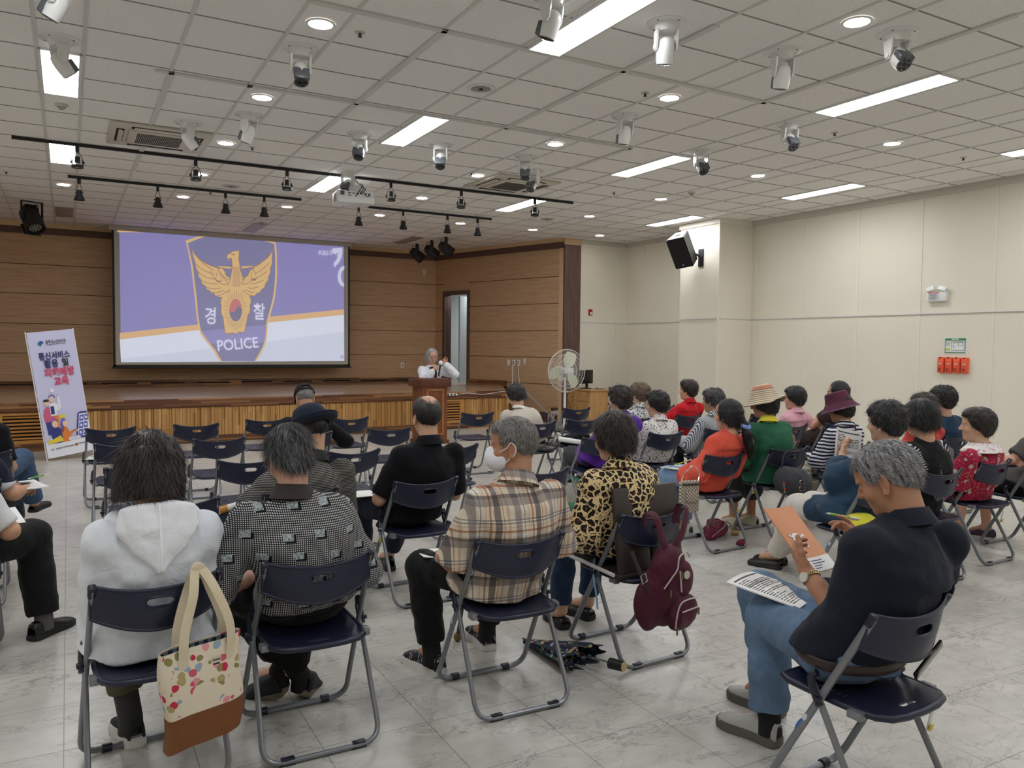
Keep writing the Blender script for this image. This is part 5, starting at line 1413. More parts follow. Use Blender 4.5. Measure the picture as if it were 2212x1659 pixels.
person('cap', 1.91, 7.33, 0, 'person in a black cap and black jacket sitting in the second row, head bowed', (.03, .12, 1.04), (0, 26, 0), False, 1.08, 0, .06, 0, .172, 1.1,
  top=dict(mat=C_BLACKNAVY, sleeve=1.2, loose=.012, infl=.014, zcut=.5, collar=True, name='jacket'), arms={1: dict(hand=(.22, .22, .60), pole=(.9, -.1, -.6), vis=True)},
  legs=dict(mat=C_BLK2, loose=.012), hair=dict(kind='short', mat=HSH, lump=.002), shoes=dict(mat=SH_BLK, sm=SH_SOLE, **{'L': dict(heel=(-.1, .28, 0)), 'R': dict(heel=(.1, .28, 0))}))
person('bald', 1.86, 4.53, 3, 'person with a bald crown in a black polo, seen from behind', (.075, .0, 1.115), (0, -2, 0), False, 1.06, 1, .03, 0, .176, .85,
  top=dict(mat=C_BLACKNAVY, sleeve=.88, loose=.010, infl=.014, zcut=.47, collar=True, csc=1.05, wr=.005),
  arms={-1: dict(hand=(-.13, .26, .575), pole=(-.6, -.3, -.8), vis=True, fd=(.5, .85, -.1), palm=(0, 0, -1)), 1: dict(hand=(.2, .26, .60), pole=(.4, -.5, -.8))},
  legs=dict(mat=C_NAVYT, kneeL=(-.19, .40, .515), kneeR=(.17, .40, .50), ankL=(-.20, .36, .10), ankR=(.09, .60, .11), loose=.012, len=.88),
  hair=dict(kind='short', mat=bald_mat(), vol=1.03, nstr=1500, slen=.022, lump=.0015, crown_gap=(.052, .062)), shoes=dict(mat=SH_BLK, sm=SH_SOLE, sole=.035, **{'L': dict(heel=(-.2, .30, 0)), 'R': dict(heel=(.076, .53, 0), dir=(.14, 1))}))
pl = person('plaid', 1.67, 3.04, -2, 'person in a brown plaid shirt and white face mask, head turned to the left', (.04, .0, 1.12), (54, 4, 0), False, 1.10, 2, .045, 6, .178, .7,
  top=dict(mat=cloth_pat('plaid_shirt', f_plaid, .85, .45, 8), sleeve=1.0, loose=.016, infl=.016, hem=-.14, flare=.03, wr=.008, collar=True, csc=1.08, ch=.95, lap=.22),
  arms={-1: dict(hand=(-.165, .24, .605), pole=(-.55, -.5, -.7), vis=True, fd=(-.05, .95, -.28), palm=(.15, -.1, -1), curl=(8, 14, 10), thumb=(38, 10)), 1: dict(hand=(.17, .26, .62), pole=(.7, -.4, -.7), vis=True, fd=(-.6, .8, -.1), palm=(0, 0, -1))},
  legs=dict(mat=C_BLK2, kneeL=(-.235, .37, .50), kneeR=(.18, .42, .50), ankL=(-.205, .33, .11), ankR=(.165, .50, .11), loose=.014, len=.86, wr=.006, sock=M('sock_black', (20, 20, 22), .9)),
  hair=dict(kind='short', mat=HSH, vol=1.01, nstr=5200, slen=.026, seed=5, lump=.0015, h=.0045, comb=(.2, -.6, -.6), tn=.14, hlift=.0, sw=.0009), face_h=.0036,
  shoes=dict(mat=SH_KNIT, sm=SH_WSOLE, sole=.036, Hh=.105, ln=.29, Wd=.105, **{'L': dict(heel=(-.175, .28, 0), dir=(-.26, 1)), 'R': dict(heel=(.165, .46, 0), dir=(.07, 1))}))
person('leo', 2.50, 3.235, 3, 'person in a leopard print blouse with short dark hair, backpack behind them', (-.08, .03, 1.10), (14, 12, 0), True, 1.12, 1, .04, 4, .155, .75,
  top=dict(mat=cloth_pat('leopard_blouse', f_leopard, .7), sleeve=1.15, loose=.030, infl=.020, zcut=.50, flare=.02, wr=.009, collar=True, csc=1.0, name='blouse'),
  arms={-1: dict(hand=(-.16, .20, .58), pole=(-.45, -.5, -.7)), 1: dict(hand=(.10, .24, .58), pole=(.8, -.2, -.6))},
  legs=dict(mat=C_JEAND, kneeL=(-.15, .33, .49), kneeR=(.10, .36, .49), ankL=(-.12, .40, .10), ankR=(.10, .44, .10), loose=.008, len=.86, winf=.0),
  hair=dict(kind='bowl', mat=HBR, vol=1.0, nstr=4200, slen=.05, seed=6, lump=.004, frizz=.008), shoes=dict(mat=SH_BLK, sm=SH_SOLE, low=True, sole=.034, ln=.24, **{'L': dict(heel=(-.125, .34, 0), dir=(.2, 1)), 'R': dict(heel=(.09, .385, 0), dir=(-.1, 1))}))
gm = person('gray', 2.315, 1.70, 3, 'person with grey hair in a navy polo and jeans, holding an orange booklet', (.115, .01, 1.118), (16, 26, 0), False, 1.13, 2, .05, -10, .186, .62,
  top=dict(mat=C_NAVY, sleeve=.86, loose=.014, infl=.013, zcut=.545, collar=True, csc=1.02, wr=.006),
  arms={-1: dict(hand=(.0, .225, .75), pole=(-.1, -.4, -.9), vis=True, h=.0032, fd=(.18, .80, .58), palm=(.75, -.30, .55), curl=(38, 42, 25), thumb=(40, 15)), 1: dict(hand=(.285, .21, .805), pole=(.35, -.4, -.9), vis=True, h=.0032, fd=(-.20, .46, .86), palm=(-.86, .30, -.40), curl=(18, 30, 22), thumb=(28, 30), per=[(14, 20, 14), (42, 46, 26), (26, 34, 20), (20, 26, 18)], spread=9)},
  legs=dict(mat=C_JEAN, kneeL=(.10, .47, .50), kneeR=(.215, .62, .535), ankL=(.095, .45, .10), ankR=(.30, .60, .12), loose=.022, len=.88, wr=.007, waist=.02, sock=M('sock_black', (20, 20, 22), .9)), neckoff=(0.02, -.05, -.155),
  hair=dict(kind='short', mat=HGL, vol=1.03, nstr=9000, slen=.042, seed=7, lump=.002, h=.0042, frizz=.0, comb=(.1, -.8, -.45), tn=.10, hlift=-.005, sw=.0009), face_h=.0032,
  shoes=dict(mat=SH_GREY, sm=SH_GSOLE, sole=.038, Hh=.11, ln=.275, **{'L': dict(heel=(.10, .405, 0), dir=(-.16, 1)), 'R': dict(heel=(.31, .56, 0), dir=(-.05, 1))}))
# ================================================================== people of the right-hand block
def lapped(x=.09, y=.22, z=.60, pl=.35): return {-1: dict(hand=(-x, y, z), pole=(-pl, -.4, -.6)), 1: dict(hand=(x, y, z), pole=(pl, -.4, -.6))}
BSH = dict(mat=SH_BLK, sm=SH_SOLE, ln=.24, **{'L': dict(heel=(-.10, .28, 0)), 'R': dict(heel=(.10, .28, 0))})
person('sweater', 4.38, 7.37, 6, 'person in a cream knitted sweater with short black hair, leaning forward', (-.085, .19, 1.015), (22, 30, 0), True, 1.10, 1, .07, 0, .150, 1.1,
  top=dict(mat=C_CREAM, sleeve=1.9, loose=.014, infl=.016, zcut=.47, wr=.005, name='sweater', collar=M('cream_rib', (222, 214, 204), .9), csc=1.0, ch=.5), arms=lapped(.12, .32),
  legs=dict(mat=C_BLK, kind='skirt'), hair=dict(kind='bowl', mat=HB, vol=.98, nstr=700, slen=.035, frizz=.02, seed=11), shoes=BSH)
person('purple', 4.30, 5.95, 4, 'person in a bright purple jacket with curled dark hair', (.14, -.07, 1.065), (12, 2, 0), True, 1.08, 1, .03, 0, .155, 1.0,
  top=dict(mat=cloth('purple_jacket', (92, 42, 150), .6, .5, 8), sleeve=1.15, loose=.026, infl=.018, hem=-.14, flare=.08, lap=.2, wr=.009, collar=True, csc=1.1, name='jacket'),
  arms={-1: dict(hand=(-.075, .20, .600), pole=(-.5, -.5, -.7), vis=True, fd=(.3, .9, -.2), palm=(.1, 0, -1)), 1: dict(hand=(.0, .20, .60), pole=(.5, -.5, -.7), vis=True, fd=(-.6, .7, -.2))},
  legs=dict(mat=cloth('charcoal_trousers', (66, 68, 70), .85, .4), kneeL=(-.06, .38, .52), kneeR=(.10, .36, .50), ankL=(-.05, .50, .17), ankR=(.05, .34, .10), loose=.012), hair=dict(kind='perm', mat=HBR, vol=1.0, nstr=1600, slen=.035, curl=.55, frizz=.03, seed=12, lump=.010, lsc=34, sw=.0016),
  shoes=dict(mat=SH_BLK, sm=SH_SOLE, ln=.24, **{'L': dict(heel=(-.05, .46, .06), pitch=.15), 'R': dict(heel=(.05, .28, 0))}))
person('curly', 5.86, 7.46, 0, 'person with curly greyish brown hair in a black and white swirl print', (.005, -.07, 1.01), (8, 0, 0), True, 1.05, 1, .03, 0, .150, 1.2,
  top=dict(mat=cloth_pat('swirl_blouse', f_swirl, .8), sleeve=1.2, loose=.012, collar=True), arms=lapped(), legs=dict(mat=C_BLK2), hair=dict(kind='perm', mat=HBR2, vol=1.02, nstr=1500, slen=.03, curl=.7, frizz=.04, seed=13, lump=.012, lsc=40, sw=.0018), shoes=BSH)
person('dots', 4.98, 6.02, 2, 'person in a black on white dotted blouse with black permed hair', (-.005, -.02, 1.005), (24, 6, 0), True, 1.14, 1, .05, 4, .152, 1.0,
  top=dict(mat=cloth_pat('dot_blouse', f_dots, .8), sleeve=1.7, loose=.018, infl=.016, hem=-.14, lap=.2, collar=True, wr=.007, name='blouse'), arms=lapped(.12, .24), legs=dict(mat=C_BLK2),
  hair=dict(kind='perm', mat=HB, vol=.99, nstr=1500, slen=.02, curl=.8, frizz=.05, seed=14, lump=.008, lsc=60, sw=.0016), shoes=BSH)
person('red', 6.57, 7.49, 5, 'person in a red short sleeved shirt with a tan shoulder strap', (.05, -.09, 1.04), (22, -2, 0), True, 1.05, 1, .03, 4, .158, 1.1,
  top=dict(mat=cloth('red_shirt', (198, 30, 40), .8, .4), sleeve=.8, loose=.016, infl=.014, hem=-.14, collar=True), arms={-1: dict(hand=(-.12, .22, .60), pole=(-.9, -.2, -.6), vis=True), 1: dict(hand=(.1, .22, .6), pole=(.4, -.5, -.8))},
  legs=dict(mat=C_BLK2), hair=dict(kind='perm', mat=HBR, vol=.98, nstr=1200, slen=.03, curl=.5, frizz=.03, seed=15, lump=.008, sw=.0016), shoes=BSH)
person('greyst', 5.76, 6.09, 0, 'person in a grey and white striped blouse with dark grey curly hair', (-.02, -.05, 1.02), (20, 4, 0), True, 1.08, 2, .04, 2, .150, 1.0,
  top=dict(mat=cloth_pat('grey_stripe_blouse', f_lines(0, .013, .5, (84, 88, 100), (206, 208, 212), .006)), sleeve=1.8, loose=.018, infl=.014, hem=-.14, flare=.04, lap=.3, collar=True, name='blouse'),
  arms={-1: dict(hand=(-.16, .22, .58), pole=(-.6, -.5, -.6), vis=True, fd=(.4, .9, -.2)), 1: dict(hand=(.1, .22, .6), pole=(.4, -.5, -.8))}, legs=dict(mat=C_BLK2),
  hair=dict(kind='perm', mat=hairmat('hair_sootgrey', (24, 24, 26), (74, 74, 76)), vol=.95, nstr=1400, slen=.025, curl=.6, frizz=.04, seed=16, lump=.009, sw=.0016), shoes=BSH)
co = person('coral', 4.38, 4.63, 4, 'person in a coral blouse with a black ponytail and blue scrunchie', (.10, -.09, 1.045), (14, 0, 0), True, 1.06, 1, .03, 0, .155, .9,
  top=dict(mat=cloth('coral_blouse', (214, 84, 66), .75, .4, 7), sleeve=1.62, loose=.018, infl=.016, hem=-.14, flare=.06, lap=.28, wr=.007, name='blouse'),
  arms={-1: dict(hand=(-.06, .10, .615), pole=(-.7, -.5, -.5), vis=True, h=.0036, fd=(-.18, .95, -.22), palm=(.35, -.2, -.9), curl=(28, 36, 26), thumb=(30, 20)), 1: dict(hand=(.14, .2, .61), pole=(.4, -.5, -.8))},
  legs=dict(mat=cloth('denim_light', (126, 154, 190), .85, .45, 14, .1), kneeL=(-.04, .40, .50), kneeR=(.12, .40, .50), ankL=(-.06, .34, .1), ankR=(.10, .34, .1), loose=.01, len=.9),
  hair=dict(kind='bowl', mat=HB, vol=.90, nstr=2200, slen=.05, seed=17, lump=.001, frizz=.001), shoes=dict(mat=SH_WHITE, sm=SH_WSOLE, ln=.24, **{'L': dict(heel=(-.06, .27, 0)), 'R': dict(heel=(.10, .27, 0))}))
gn = person('green', 5.13, 4.66, -1, 'person in a green jacket and striped straw hat', (-.105, .03, 1.105), (22, 8, 0), True, 1.16, 2, .05, 2, .165, .9,
  top=dict(mat=cloth('green_jacket', (38, 94, 68), .75, .45, 7), sleeve=1.85, loose=.022, infl=.020, hem=-.14, flare=.05, lap=.2, wr=.008, name='jacket', collar=M('yellow_collar', (226, 216, 60), .7), csc=1.05, ch=.8),
  arms={-1: dict(hand=(-.14, .22, .60), pole=(-.8, -.3, -.6)), 1: dict(hand=(.1, .22, .6), pole=(.4, -.5, -.8))}, legs=dict(mat=cloth('olive_skirt', (48, 50, 44), .85), kind='skirt', loose=.01, drop=.45, kneeL=(-.12, .36, .49), kneeR=(.12, .36, .49)),
  hair=dict(kind='bowl', mat=HB, vol=.97, nstr=600, slen=.03, seed=18), shoes=dict(mat=SH_BEIGE, sm=M('sole_beige', (150, 146, 120), .8), ln=.25, **{'L': dict(heel=(-.16, .24, 0), dir=(-.3, 1)), 'R': dict(heel=(.06, .22, 0), dir=(-.2, 1))}))
pk = person('pink', 6.74, 6.03, 0, 'person in a pale pink blouse with glasses and short black hair', (.08, -.09, 1.025), (26, 0, 0), True, 1.10, 3, .03, 6, .155, 1.1,
  top=dict(mat=cloth('pink_blouse', (214, 160, 172), .8, .5, 10), sleeve=1.3, loose=.016, infl=.016, hem=-.14, lap=.2, collar=True, wr=.008, name='blouse'), arms=lapped(), legs=dict(mat=C_BLK2),
  hair=dict(kind='perm', mat=HB, vol=1.0, nstr=1000, slen=.03, frizz=.02, curl=.2, seed=19), shoes=BSH)
ar = person('arms', 7.43, 6.02, 0, 'person with a black bob and crossed arms in a dark dress by the wall', (.10, -.07, 1.085), (30, 2, 0), True, 1.02, 1, .03, 6, .150, 1.1,
  top=dict(mat=cloth('darkbrown_dress', (56, 42, 40), .8, .4), sleeve=.55, loose=.016, infl=.012, hem=-.14, name='dress', lap=.3), arms={-1: dict(hand=(.05, .20, .71), pole=(-.9, .15, -.6), vis=True, fd=(.9, .2, .3), palm=(0, -1, 0)), 1: dict(hand=(-.06, .23, .73), pole=(.9, .15, -.6), vis=True, fd=(-.9, .2, .1), palm=(0, -1, 0))},
  legs=dict(mat=cloth('darkbrown_skirt', (52, 40, 38), .8), kind='skirt', kneeL=(-.10, .42, .52), kneeR=(.06, .40, .50)), hair=dict(kind='bob', mat=HB, vol=.95, nstr=1200, slen=.05, seed=20, frizz=.004, lump=.002), shoes=BSH)
mr = person('maroon', 5.90, 4.64, 3, 'person in a maroon bucket hat and navy and white striped top', (0, .0, 1.045), (24, 14, 0), True, 1.10, 2, .05, 4, .160, .95,
  top=dict(mat=cloth_pat('navy_stripe_top', f_lines(2, .030, .5, (26, 28, 52), (218, 220, 228), .022)), sleeve=1.75, loose=.016, infl=.014, hem=-.10, collar=True, ch=.6, zcut=.47),
  arms={-1: dict(hand=(-.08, .22, .58), pole=(-.7, -.4, -.6), vis=True, fd=(.3, .9, -.3)), 1: dict(hand=(.12, .24, .60), pole=(.4, -.5, -.8))}, legs=dict(mat=cloth('beige_trousers', (168, 154, 136), .85, .4), kneeL=(-.12, .40, .50), kneeR=(.10, .42, .50), loose=.02),
  hair=dict(kind='bowl', mat=HB, vol=.98, nstr=900, slen=.03, curl=.4, frizz=.03, seed=21), shoes=BSH)
te = person('teal', 4.33, 3.22, 0, 'person in a teal blouse and white trousers holding up a sheet', (.09, -.08, 1.105), (8, 4, 0), True, 1.12, 1, .03, 4, .158, .85,
  top=dict(mat=cloth('teal_blouse', (38, 62, 84), .75, .5, 7), sleeve=1.45, loose=.030, infl=.018, hem=-.14, flare=.08, lap=.55, wr=.010, name='blouse', collar=True, ch=.5),
  arms={-1: dict(hand=(.03, .17, .87), pole=(-.75, .5, -.9), vis=True, h=.004, fd=(.45, .35, .85), palm=(.6, -.6, .1), curl=(30, 45, 30)), 1: dict(hand=(.16, .22, .80), pole=(.9, .2, -.7))},
  legs=dict(mat=cloth('white_trousers', (208, 202, 194), .8, .35), kneeL=(-.08, .42, .50), kneeR=(.09, .44, .50), ankL=(.03, .70, .10), ankR=(.15, .76, .10), loose=.016, len=.92),
  hair=dict(kind='perm', mat=HB, vol=1.02, nstr=2600, slen=.03, curl=.6, frizz=.05, seed=22, lump=.008, lsc=45), shoes=dict(mat=SH_BLK, sm=SH_SOLE, low=True, ln=.24, **{'L': dict(heel=(.02, .64, 0), dir=(-.35, 1)), 'R': dict(heel=(.14, .70, 0), dir=(-.35, 1))}))
st = person('stripe', 5.11, 3.35, 0, 'person with a straight black bob in a black top with white line blocks', (-.03, .0, 1.09), (6, 16, 0), True, 1.16, 1, .05, 0, .165, .85,
  top=dict(mat=cloth_pat('geo_top', f_geo), sleeve=1.0, loose=.022, infl=.014, hem=-.14, lap=.25, wr=.006, name='dress'), arms=lapped(.14, .24), legs=dict(mat=cloth_pat('geo_skirt', f_geo), kind='skirt', drop=.4),
  hair=dict(kind='bowl', mat=HB, vol=1.04, nstr=3000, slen=.06, seed=23, lump=.002, frizz=.001), shoes=BSH)
person('redcol', 6.68, 4.45, 0, 'person with wispy dark hair and a coral red collar behind the black bob', (.01, -.07, 1.045), (14, 4, 0), True, 1.02, 1, .03, 0, .150, 1.1,
  top=dict(mat=cloth('coralred_shirt', (206, 74, 70), .8, .4), sleeve=1.0, collar=True, csc=1.2), arms=lapped(), legs=dict(mat=C_BLK2), hair=dict(kind='perm', mat=HBR, vol=.98, nstr=1500, slen=.04, curl=.6, frizz=.06, seed=24), shoes=BSH)
person('tealfar', 7.37, 4.63, 2, 'person with bushy black permed hair in a dark teal T-shirt by the wall', (-.09, -.05, 1.085), (4, 4, 0), True, 1.12, 1, .04, 0, .165, 1.0,
  top=dict(mat=cloth('teal_shirt', (30, 56, 80), .8, .45), sleeve=.8, loose=.014, infl=.014, hem=-.14), arms=lapped(), legs=dict(mat=C_BLK2), hair=dict(kind='perm', mat=HB, vol=1.04, nstr=2200, slen=.025, curl=.8, frizz=.06, seed=25, lump=.010, lsc=50), shoes=BSH)
pa = person('paisley', 5.93, 3.47, 2, 'person in a crimson paisley blouse with a white lace collar', (-.06, -.05, 1.005), (34, 0, 0), True, 1.12, 1, .04, 4, .160, .85,
  top=dict(mat=cloth_pat('paisley_blouse', f_paisley, .8), sleeve=.9, loose=.022, infl=.016, hem=-.14, flare=.05, lap=.2, name='blouse'), arms=lapped(.13, .22), legs=dict(mat=C_BLK2, len=.75),
  hair=dict(kind='perm', mat=HBR, vol=1.0, nstr=2200, slen=.025, curl=.4, frizz=.03, seed=26, lump=.006), face_h=.0042, shoes=dict(mat=M('sandal_tan', (150, 106, 78), .6), sm=SH_GSOLE, low=True, ln=.24, **{'L': dict(heel=(-.06, .26, 0), dir=(-.3, 1)), 'R': dict(heel=(.16, .32, 0), dir=(-.5, 1))}))
person('edge', 6.55, 3.40, -2, 'person in a grey T-shirt and black shorts cut off by the right edge', (.24, -.02, 1.13), (10, 4, 0), False, 1.05, 3, .04, 0, .172, 1.0,
  top=dict(mat=cloth('grey_tshirt', (82, 80, 78), .85), sleeve=.8, loose=.014, infl=.012, hem=-.14), arms={-1: dict(hand=(-.10, .30, .62), pole=(-.9, -.1, -.7), vis=True, fd=(.5, .85, .1), palm=(0, 0, -1)), 1: dict(hand=(.1, .3, .62), pole=(.4, -.5, -.8))},
  legs=dict(mat=cloth('black_shorts', (24, 24, 26), .85), kind='shorts', kneeL=(-.12, .42, .50), kneeR=(.12, .42, .50), ankL=(-.22, .40, .11), ankR=(.0, .30, .11)), hair=dict(kind='short', mat=HB), shoes=dict(mat=M('shoe_purple', (70, 52, 74), .7), sm=SH_WSOLE, sole=.034, ln=.27, **{'L': dict(heel=(-.20, .34, 0), dir=(-.5, 1)), 'R': dict(heel=(.02, .24, 0), dir=(-.3, 1))}))
# ------------------------------------------------------------------ left edge, mostly outside the frame
person('edge_jeans', -.58, 7.00, 0, 'person in jeans and sandals at the left edge in front of the banner', (-.05, .02, 1.12), (-20, 4, 0), False, 1.05, 0, .04, 0, .172, 1.1,
  top=dict(mat=C_BLACKNAVY, sleeve=.8), arms={1: dict(hand=(.12, .24, .62), pole=(.4, -.5, -.8))}, legs=dict(mat=cloth('denim_mid', (62, 84, 112), .85, .5, 14, .14), kneeL=(-.05, .50, .52), kneeR=(.24, .48, .60), ankL=(.02, .46, .10), ankR=(.32, .62, .22), loose=.02, len=.95),
  hair=dict(kind='short', mat=HGD), shoes=dict(mat=M('sandal_black', (34, 32, 32), .6), sm=SH_SOLE, low=True, ln=.27, **{'L': dict(heel=(.02, .40, 0)), 'R': dict(heel=(.30, .60, .13), dir=(.45, 1), pitch=.05)}))
person('edge_news', -.56, 5.58, 0, 'person holding a newspaper at the left edge, white sneaker', (-.06, .02, 1.12), (-10, 20, 0), False, 1.05, 0, .05, 0, .172, 1.0,
  top=dict(mat=cloth_pat('navy_band_shirt', lambda t: t.mix(t.math('LESS_THAN', t.sep(t.coords())[2], .715), srgb(30, 34, 50), srgb(206, 206, 210))), sleeve=.8), arms={1: dict(hand=(.30, .22, .615), pole=(.5, -.3, -.9), vis=True, h=.004, fd=(.35, .95, .05), palm=(-.2, 0, -1), curl=(35, 45, 30))},
  legs=dict(mat=C_NAVYT, kneeL=(-.05, .42, .50), kneeR=(.22, .45, .56), ankL=(.0, .38, .10), ankR=(.22, .62, .26), loose=.016, len=.97), hair=dict(kind='short', mat=HGD), shoes=dict(mat=SH_WHITE, sm=SH_WSOLE, ln=.27, sole=.034, **{'L': dict(heel=(0, .32, 0)), 'R': dict(heel=(.20, .55, .17), dir=(.35, 1), pitch=.35)}))
person('edge_black', -.53, 4.49, 0, 'person in black trousers and black leather shoe at the left edge', (-.05, .0, 1.12), (-10, 20, 0), False, 1.08, 0, .05, 0, .172, 1.0,
  top=dict(mat=cloth('white_polo', (214, 214, 216), .8), sleeve=.85, zcut=.5), arms={1: dict(hand=(.24, .16, .62), pole=(.6, -.3, -.8), vis=True, fd=(-.1, .95, -.3), palm=(-.2, 0, -1))},
  legs=dict(mat=C_BLK2, kneeL=(-.02, .36, .50), kneeR=(.35, .36, .515), ankL=(.05, .3, .10), ankR=(.40, .28, .10), loose=.026, len=.93, sock=M('sock_plaid', (90, 88, 86), .9)), hair=dict(kind='short', mat=HGD), shoes=dict(mat=SH_BLK, sm=SH_SOLE, sole=.03, Hh=.095, ln=.29, **{'L': dict(heel=(.05, .24, 0)), 'R': dict(heel=(.345, .22, 0), dir=(.82, 1))}))
# ------------------------------------------------------------------ the speaker behind the lectern
sp = person('speaker', 5.20, 11.95, 180, 'person with silver bob and glasses speaking into a microphone behind the lectern', (.0, .0, 1.385), (-8, 14, 0), True, 1.0, 3, .0, 0, .150, .75, pelvis=(0, -.02, .80), standing=True, groupname=None,
  top=dict(mat=cloth_pat('cardigan', lambda t: t.mix(t.math('MULTIPLY', t.math('GREATER_THAN', t.sep(t.coords())[1], .015), t.math('LESS_THAN', t.math('ABSOLUTE', t.sep(t.coords())[0]), .058)), srgb(226, 228, 236), srgb(16, 16, 18)), .7), sleeve=1.85, loose=.022, hem=-.14, infl=.012, name='cardigan', zmin=.5, wr=.008), neckoff=(0, -.04, -.185),
  arms={1: dict(hand=(.045, .19, 1.135), pole=(.6, -.1, -.9), vis=True, fd=(-.45, .35, .82), palm=(-.5, -.75, .2), curl=(55, 60, 40), thumb=(30, 35)), -1: dict(hand=(-.195, .10, 1.235), pole=(-.8, -.1, -.8), vis=True, fd=(.10, .10, 1), palm=(.3, .9, 0), per=[(55, 40, 20), (20, 25, 15), (16, 25, 15), (12, 22, 15)], thumb=(20, 30))},
  legs=dict(mat=C_BLK, kneeL=(-.09, .02, .46), kneeR=(.09, .02, .46), ankL=(-.09, 0, .08), ankR=(.09, 0, .08), kind='skirt', drop=.3), hair=dict(kind='bob', mat=hairmat('hair_silver', (80, 82, 86), (196, 198, 202), (.35, .65)), vol=.90, nstr=1400, slen=.05, seed=30, frizz=.002, lump=.002), face_h=.0036,
  shoes=dict(mat=SH_BLK, sm=SH_SOLE, ln=.24, **{'L': dict(heel=(-.09, -.06, 0)), 'R': dict(heel=(.09, -.06, 0))}))
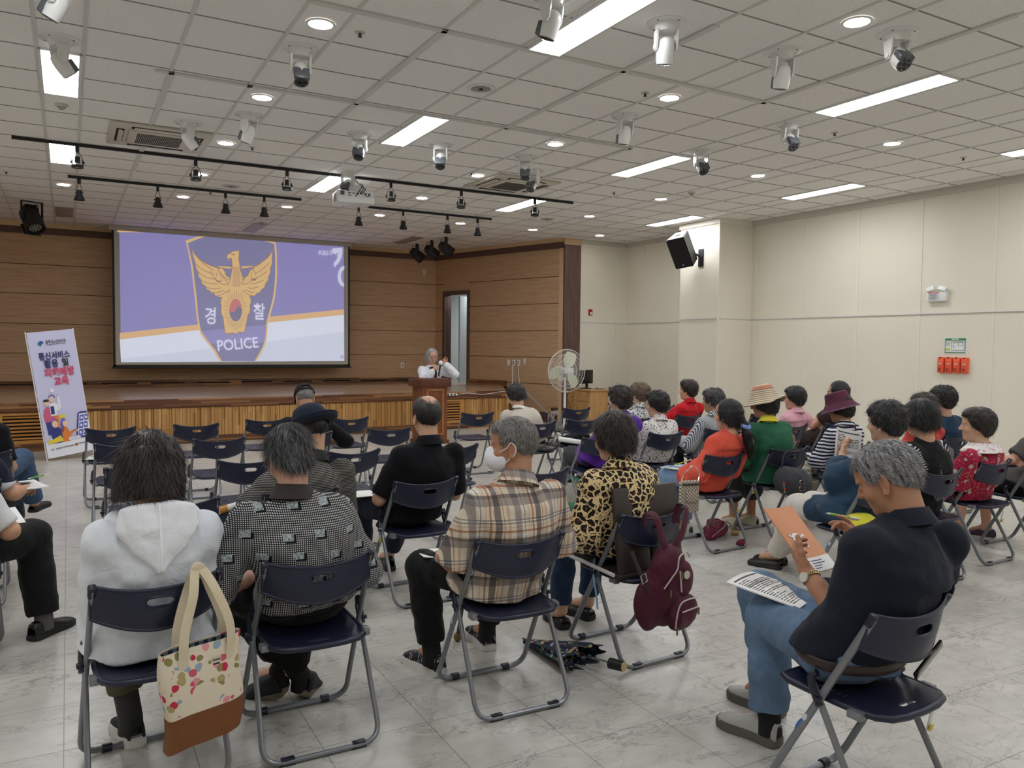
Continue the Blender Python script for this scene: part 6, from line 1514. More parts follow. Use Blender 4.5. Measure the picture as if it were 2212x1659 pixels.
# outlines of the projected picture, metres on the screen plane
SCREEN_ART = [
('sky_field',(128, 124, 186),[[(-2.15,-1.262),(2.155,-1.235),(2.145,1.235),(-2.15,1.235)]]),
('light_band',(214, 220, 238),[[(-2.15,-1.262),(2.155,-1.235),(2.15,-0.237),(0.55,-0.453),(-0.784,-0.63),(-2.167,-0.835)]]),
('light_band_shade',(200, 208, 230),[[(-2.15,-1.262),(2.155,-1.235),(2.15,-0.603),(0.382,-0.862),(-0.511,-0.982),(-2.145,-1.196)]]),
('gold_band',(214, 172, 122),[[(-2.165,-0.713),(-0.791,-0.521),(0.596,-0.329),(2.15,-0.128),(2.15,-0.247),(0.55,-0.453),(-0.784,-0.63),(-2.167,-0.835)],[(-2.183,1.231),(-2.184,1.167),(-1.401,1.22),(-1.819,1.234)]]),
('shield_rim',(218, 180, 124),[[(-0.996,1.1),(-0.85,1.161),(-0.686,1.222),(-0.47,1.238),(-0.014,1.244),(0.438,1.237),(0.58,1.217),(0.714,1.19),(0.733,1.056),(0.741,0.875),(0.742,0.584),(0.734,0.365),(0.701,0.09),(0.655,-0.113),(0.61,-0.278),(0.556,-0.462),(0.533,-0.772),(0.5,-0.9),(0.428,-1.065),(0.33,-1.241),(-0.391,-1.241),(-0.445,-1.14),(-0.503,-1.034),(-0.627,-0.868),(-0.733,-0.72),(-0.769,-0.615),(-0.789,-0.511),(-0.82,-0.267),(-0.835,-0.059),(-0.865,0.253),(-0.903,0.597),(-0.949,0.871)]]),
('shield_field',(112, 114, 158),[[(-0.961,1.049),(-0.826,1.121),(-0.669,1.192),(-0.47,1.214),(-0.014,1.217),(0.421,1.21),(0.562,1.185),(0.683,1.157),(0.697,1.017),(0.707,0.836),(0.706,0.582),(0.695,0.363),(0.665,0.106),(0.618,-0.096),(0.574,-0.261),(0.523,-0.455),(0.501,-0.754),(0.468,-0.886),(0.4,-1.039),(0.286,-1.241),(-0.344,-1.241),(-0.409,-1.122),(-0.476,-1.006),(-0.595,-0.848),(-0.7,-0.698),(-0.739,-0.604),(-0.759,-0.503),(-0.789,-0.266),(-0.8,-0.058),(-0.834,0.254),(-0.87,0.599),(-0.917,0.856)]]),
('shield_sheen',(132, 130, 186),[[(-0.726,-0.653),(-0.263,-0.588),(0.516,-0.499),(0.501,-0.754),(0.474,-0.864),(-0.552,-0.902),(-0.651,-0.771)]]),
('emblem_outline',(146, 112, 92),[[(-0.892,0.956),(-0.844,0.869),(-0.787,0.804),(-0.714,0.739),(-0.64,0.691),(-0.524,0.642),(-0.408,0.608),(-0.324,0.61),(-0.282,0.563),(-0.253,0.476),(-0.181,0.423),(-0.18,0.214),(-0.225,0.115),(-0.285,0.015),(-0.378,0.02),(-0.462,0.047),(-0.486,0.095),(-0.537,0.089),(-0.569,0.144),(-0.627,0.173),(-0.652,0.237),(-0.717,0.277),(-0.733,0.363),(-0.774,0.41),(-0.789,0.517),(-0.83,0.602),(-0.834,0.688),(-0.866,0.773)],[(0.656,1.054),(0.614,0.957),(0.561,0.881),(0.481,0.808),(0.401,0.749),(0.295,0.688),(0.243,0.642),(0.199,0.59),(0.164,0.498),(0.077,0.436),(0.058,0.225),(0.092,0.128),(0.153,0.053),(0.24,0.078),(0.301,0.074),(0.337,0.129),(0.398,0.15),(0.434,0.215),(0.496,0.254),(0.514,0.336),(0.568,0.402),(0.577,0.493),(0.617,0.559),(0.617,0.667),(0.649,0.742),(0.646,0.869)],[(-0.234,0.804),(-0.244,0.838),(-0.229,0.887),(-0.173,0.914),(-0.139,0.95),(-0.084,0.962),(0.012,0.978),(-0.002,0.925),(0.005,0.881),(-0.009,0.83),(0.004,0.748),(0.017,0.651),(0.041,0.545),(0.071,0.44),(0.099,0.334),(0.105,0.227),(0.075,0.154),(-0.191,0.143),(-0.211,0.213),(-0.197,0.32),(-0.179,0.427),(-0.158,0.534),(-0.144,0.659),(-0.15,0.797),(-0.18,0.807),(-0.201,0.794),(-0.18,0.767),(-0.191,0.741),(-0.218,0.757)],[(-0.067,0.34),(0.002,0.294),(0.046,0.242),(0.07,0.168),(0.136,0.148),(0.179,0.105),(0.219,0.034),(0.232,-0.037),(0.208,-0.11),(0.214,-0.191),(0.2,-0.263),(0.159,-0.318),(0.15,-0.399),(0.129,-0.49),(0.111,-0.598),(0.093,-0.656),(0.045,-0.671),(0.002,-0.65),(-0.042,-0.68),(-0.093,-0.702),(-0.145,-0.675),(-0.196,-0.693),(-0.264,-0.698),(-0.294,-0.659),(-0.301,-0.571),(-0.317,-0.447),(-0.323,-0.358),(-0.353,-0.315),(-0.363,-0.236),(-0.352,-0.156),(-0.372,-0.086),(-0.358,-0.006),(-0.314,0.058),(-0.266,0.113),(-0.205,0.151),(-0.187,0.232),(-0.136,0.296)],[(-0.416,0.65),(-0.145,0.648),(-0.146,0.606),(-0.214,0.588),(-0.408,0.615)],[(0.026,0.665),(0.264,0.694),(0.264,0.656),(0.043,0.609)]]),
('emblem_gold',(216, 178, 118),[[(-0.888,0.945),(-0.853,0.861),(-0.795,0.794),(-0.721,0.729),(-0.646,0.68),(-0.529,0.63),(-0.41,0.596),(-0.329,0.598),(-0.292,0.556),(-0.263,0.468),(-0.191,0.417),(-0.192,0.216),(-0.236,0.12),(-0.29,0.026),(-0.375,0.032),(-0.454,0.056),(-0.481,0.106),(-0.531,0.1),(-0.562,0.153),(-0.619,0.182),(-0.643,0.245),(-0.708,0.285),(-0.723,0.369),(-0.763,0.416),(-0.778,0.521),(-0.819,0.605),(-0.823,0.691),(-0.855,0.776)],[(0.653,1.041),(0.625,0.951),(0.57,0.873),(0.488,0.798),(0.407,0.738),(0.302,0.678),(0.251,0.634),(0.209,0.584),(0.173,0.491),(0.087,0.431),(0.07,0.227),(0.103,0.135),(0.157,0.065),(0.239,0.091),(0.296,0.085),(0.329,0.139),(0.391,0.159),(0.425,0.223),(0.486,0.261),(0.503,0.341),(0.556,0.406),(0.565,0.496),(0.605,0.561),(0.605,0.669),(0.637,0.744),(0.634,0.868)],[(-0.223,0.808),(-0.233,0.839),(-0.22,0.879),(-0.166,0.904),(-0.133,0.939),(-0.082,0.95),(0.003,0.969),(-0.014,0.925),(-0.007,0.881),(-0.021,0.83),(-0.008,0.745),(0.005,0.648),(0.029,0.541),(0.06,0.436),(0.087,0.331),(0.093,0.228),(0.068,0.164),(-0.184,0.153),(-0.199,0.214),(-0.185,0.318),(-0.167,0.425),(-0.146,0.533),(-0.132,0.659),(-0.14,0.805),(-0.181,0.819),(-0.212,0.795),(-0.192,0.764),(-0.194,0.753),(-0.209,0.766)],[(-0.067,0.328),(-0.007,0.284),(0.036,0.235),(0.061,0.159),(0.129,0.137),(0.169,0.097),(0.207,0.03),(0.22,-0.037),(0.195,-0.109),(0.202,-0.19),(0.189,-0.258),(0.148,-0.314),(0.138,-0.398),(0.117,-0.488),(0.099,-0.595),(0.085,-0.647),(0.046,-0.659),(0.001,-0.638),(-0.047,-0.669),(-0.093,-0.69),(-0.144,-0.662),(-0.198,-0.681),(-0.259,-0.687),(-0.283,-0.655),(-0.289,-0.569),(-0.305,-0.445),(-0.312,-0.354),(-0.342,-0.31),(-0.351,-0.235),(-0.34,-0.154),(-0.36,-0.085),(-0.347,-0.01),(-0.305,0.05),(-0.259,0.103),(-0.195,0.144),(-0.176,0.226),(-0.128,0.287)],[(-0.407,0.643),(-0.154,0.639),(-0.155,0.613),(-0.214,0.6),(-0.399,0.625)],[(0.036,0.659),(0.255,0.684),(0.254,0.664),(0.049,0.62)]]),
('emblem_lines',(146, 112, 92),[(0.0125,[(-0.834,0.679),(-0.784,0.625),(-0.729,0.579),(-0.669,0.541),(-0.604,0.511),(-0.534,0.488),(-0.459,0.474)]),(0.0125,[(0.589,0.773),(0.536,0.71),(0.482,0.656),(0.427,0.61),(0.372,0.571),(0.316,0.541),(0.259,0.519)]),(0.0125,[(-0.781,0.509),(-0.734,0.469),(-0.682,0.436),(-0.628,0.41),(-0.57,0.392),(-0.508,0.381),(-0.443,0.378)]),(0.0125,[(0.529,0.588),(0.479,0.541),(0.43,0.502),(0.382,0.47),(0.335,0.446),(0.289,0.429),(0.244,0.42)]),(0.0125,[(-0.725,0.346),(-0.68,0.323),(-0.632,0.305),(-0.581,0.292),(-0.527,0.286),(-0.47,0.286),(-0.41,0.292)]),(0.0125,[(0.467,0.413),(0.42,0.384),(0.375,0.36),(0.332,0.343),(0.291,0.332),(0.252,0.328),(0.214,0.329)]),(0.0125,[(-0.644,0.219),(-0.594,0.204),(-0.546,0.195),(-0.498,0.191),(-0.451,0.193),(-0.405,0.201),(-0.36,0.215)]),(0.0125,[(0.378,0.273),(0.328,0.253),(0.284,0.239),(0.246,0.231),(0.215,0.23),(0.189,0.235),(0.169,0.246)]),(0.0125,[(-0.553,0.118),(-0.506,0.114),(-0.461,0.115),(-0.417,0.122),(-0.374,0.134),(-0.333,0.151),(-0.293,0.174)]),(0.0125,[(0.281,0.161),(0.257,0.154),(0.231,0.152),(0.204,0.156),(0.175,0.164),(0.144,0.179),(0.111,0.199)]),(0.0125,[(-0.462,0.047),(-0.418,0.055),(-0.377,0.068),(-0.337,0.084),(-0.301,0.105),(-0.266,0.13),(-0.233,0.159)]),(0.0125,[(0.257,0.083),(0.218,0.088),(0.183,0.098),(0.149,0.111),(0.117,0.13),(0.087,0.152),(0.06,0.178)]),(0.0125,[(-0.55,0.548),(-0.543,0.514),(-0.532,0.483),(-0.517,0.453),(-0.499,0.426),(-0.477,0.401),(-0.451,0.378)]),(0.0125,[(0.283,0.601),(0.277,0.566),(0.271,0.533),(0.266,0.502),(0.26,0.473),(0.256,0.445),(0.251,0.42)]),(0.0125,[(-0.451,0.378),(-0.414,0.338),(-0.375,0.309),(-0.334,0.291),(-0.291,0.284),(-0.246,0.287),(-0.199,0.302)]),(0.0125,[(0.251,0.42),(0.218,0.376),(0.184,0.343),(0.148,0.321),(0.111,0.31),(0.072,0.309),(0.032,0.32)]),(0.0125,[(-0.4,0.547),(-0.374,0.517),(-0.345,0.487),(-0.314,0.457),(-0.281,0.428),(-0.245,0.4),(-0.207,0.372)]),(0.0125,[(0.208,0.588),(0.185,0.554),(0.159,0.521),(0.132,0.488),(0.103,0.455),(0.072,0.423),(0.039,0.392)]),(0.0125,[(-0.358,0.506),(-0.335,0.467),(-0.311,0.43),(-0.286,0.395),(-0.26,0.362),(-0.232,0.331),(-0.204,0.302)]),(0.0125,[(0.171,0.542),(0.151,0.5),(0.13,0.46),(0.108,0.422),(0.085,0.386),(0.061,0.352),(0.036,0.32)]),(0.0125,[(-0.844,0.86),(-0.791,0.792),(-0.735,0.731),(-0.675,0.676),(-0.612,0.628),(-0.545,0.586),(-0.475,0.552)]),(0.0125,[(0.602,0.963),(0.544,0.885),(0.482,0.813),(0.417,0.749),(0.349,0.691),(0.278,0.641),(0.204,0.597)]),(0.0055,[(-0.12,0.643),(-0.106,0.615),(-0.12,0.586),(-0.134,0.614),(-0.12,0.643)]),(0.0055,[(-0.091,0.644),(-0.077,0.617),(-0.091,0.588),(-0.105,0.615),(-0.091,0.644)]),(0.0055,[(-0.062,0.646),(-0.048,0.618),(-0.062,0.589),(-0.076,0.617),(-0.062,0.646)]),(0.0055,[(-0.033,0.648),(-0.019,0.62),(-0.033,0.591),(-0.046,0.619),(-0.033,0.648)]),(0.0055,[(-0.003,0.649),(0.01,0.622),(-0.004,0.593),(-0.017,0.62),(-0.003,0.649)]),(0.0055,[(-0.107,0.587),(-0.093,0.559),(-0.107,0.53),(-0.12,0.558),(-0.107,0.587)]),(0.0055,[(-0.077,0.588),(-0.064,0.561),(-0.078,0.532),(-0.091,0.559),(-0.077,0.588)]),(0.0055,[(-0.048,0.59),(-0.035,0.562),(-0.049,0.533),(-0.062,0.561),(-0.048,0.59)]),(0.0055,[(-0.019,0.592),(-0.006,0.564),(-0.019,0.535),(-0.033,0.562),(-0.019,0.592)]),(0.0055,[(0.01,0.593),(0.024,0.566),(0.01,0.536),(-0.004,0.564),(0.01,0.593)]),(0.0055,[(-0.121,0.529),(-0.107,0.502),(-0.121,0.472),(-0.134,0.5),(-0.121,0.529)]),(0.0055,[(-0.091,0.531),(-0.078,0.503),(-0.092,0.474),(-0.105,0.502),(-0.091,0.531)]),(0.0055,[(-0.062,0.532),(-0.049,0.505),(-0.063,0.476),(-0.076,0.503),(-0.062,0.532)]),(0.0055,[(-0.033,0.534),(-0.02,0.506),(-0.033,0.477),(-0.047,0.505),(-0.033,0.534)]),(0.0055,[(-0.004,0.536),(0.01,0.508),(-0.004,0.479),(-0.018,0.506),(-0.004,0.536)]),(0.0055,[(-0.107,0.473),(-0.094,0.445),(-0.107,0.416),(-0.121,0.444),(-0.107,0.473)]),(0.0055,[(-0.078,0.475),(-0.065,0.447),(-0.078,0.418),(-0.092,0.446),(-0.078,0.475)]),(0.0055,[(-0.049,0.476),(-0.035,0.448),(-0.049,0.419),(-0.063,0.447),(-0.049,0.476)]),(0.0055,[(-0.02,0.478),(-0.006,0.45),(-0.02,0.421),(-0.034,0.449),(-0.02,0.478)]),(0.0055,[(0.01,0.479),(0.023,0.452),(0.009,0.422),(-0.004,0.45),(0.01,0.479)]),(0.0055,[(-0.121,0.416),(-0.108,0.388),(-0.121,0.359),(-0.135,0.387),(-0.121,0.416)]),(0.0055,[(-0.092,0.417),(-0.079,0.389),(-0.092,0.36),(-0.106,0.388),(-0.092,0.417)]),(0.0055,[(-0.063,0.419),(-0.049,0.391),(-0.063,0.362),(-0.077,0.389),(-0.063,0.419)]),(0.0055,[(-0.034,0.42),(-0.02,0.392),(-0.034,0.363),(-0.048,0.391),(-0.034,0.42)]),(0.0055,[(-0.005,0.422),(0.009,0.394),(-0.005,0.365),(-0.018,0.392),(-0.005,0.422)]),(0.0055,[(-0.108,0.359),(-0.094,0.332),(-0.108,0.303),(-0.122,0.33),(-0.108,0.359)]),(0.0055,[(-0.079,0.361),(-0.065,0.333),(-0.079,0.304),(-0.093,0.332),(-0.079,0.361)]),(0.0055,[(-0.05,0.362),(-0.036,0.335),(-0.05,0.305),(-0.063,0.333),(-0.05,0.362)]),(0.0055,[(-0.02,0.364),(-0.007,0.336),(-0.021,0.307),(-0.034,0.335),(-0.02,0.364)]),(0.0055,[(0.009,0.365),(0.023,0.337),(0.009,0.308),(-0.005,0.336),(0.009,0.365)]),(0.0055,[(-0.122,0.302),(-0.108,0.274),(-0.122,0.245),(-0.136,0.273),(-0.122,0.302)]),(0.0055,[(-0.093,0.303),(-0.079,0.276),(-0.093,0.246),(-0.107,0.274),(-0.093,0.303)]),(0.0055,[(-0.064,0.305),(-0.05,0.277),(-0.064,0.248),(-0.077,0.276),(-0.064,0.305)]),(0.0055,[(-0.034,0.306),(-0.021,0.278),(-0.035,0.249),(-0.048,0.277),(-0.034,0.306)]),(0.0055,[(-0.005,0.308),(0.008,0.28),(-0.006,0.25),(-0.019,0.278),(-0.005,0.308)]),(0.0088,[(0.068,-0.213),(0.127,-0.211)]),(0.0088,[(0.064,-0.266),(0.139,-0.295)]),(0.0088,[(0.055,-0.317),(0.124,-0.376)]),(0.0088,[(0.039,-0.364),(0.087,-0.429)]),(0.0088,[(0.019,-0.404),(0.069,-0.513)]),(0.0088,[(-0.006,-0.436),(0.031,-0.564)]),(0.0088,[(-0.034,-0.458),(-0.016,-0.565)]),(0.0088,[(-0.063,-0.47),(-0.056,-0.617)]),(0.0088,[(-0.093,-0.47),(-0.102,-0.618)]),(0.0088,[(-0.123,-0.46),(-0.141,-0.567)]),(0.0088,[(-0.15,-0.439),(-0.188,-0.568)]),(0.0088,[(-0.174,-0.409),(-0.225,-0.52)]),(0.0088,[(-0.194,-0.37),(-0.241,-0.437)]),(0.0088,[(-0.209,-0.325),(-0.277,-0.386)]),(0.0088,[(-0.218,-0.275),(-0.291,-0.307)]),(0.0088,[(-0.22,-0.222),(-0.278,-0.224)]),(0.0088,[(-0.217,-0.17),(-0.29,-0.142)]),(0.0088,[(-0.207,-0.119),(-0.275,-0.062)]),(0.0088,[(-0.192,-0.073),(-0.239,-0.009)]),(0.0088,[(-0.172,-0.033),(-0.221,0.074)]),(0.0088,[(-0.148,-0.001),(-0.184,0.125)]),(0.0088,[(-0.12,0.021),(-0.137,0.127)]),(0.0088,[(-0.09,0.033),(-0.098,0.18)]),(0.0088,[(-0.06,0.035),(-0.052,0.182)]),(0.0088,[(-0.031,0.025),(-0.012,0.132)]),(0.0088,[(-0.003,0.004),(0.035,0.134)]),(0.0088,[(0.021,-0.026),(0.072,0.086)]),(0.0088,[(0.041,-0.065),(0.089,0.003)]),(0.0088,[(0.056,-0.11),(0.126,-0.047)]),(0.0088,[(0.065,-0.16),(0.14,-0.127)]),(0.01,[(-0.396,0.6),(-0.459,0.377)]),(0.01,[(-0.396,0.6),(-0.334,0.362)]),(0.01,[(0.265,0.644),(0.21,0.429)]),(0.01,[(0.265,0.644),(0.338,0.439)]),(0.0226,[(-0.153,0.88),(-0.084,0.889)])]),
('scale_pans',(216, 178, 118),[[(-0.396,0.574),(-0.446,0.378),(-0.345,0.365)],[(0.265,0.62),(0.224,0.433),(0.326,0.442)]]),
('pan_dishes',(146, 112, 92),[[(-0.46,0.36),(-0.334,0.357),(-0.368,0.326),(-0.426,0.326)],[(0.21,0.418),(0.338,0.432),(0.311,0.389),(0.241,0.386)]]),
('emblem_ring',(216, 178, 118),[[(0.064,-0.213),(0.061,-0.269),(0.05,-0.323),(0.033,-0.371),(0.01,-0.411),(-0.017,-0.442),(-0.047,-0.461),(-0.078,-0.468),(-0.11,-0.462),(-0.139,-0.445),(-0.166,-0.415),(-0.187,-0.377),(-0.204,-0.33),(-0.214,-0.277),(-0.217,-0.222),(-0.213,-0.167),(-0.203,-0.114),(-0.186,-0.066),(-0.163,-0.026),(-0.137,0.005),(-0.107,0.024),(-0.075,0.032),(-0.044,0.027),(-0.014,0.009),(0.012,-0.019),(0.034,-0.058),(0.051,-0.105),(0.061,-0.158)]]),
('circle_lower',(104, 104, 138),[[(0.047,-0.214),(0.044,-0.265),(0.034,-0.314),(0.019,-0.358),(-0.001,-0.394),(-0.024,-0.422),(-0.051,-0.44),(-0.078,-0.446),(-0.106,-0.441),(-0.132,-0.425),(-0.155,-0.398),(-0.174,-0.363),(-0.188,-0.32),(-0.197,-0.272),(-0.2,-0.222),(-0.197,-0.171),(-0.187,-0.123),(-0.172,-0.079),(-0.153,-0.042),(-0.129,-0.014),(-0.103,0.004),(-0.076,0.01),(-0.048,0.006),(-0.022,-0.01),(0.001,-0.036),(0.021,-0.072),(0.035,-0.115),(0.044,-0.163)]]),
('circle_upper',(190, 108, 112),[[(-0.198,-0.261),(-0.2,-0.224),(-0.198,-0.186),(-0.193,-0.149),(-0.185,-0.114),(-0.174,-0.082),(-0.16,-0.054),(-0.144,-0.03),(-0.126,-0.011),(-0.107,0.002),(-0.086,0.009),(-0.066,0.01),(-0.046,0.005),(-0.026,-0.007),(-0.008,-0.024),(0.008,-0.046),(0.022,-0.074),(0.033,-0.105),(0.041,-0.139),(0.046,-0.176),(0.047,-0.214),(0.044,-0.205),(0.006,-0.144),(-0.046,-0.149),(-0.077,-0.209),(-0.108,-0.258),(-0.159,-0.26),(-0.193,-0.225)]]),
('big_letter',(206, 206, 232),[[(1.893,1.145),(2.109,1.173),(2.11,1.056),(2.086,0.96),(2.032,0.853),(1.935,0.747),(1.916,0.832),(1.989,0.925),(2.018,1.059),(1.902,1.052)],[(2.155,0.794),(2.086,0.771),(2.032,0.692),(2.005,0.577),(2.018,0.464),(2.063,0.381),(2.141,0.343),(2.145,0.429),(2.102,0.459),(2.079,0.524),(2.079,0.628),(2.106,0.687),(2.145,0.708)]]),
('corner_mark',(172, 168, 206),[[(2.144,-1.145),(2.143,-1.155),(2.14,-1.164),(2.135,-1.172),(2.128,-1.178),(2.12,-1.183),(2.11,-1.187),(2.101,-1.188),(2.091,-1.187),(2.082,-1.183),(2.074,-1.178),(2.067,-1.172),(2.062,-1.164),(2.059,-1.155),(2.058,-1.146),(2.059,-1.136),(2.062,-1.127),(2.067,-1.119),(2.074,-1.113),(2.082,-1.108),(2.091,-1.104),(2.101,-1.103),(2.11,-1.104),(2.12,-1.107),(2.128,-1.112),(2.135,-1.119),(2.14,-1.127),(2.143,-1.136)]]),
]
# ================================================================== projection screen
scr = empty('projection_screen', 'large projection screen showing a gold eagle police emblem on blue', 'screen', (3.02, 16.6, 2.43))
FAB = M('screen_fabric', (196, 193, 184), .8)
MB().span((-2.24, 0, -1.31), (2.24, .006, 1.275)).build('fabric', FAB, scr, smooth=0)
m = MB()
for a in (-1, 1): m.span((a * 2.24 - .04 * (a < 0), -.002, -1.35), (a * 2.24 + .04 * (a > 0), .012, 1.285))
m.span((-2.28, -.002, -1.355), (2.28, .012, -1.31)); m.build('black_border', BLACK, scr, smooth=0)
MB().box((4.62, .04, .035), (0, .004, -1.365), bevel=.008).build('bottom_bar', BLACK, scr)
MB().box((4.66, .12, .10), (0, .03, 1.25), bevel=.02).build('roller_case', M('case_grey', (186, 182, 172), .5), scr)
SCREEN_E = .50
def PROJ(col):
    m_ = EM('projected_%d_%d_%d' % col, col, SCREEN_E); m_.node_tree.nodes['Principled BSDF'].inputs['Base Color'].default_value = (.30, .29, .30, 1); return m_
def screen_poly(name, col, polys, k, lines=False, parent=None):
    m = MB(); y = -.001 - .0012 * k
    for p in polys:
        if lines:
            w_, q = p
            for a, b in zip(q, q[1:]):
                d = Vector((b[0] - a[0], b[1] - a[1])); d = d.normalized() if d.length > 0 else Vector((1, 0)); n_ = Vector((-d.y, d.x)) * w_ / 2
                m.poly([(a[0] + n_.x, y, a[1] + n_.y), (b[0] + n_.x, y, b[1] + n_.y), (b[0] - n_.x, y, b[1] - n_.y), (a[0] - n_.x, y, a[1] - n_.y)])
        else:
            m.poly([(q[0], y - .00015 * polys.index(p), q[1]) for q in p])
    for f in m.bm.faces:
        f.normal_update()
        if f.normal.y > 0: f.normal_flip()
    if not lines: bmesh.ops.triangulate(m.bm, faces=m.bm.faces[:])
    me = bpy.data.meshes.new(name); m.bm.to_mesh(me); m.bm.free()
    return link_mesh(name, me, PROJ(col), parent)
img = None
for k, (nm, col, polys) in enumerate(SCREEN_ART):
    o = screen_poly(nm, col, polys, k, nm == 'emblem_lines', img or scr)
    if k == 0: o.name = 'projected_picture'; o.data.name = 'projected_picture'; img = o
LET = PROJ((214, 214, 236))
RX = (PI / 2, 0, 0)
text_mesh('police_lettering', 'POLICE', .30, LET, img, (-.043, -.028, -.908), (PI / 2, math.radians(-6), 0), .004, sx=.82)
text_mesh('korean_lettering', '경', .36, LET, img, (-.551, -.028, -.372), (PI / 2, 0, 0), .005, sx=.72)
text_mesh('korean_lettering', '찰', .36, LET, img, (.379, -.028, -.260), (PI / 2, 0, 0), .005, sx=.72)
text_mesh('channel_lettering', 'KBS', .13, LET, img, (1.70, -.028, 1.035), RX, .001)
text_mesh('channel_lettering', '충북', .115, LET, img, (1.905, -.03, 1.045), RX, .0, sx=.8)

# ================================================================== standing banner
BA, BB = Vector((-.24, 11.82, 0)), Vector((.29, 12.05, 0))
bn = empty('banner_stand', 'lilac standing banner with Korean lettering and cartoon people', 'banner', (.025, 11.93, 0), math.atan2(.23, .53))
tilt = empty  # the sheet leans sideways and slightly back
BM = Matrix.Rotation(math.radians(-6.6), 4, 'Y') @ Matrix.Rotation(math.radians(-4), 4, 'X')
PURP = cloth('banner_lilac', (205, 204, 234), .6, .12, 3, .01); WHT = cloth('banner_white', (232, 232, 240), .6, .08, 3, .01)
def bpart(mb, name, mat, **kw):
    o = mb.build(name, mat, bn, **kw); o.matrix_basis = BM; return o
BWD, BH = .285, 1.70
m = MB(); G = [[(x, .004 * math.sin(7 * z) * (1 - abs(x) / .3), z) for x in np.linspace(-BWD, BWD, 9)] for z in np.linspace(.06, BH, 30)]
m.grid(G, thick=.0012); sheet = bpart(m, 'sheet', PURP)
def art(name, polys, col, k=1, parent=None):
    m = MB()
    for p in polys:
        m.poly([(q[0], -.006 - .0009 * k, q[1]) for q in p])
    bmesh.ops.triangulate(m.bm, faces=m.bm.faces[:])
    o = m.build(name, M('print_%d_%d_%d' % col, col, .6), parent or sheet, smooth=0); return o
def circ(cx, cz, rx, rz=None, n=18, a0=0, a1=360): rz = rz or rx; return [(cx + rx * math.cos(math.radians(a0 + (a1 - a0) * i / n)), cz + rz * math.sin(math.radians(a0 + (a1 - a0) * i / n))) for i in range(n if a1 - a0 == 360 else n + 1)]
art('white_footer', [[(-BWD, .06), (BWD, .06), (BWD, .262), (-BWD, .262)]], (236, 236, 244), 0)
m = MB(); m.tube([(-BWD - .008, .012, 0), (-BWD - .008, .012, BH + .012)], .008, 8); m.tube([(BWD + .008, .012, 0), (BWD + .008, .012, BH + .012)], .008, 8); m.tube([(-BWD, .02, .9), (BWD, .02, .9)], .006, 8)
m.tube([(0, .02, .9), (0, .42, -.02)], .008, 8)
for x in (-BWD, BWD):
    for z in (.075, BH - .015): m.cyl(.010, .010, .006, (x * .97, -.004, z), (PI / 2, 0, 0))
bpart(m, 'pole_frame', M('banner_pole', (226, 226, 226), .4))
NAVYP, PINKP, BLKP = M('print_navy', (48, 48, 104), .6), M('print_pink', (206, 74, 112), .6), M('print_black', (26, 26, 36), .6)
def btext(t, size, mat, x, z, bold=.012, sx=1.0, k=4): return text_mesh('lettering', t, size, mat, sheet, (x, -.006 - .0009 * k, z), (PI / 2, 0, 0), bold * size * 2.0, 'CENTER', sx)
btext('충주시노인복지관', .052, BLKP, .045, 1.555, .004, .66); btext('Chungju Senior Welfare Center', .02, BLKP, .045, 1.525, .002, .9)
art('heart_logo', [circ(-.155, 1.545, .022, .026)], (60, 140, 70), 1); art('heart_logo_blue', [circ(-.135, 1.56, .028, .020), [(-.155, 1.53), (-.12, 1.565), (-.145, 1.505)]], (40, 90, 170), 2)
btext('통신서비스', .105, NAVYP, .0, 1.372, .014, .80); btext('활용', .112, NAVYP, -.055, 1.268, .014, .86); btext('및', .112, BLKP, .12, 1.268, .014, .86)
btext('피해예방', .122, PINKP, .03, 1.150, .016, .84); btext('교육', .122, PINKP, .035, 1.03, .016, .84)
# cartoon people, folder, tablet, envelope, book
SKINP = (236, 200, 176)
art('figure_pink', [[(-.255, .62), (-.235, .70), (-.19, .73), (-.14, .70), (-.115, .62), (-.12, .53), (-.245, .53)]], (206, 92, 132), 1); art('figure_legs', [[(-.24, .53), (-.13, .53), (-.14, .36), (-.23, .36)]], (52, 62, 130), 1)
art('figure_faces', [circ(-.195, .775, .032, .038), circ(-.125, .815, .034, .042), circ(-.135, .49, .037, .045), circ(-.008, .475, .034, .042), circ(-.045, .86, .010, .02), circ(.128, .36, .016)], SKINP, 4)
art('figure_white', [[(-.165, .76), (-.09, .77), (-.05, .72), (-.045, .66), (-.09, .66), (-.09, .60), (-.165, .60)], [(-.055, .84), (-.03, .84), (-.022, .70), (-.06, .66)], circ(-.10, .928, .024, .028), [(-.25, .26), (-.14, .37), (-.115, .33), (-.20, .24)]], (240, 240, 246), 2)
art('figure_hair', [circ(-.12, .845, .042, .034), circ(-.135, .525, .044, .030), circ(-.028, .495, .040, .055), [(-.068, .50), (-.02, .44), (-.05, .36), (-.075, .40)]], (118, 112, 190), 3)
art('black_cap', [circ(-.195, .808, .036, .018)], (34, 34, 44), 5); art('figure_orange_skirt', [[(-.125, .60), (-.075, .60), (-.09, .38), (-.115, .38)], [(-.07, .40), (-.035, .445), (.0, .43), (.03, .36), (.11, .36), (.115, .385), (.03, .30), (.02, .24), (-.07, .24)]], (230, 130, 56), 3)
art('figure_navy', [[(-.20, .40), (-.165, .445), (-.10, .445), (-.065, .40), (-.07, .24), (-.19, .24)], [(-.155, .73), (-.11, .72), (-.115, .62), (-.16, .62)]], (48, 56, 124), 5)
art('yellow_folder', [[(-.255, .24), (-.245, .30), (-.205, .29), (-.09, .335), (-.06, .255), (-.20, .245)], [(-.065, .60), (.0, .60), (.0, .555), (-.065, .555)]], (232, 208, 60), 6)
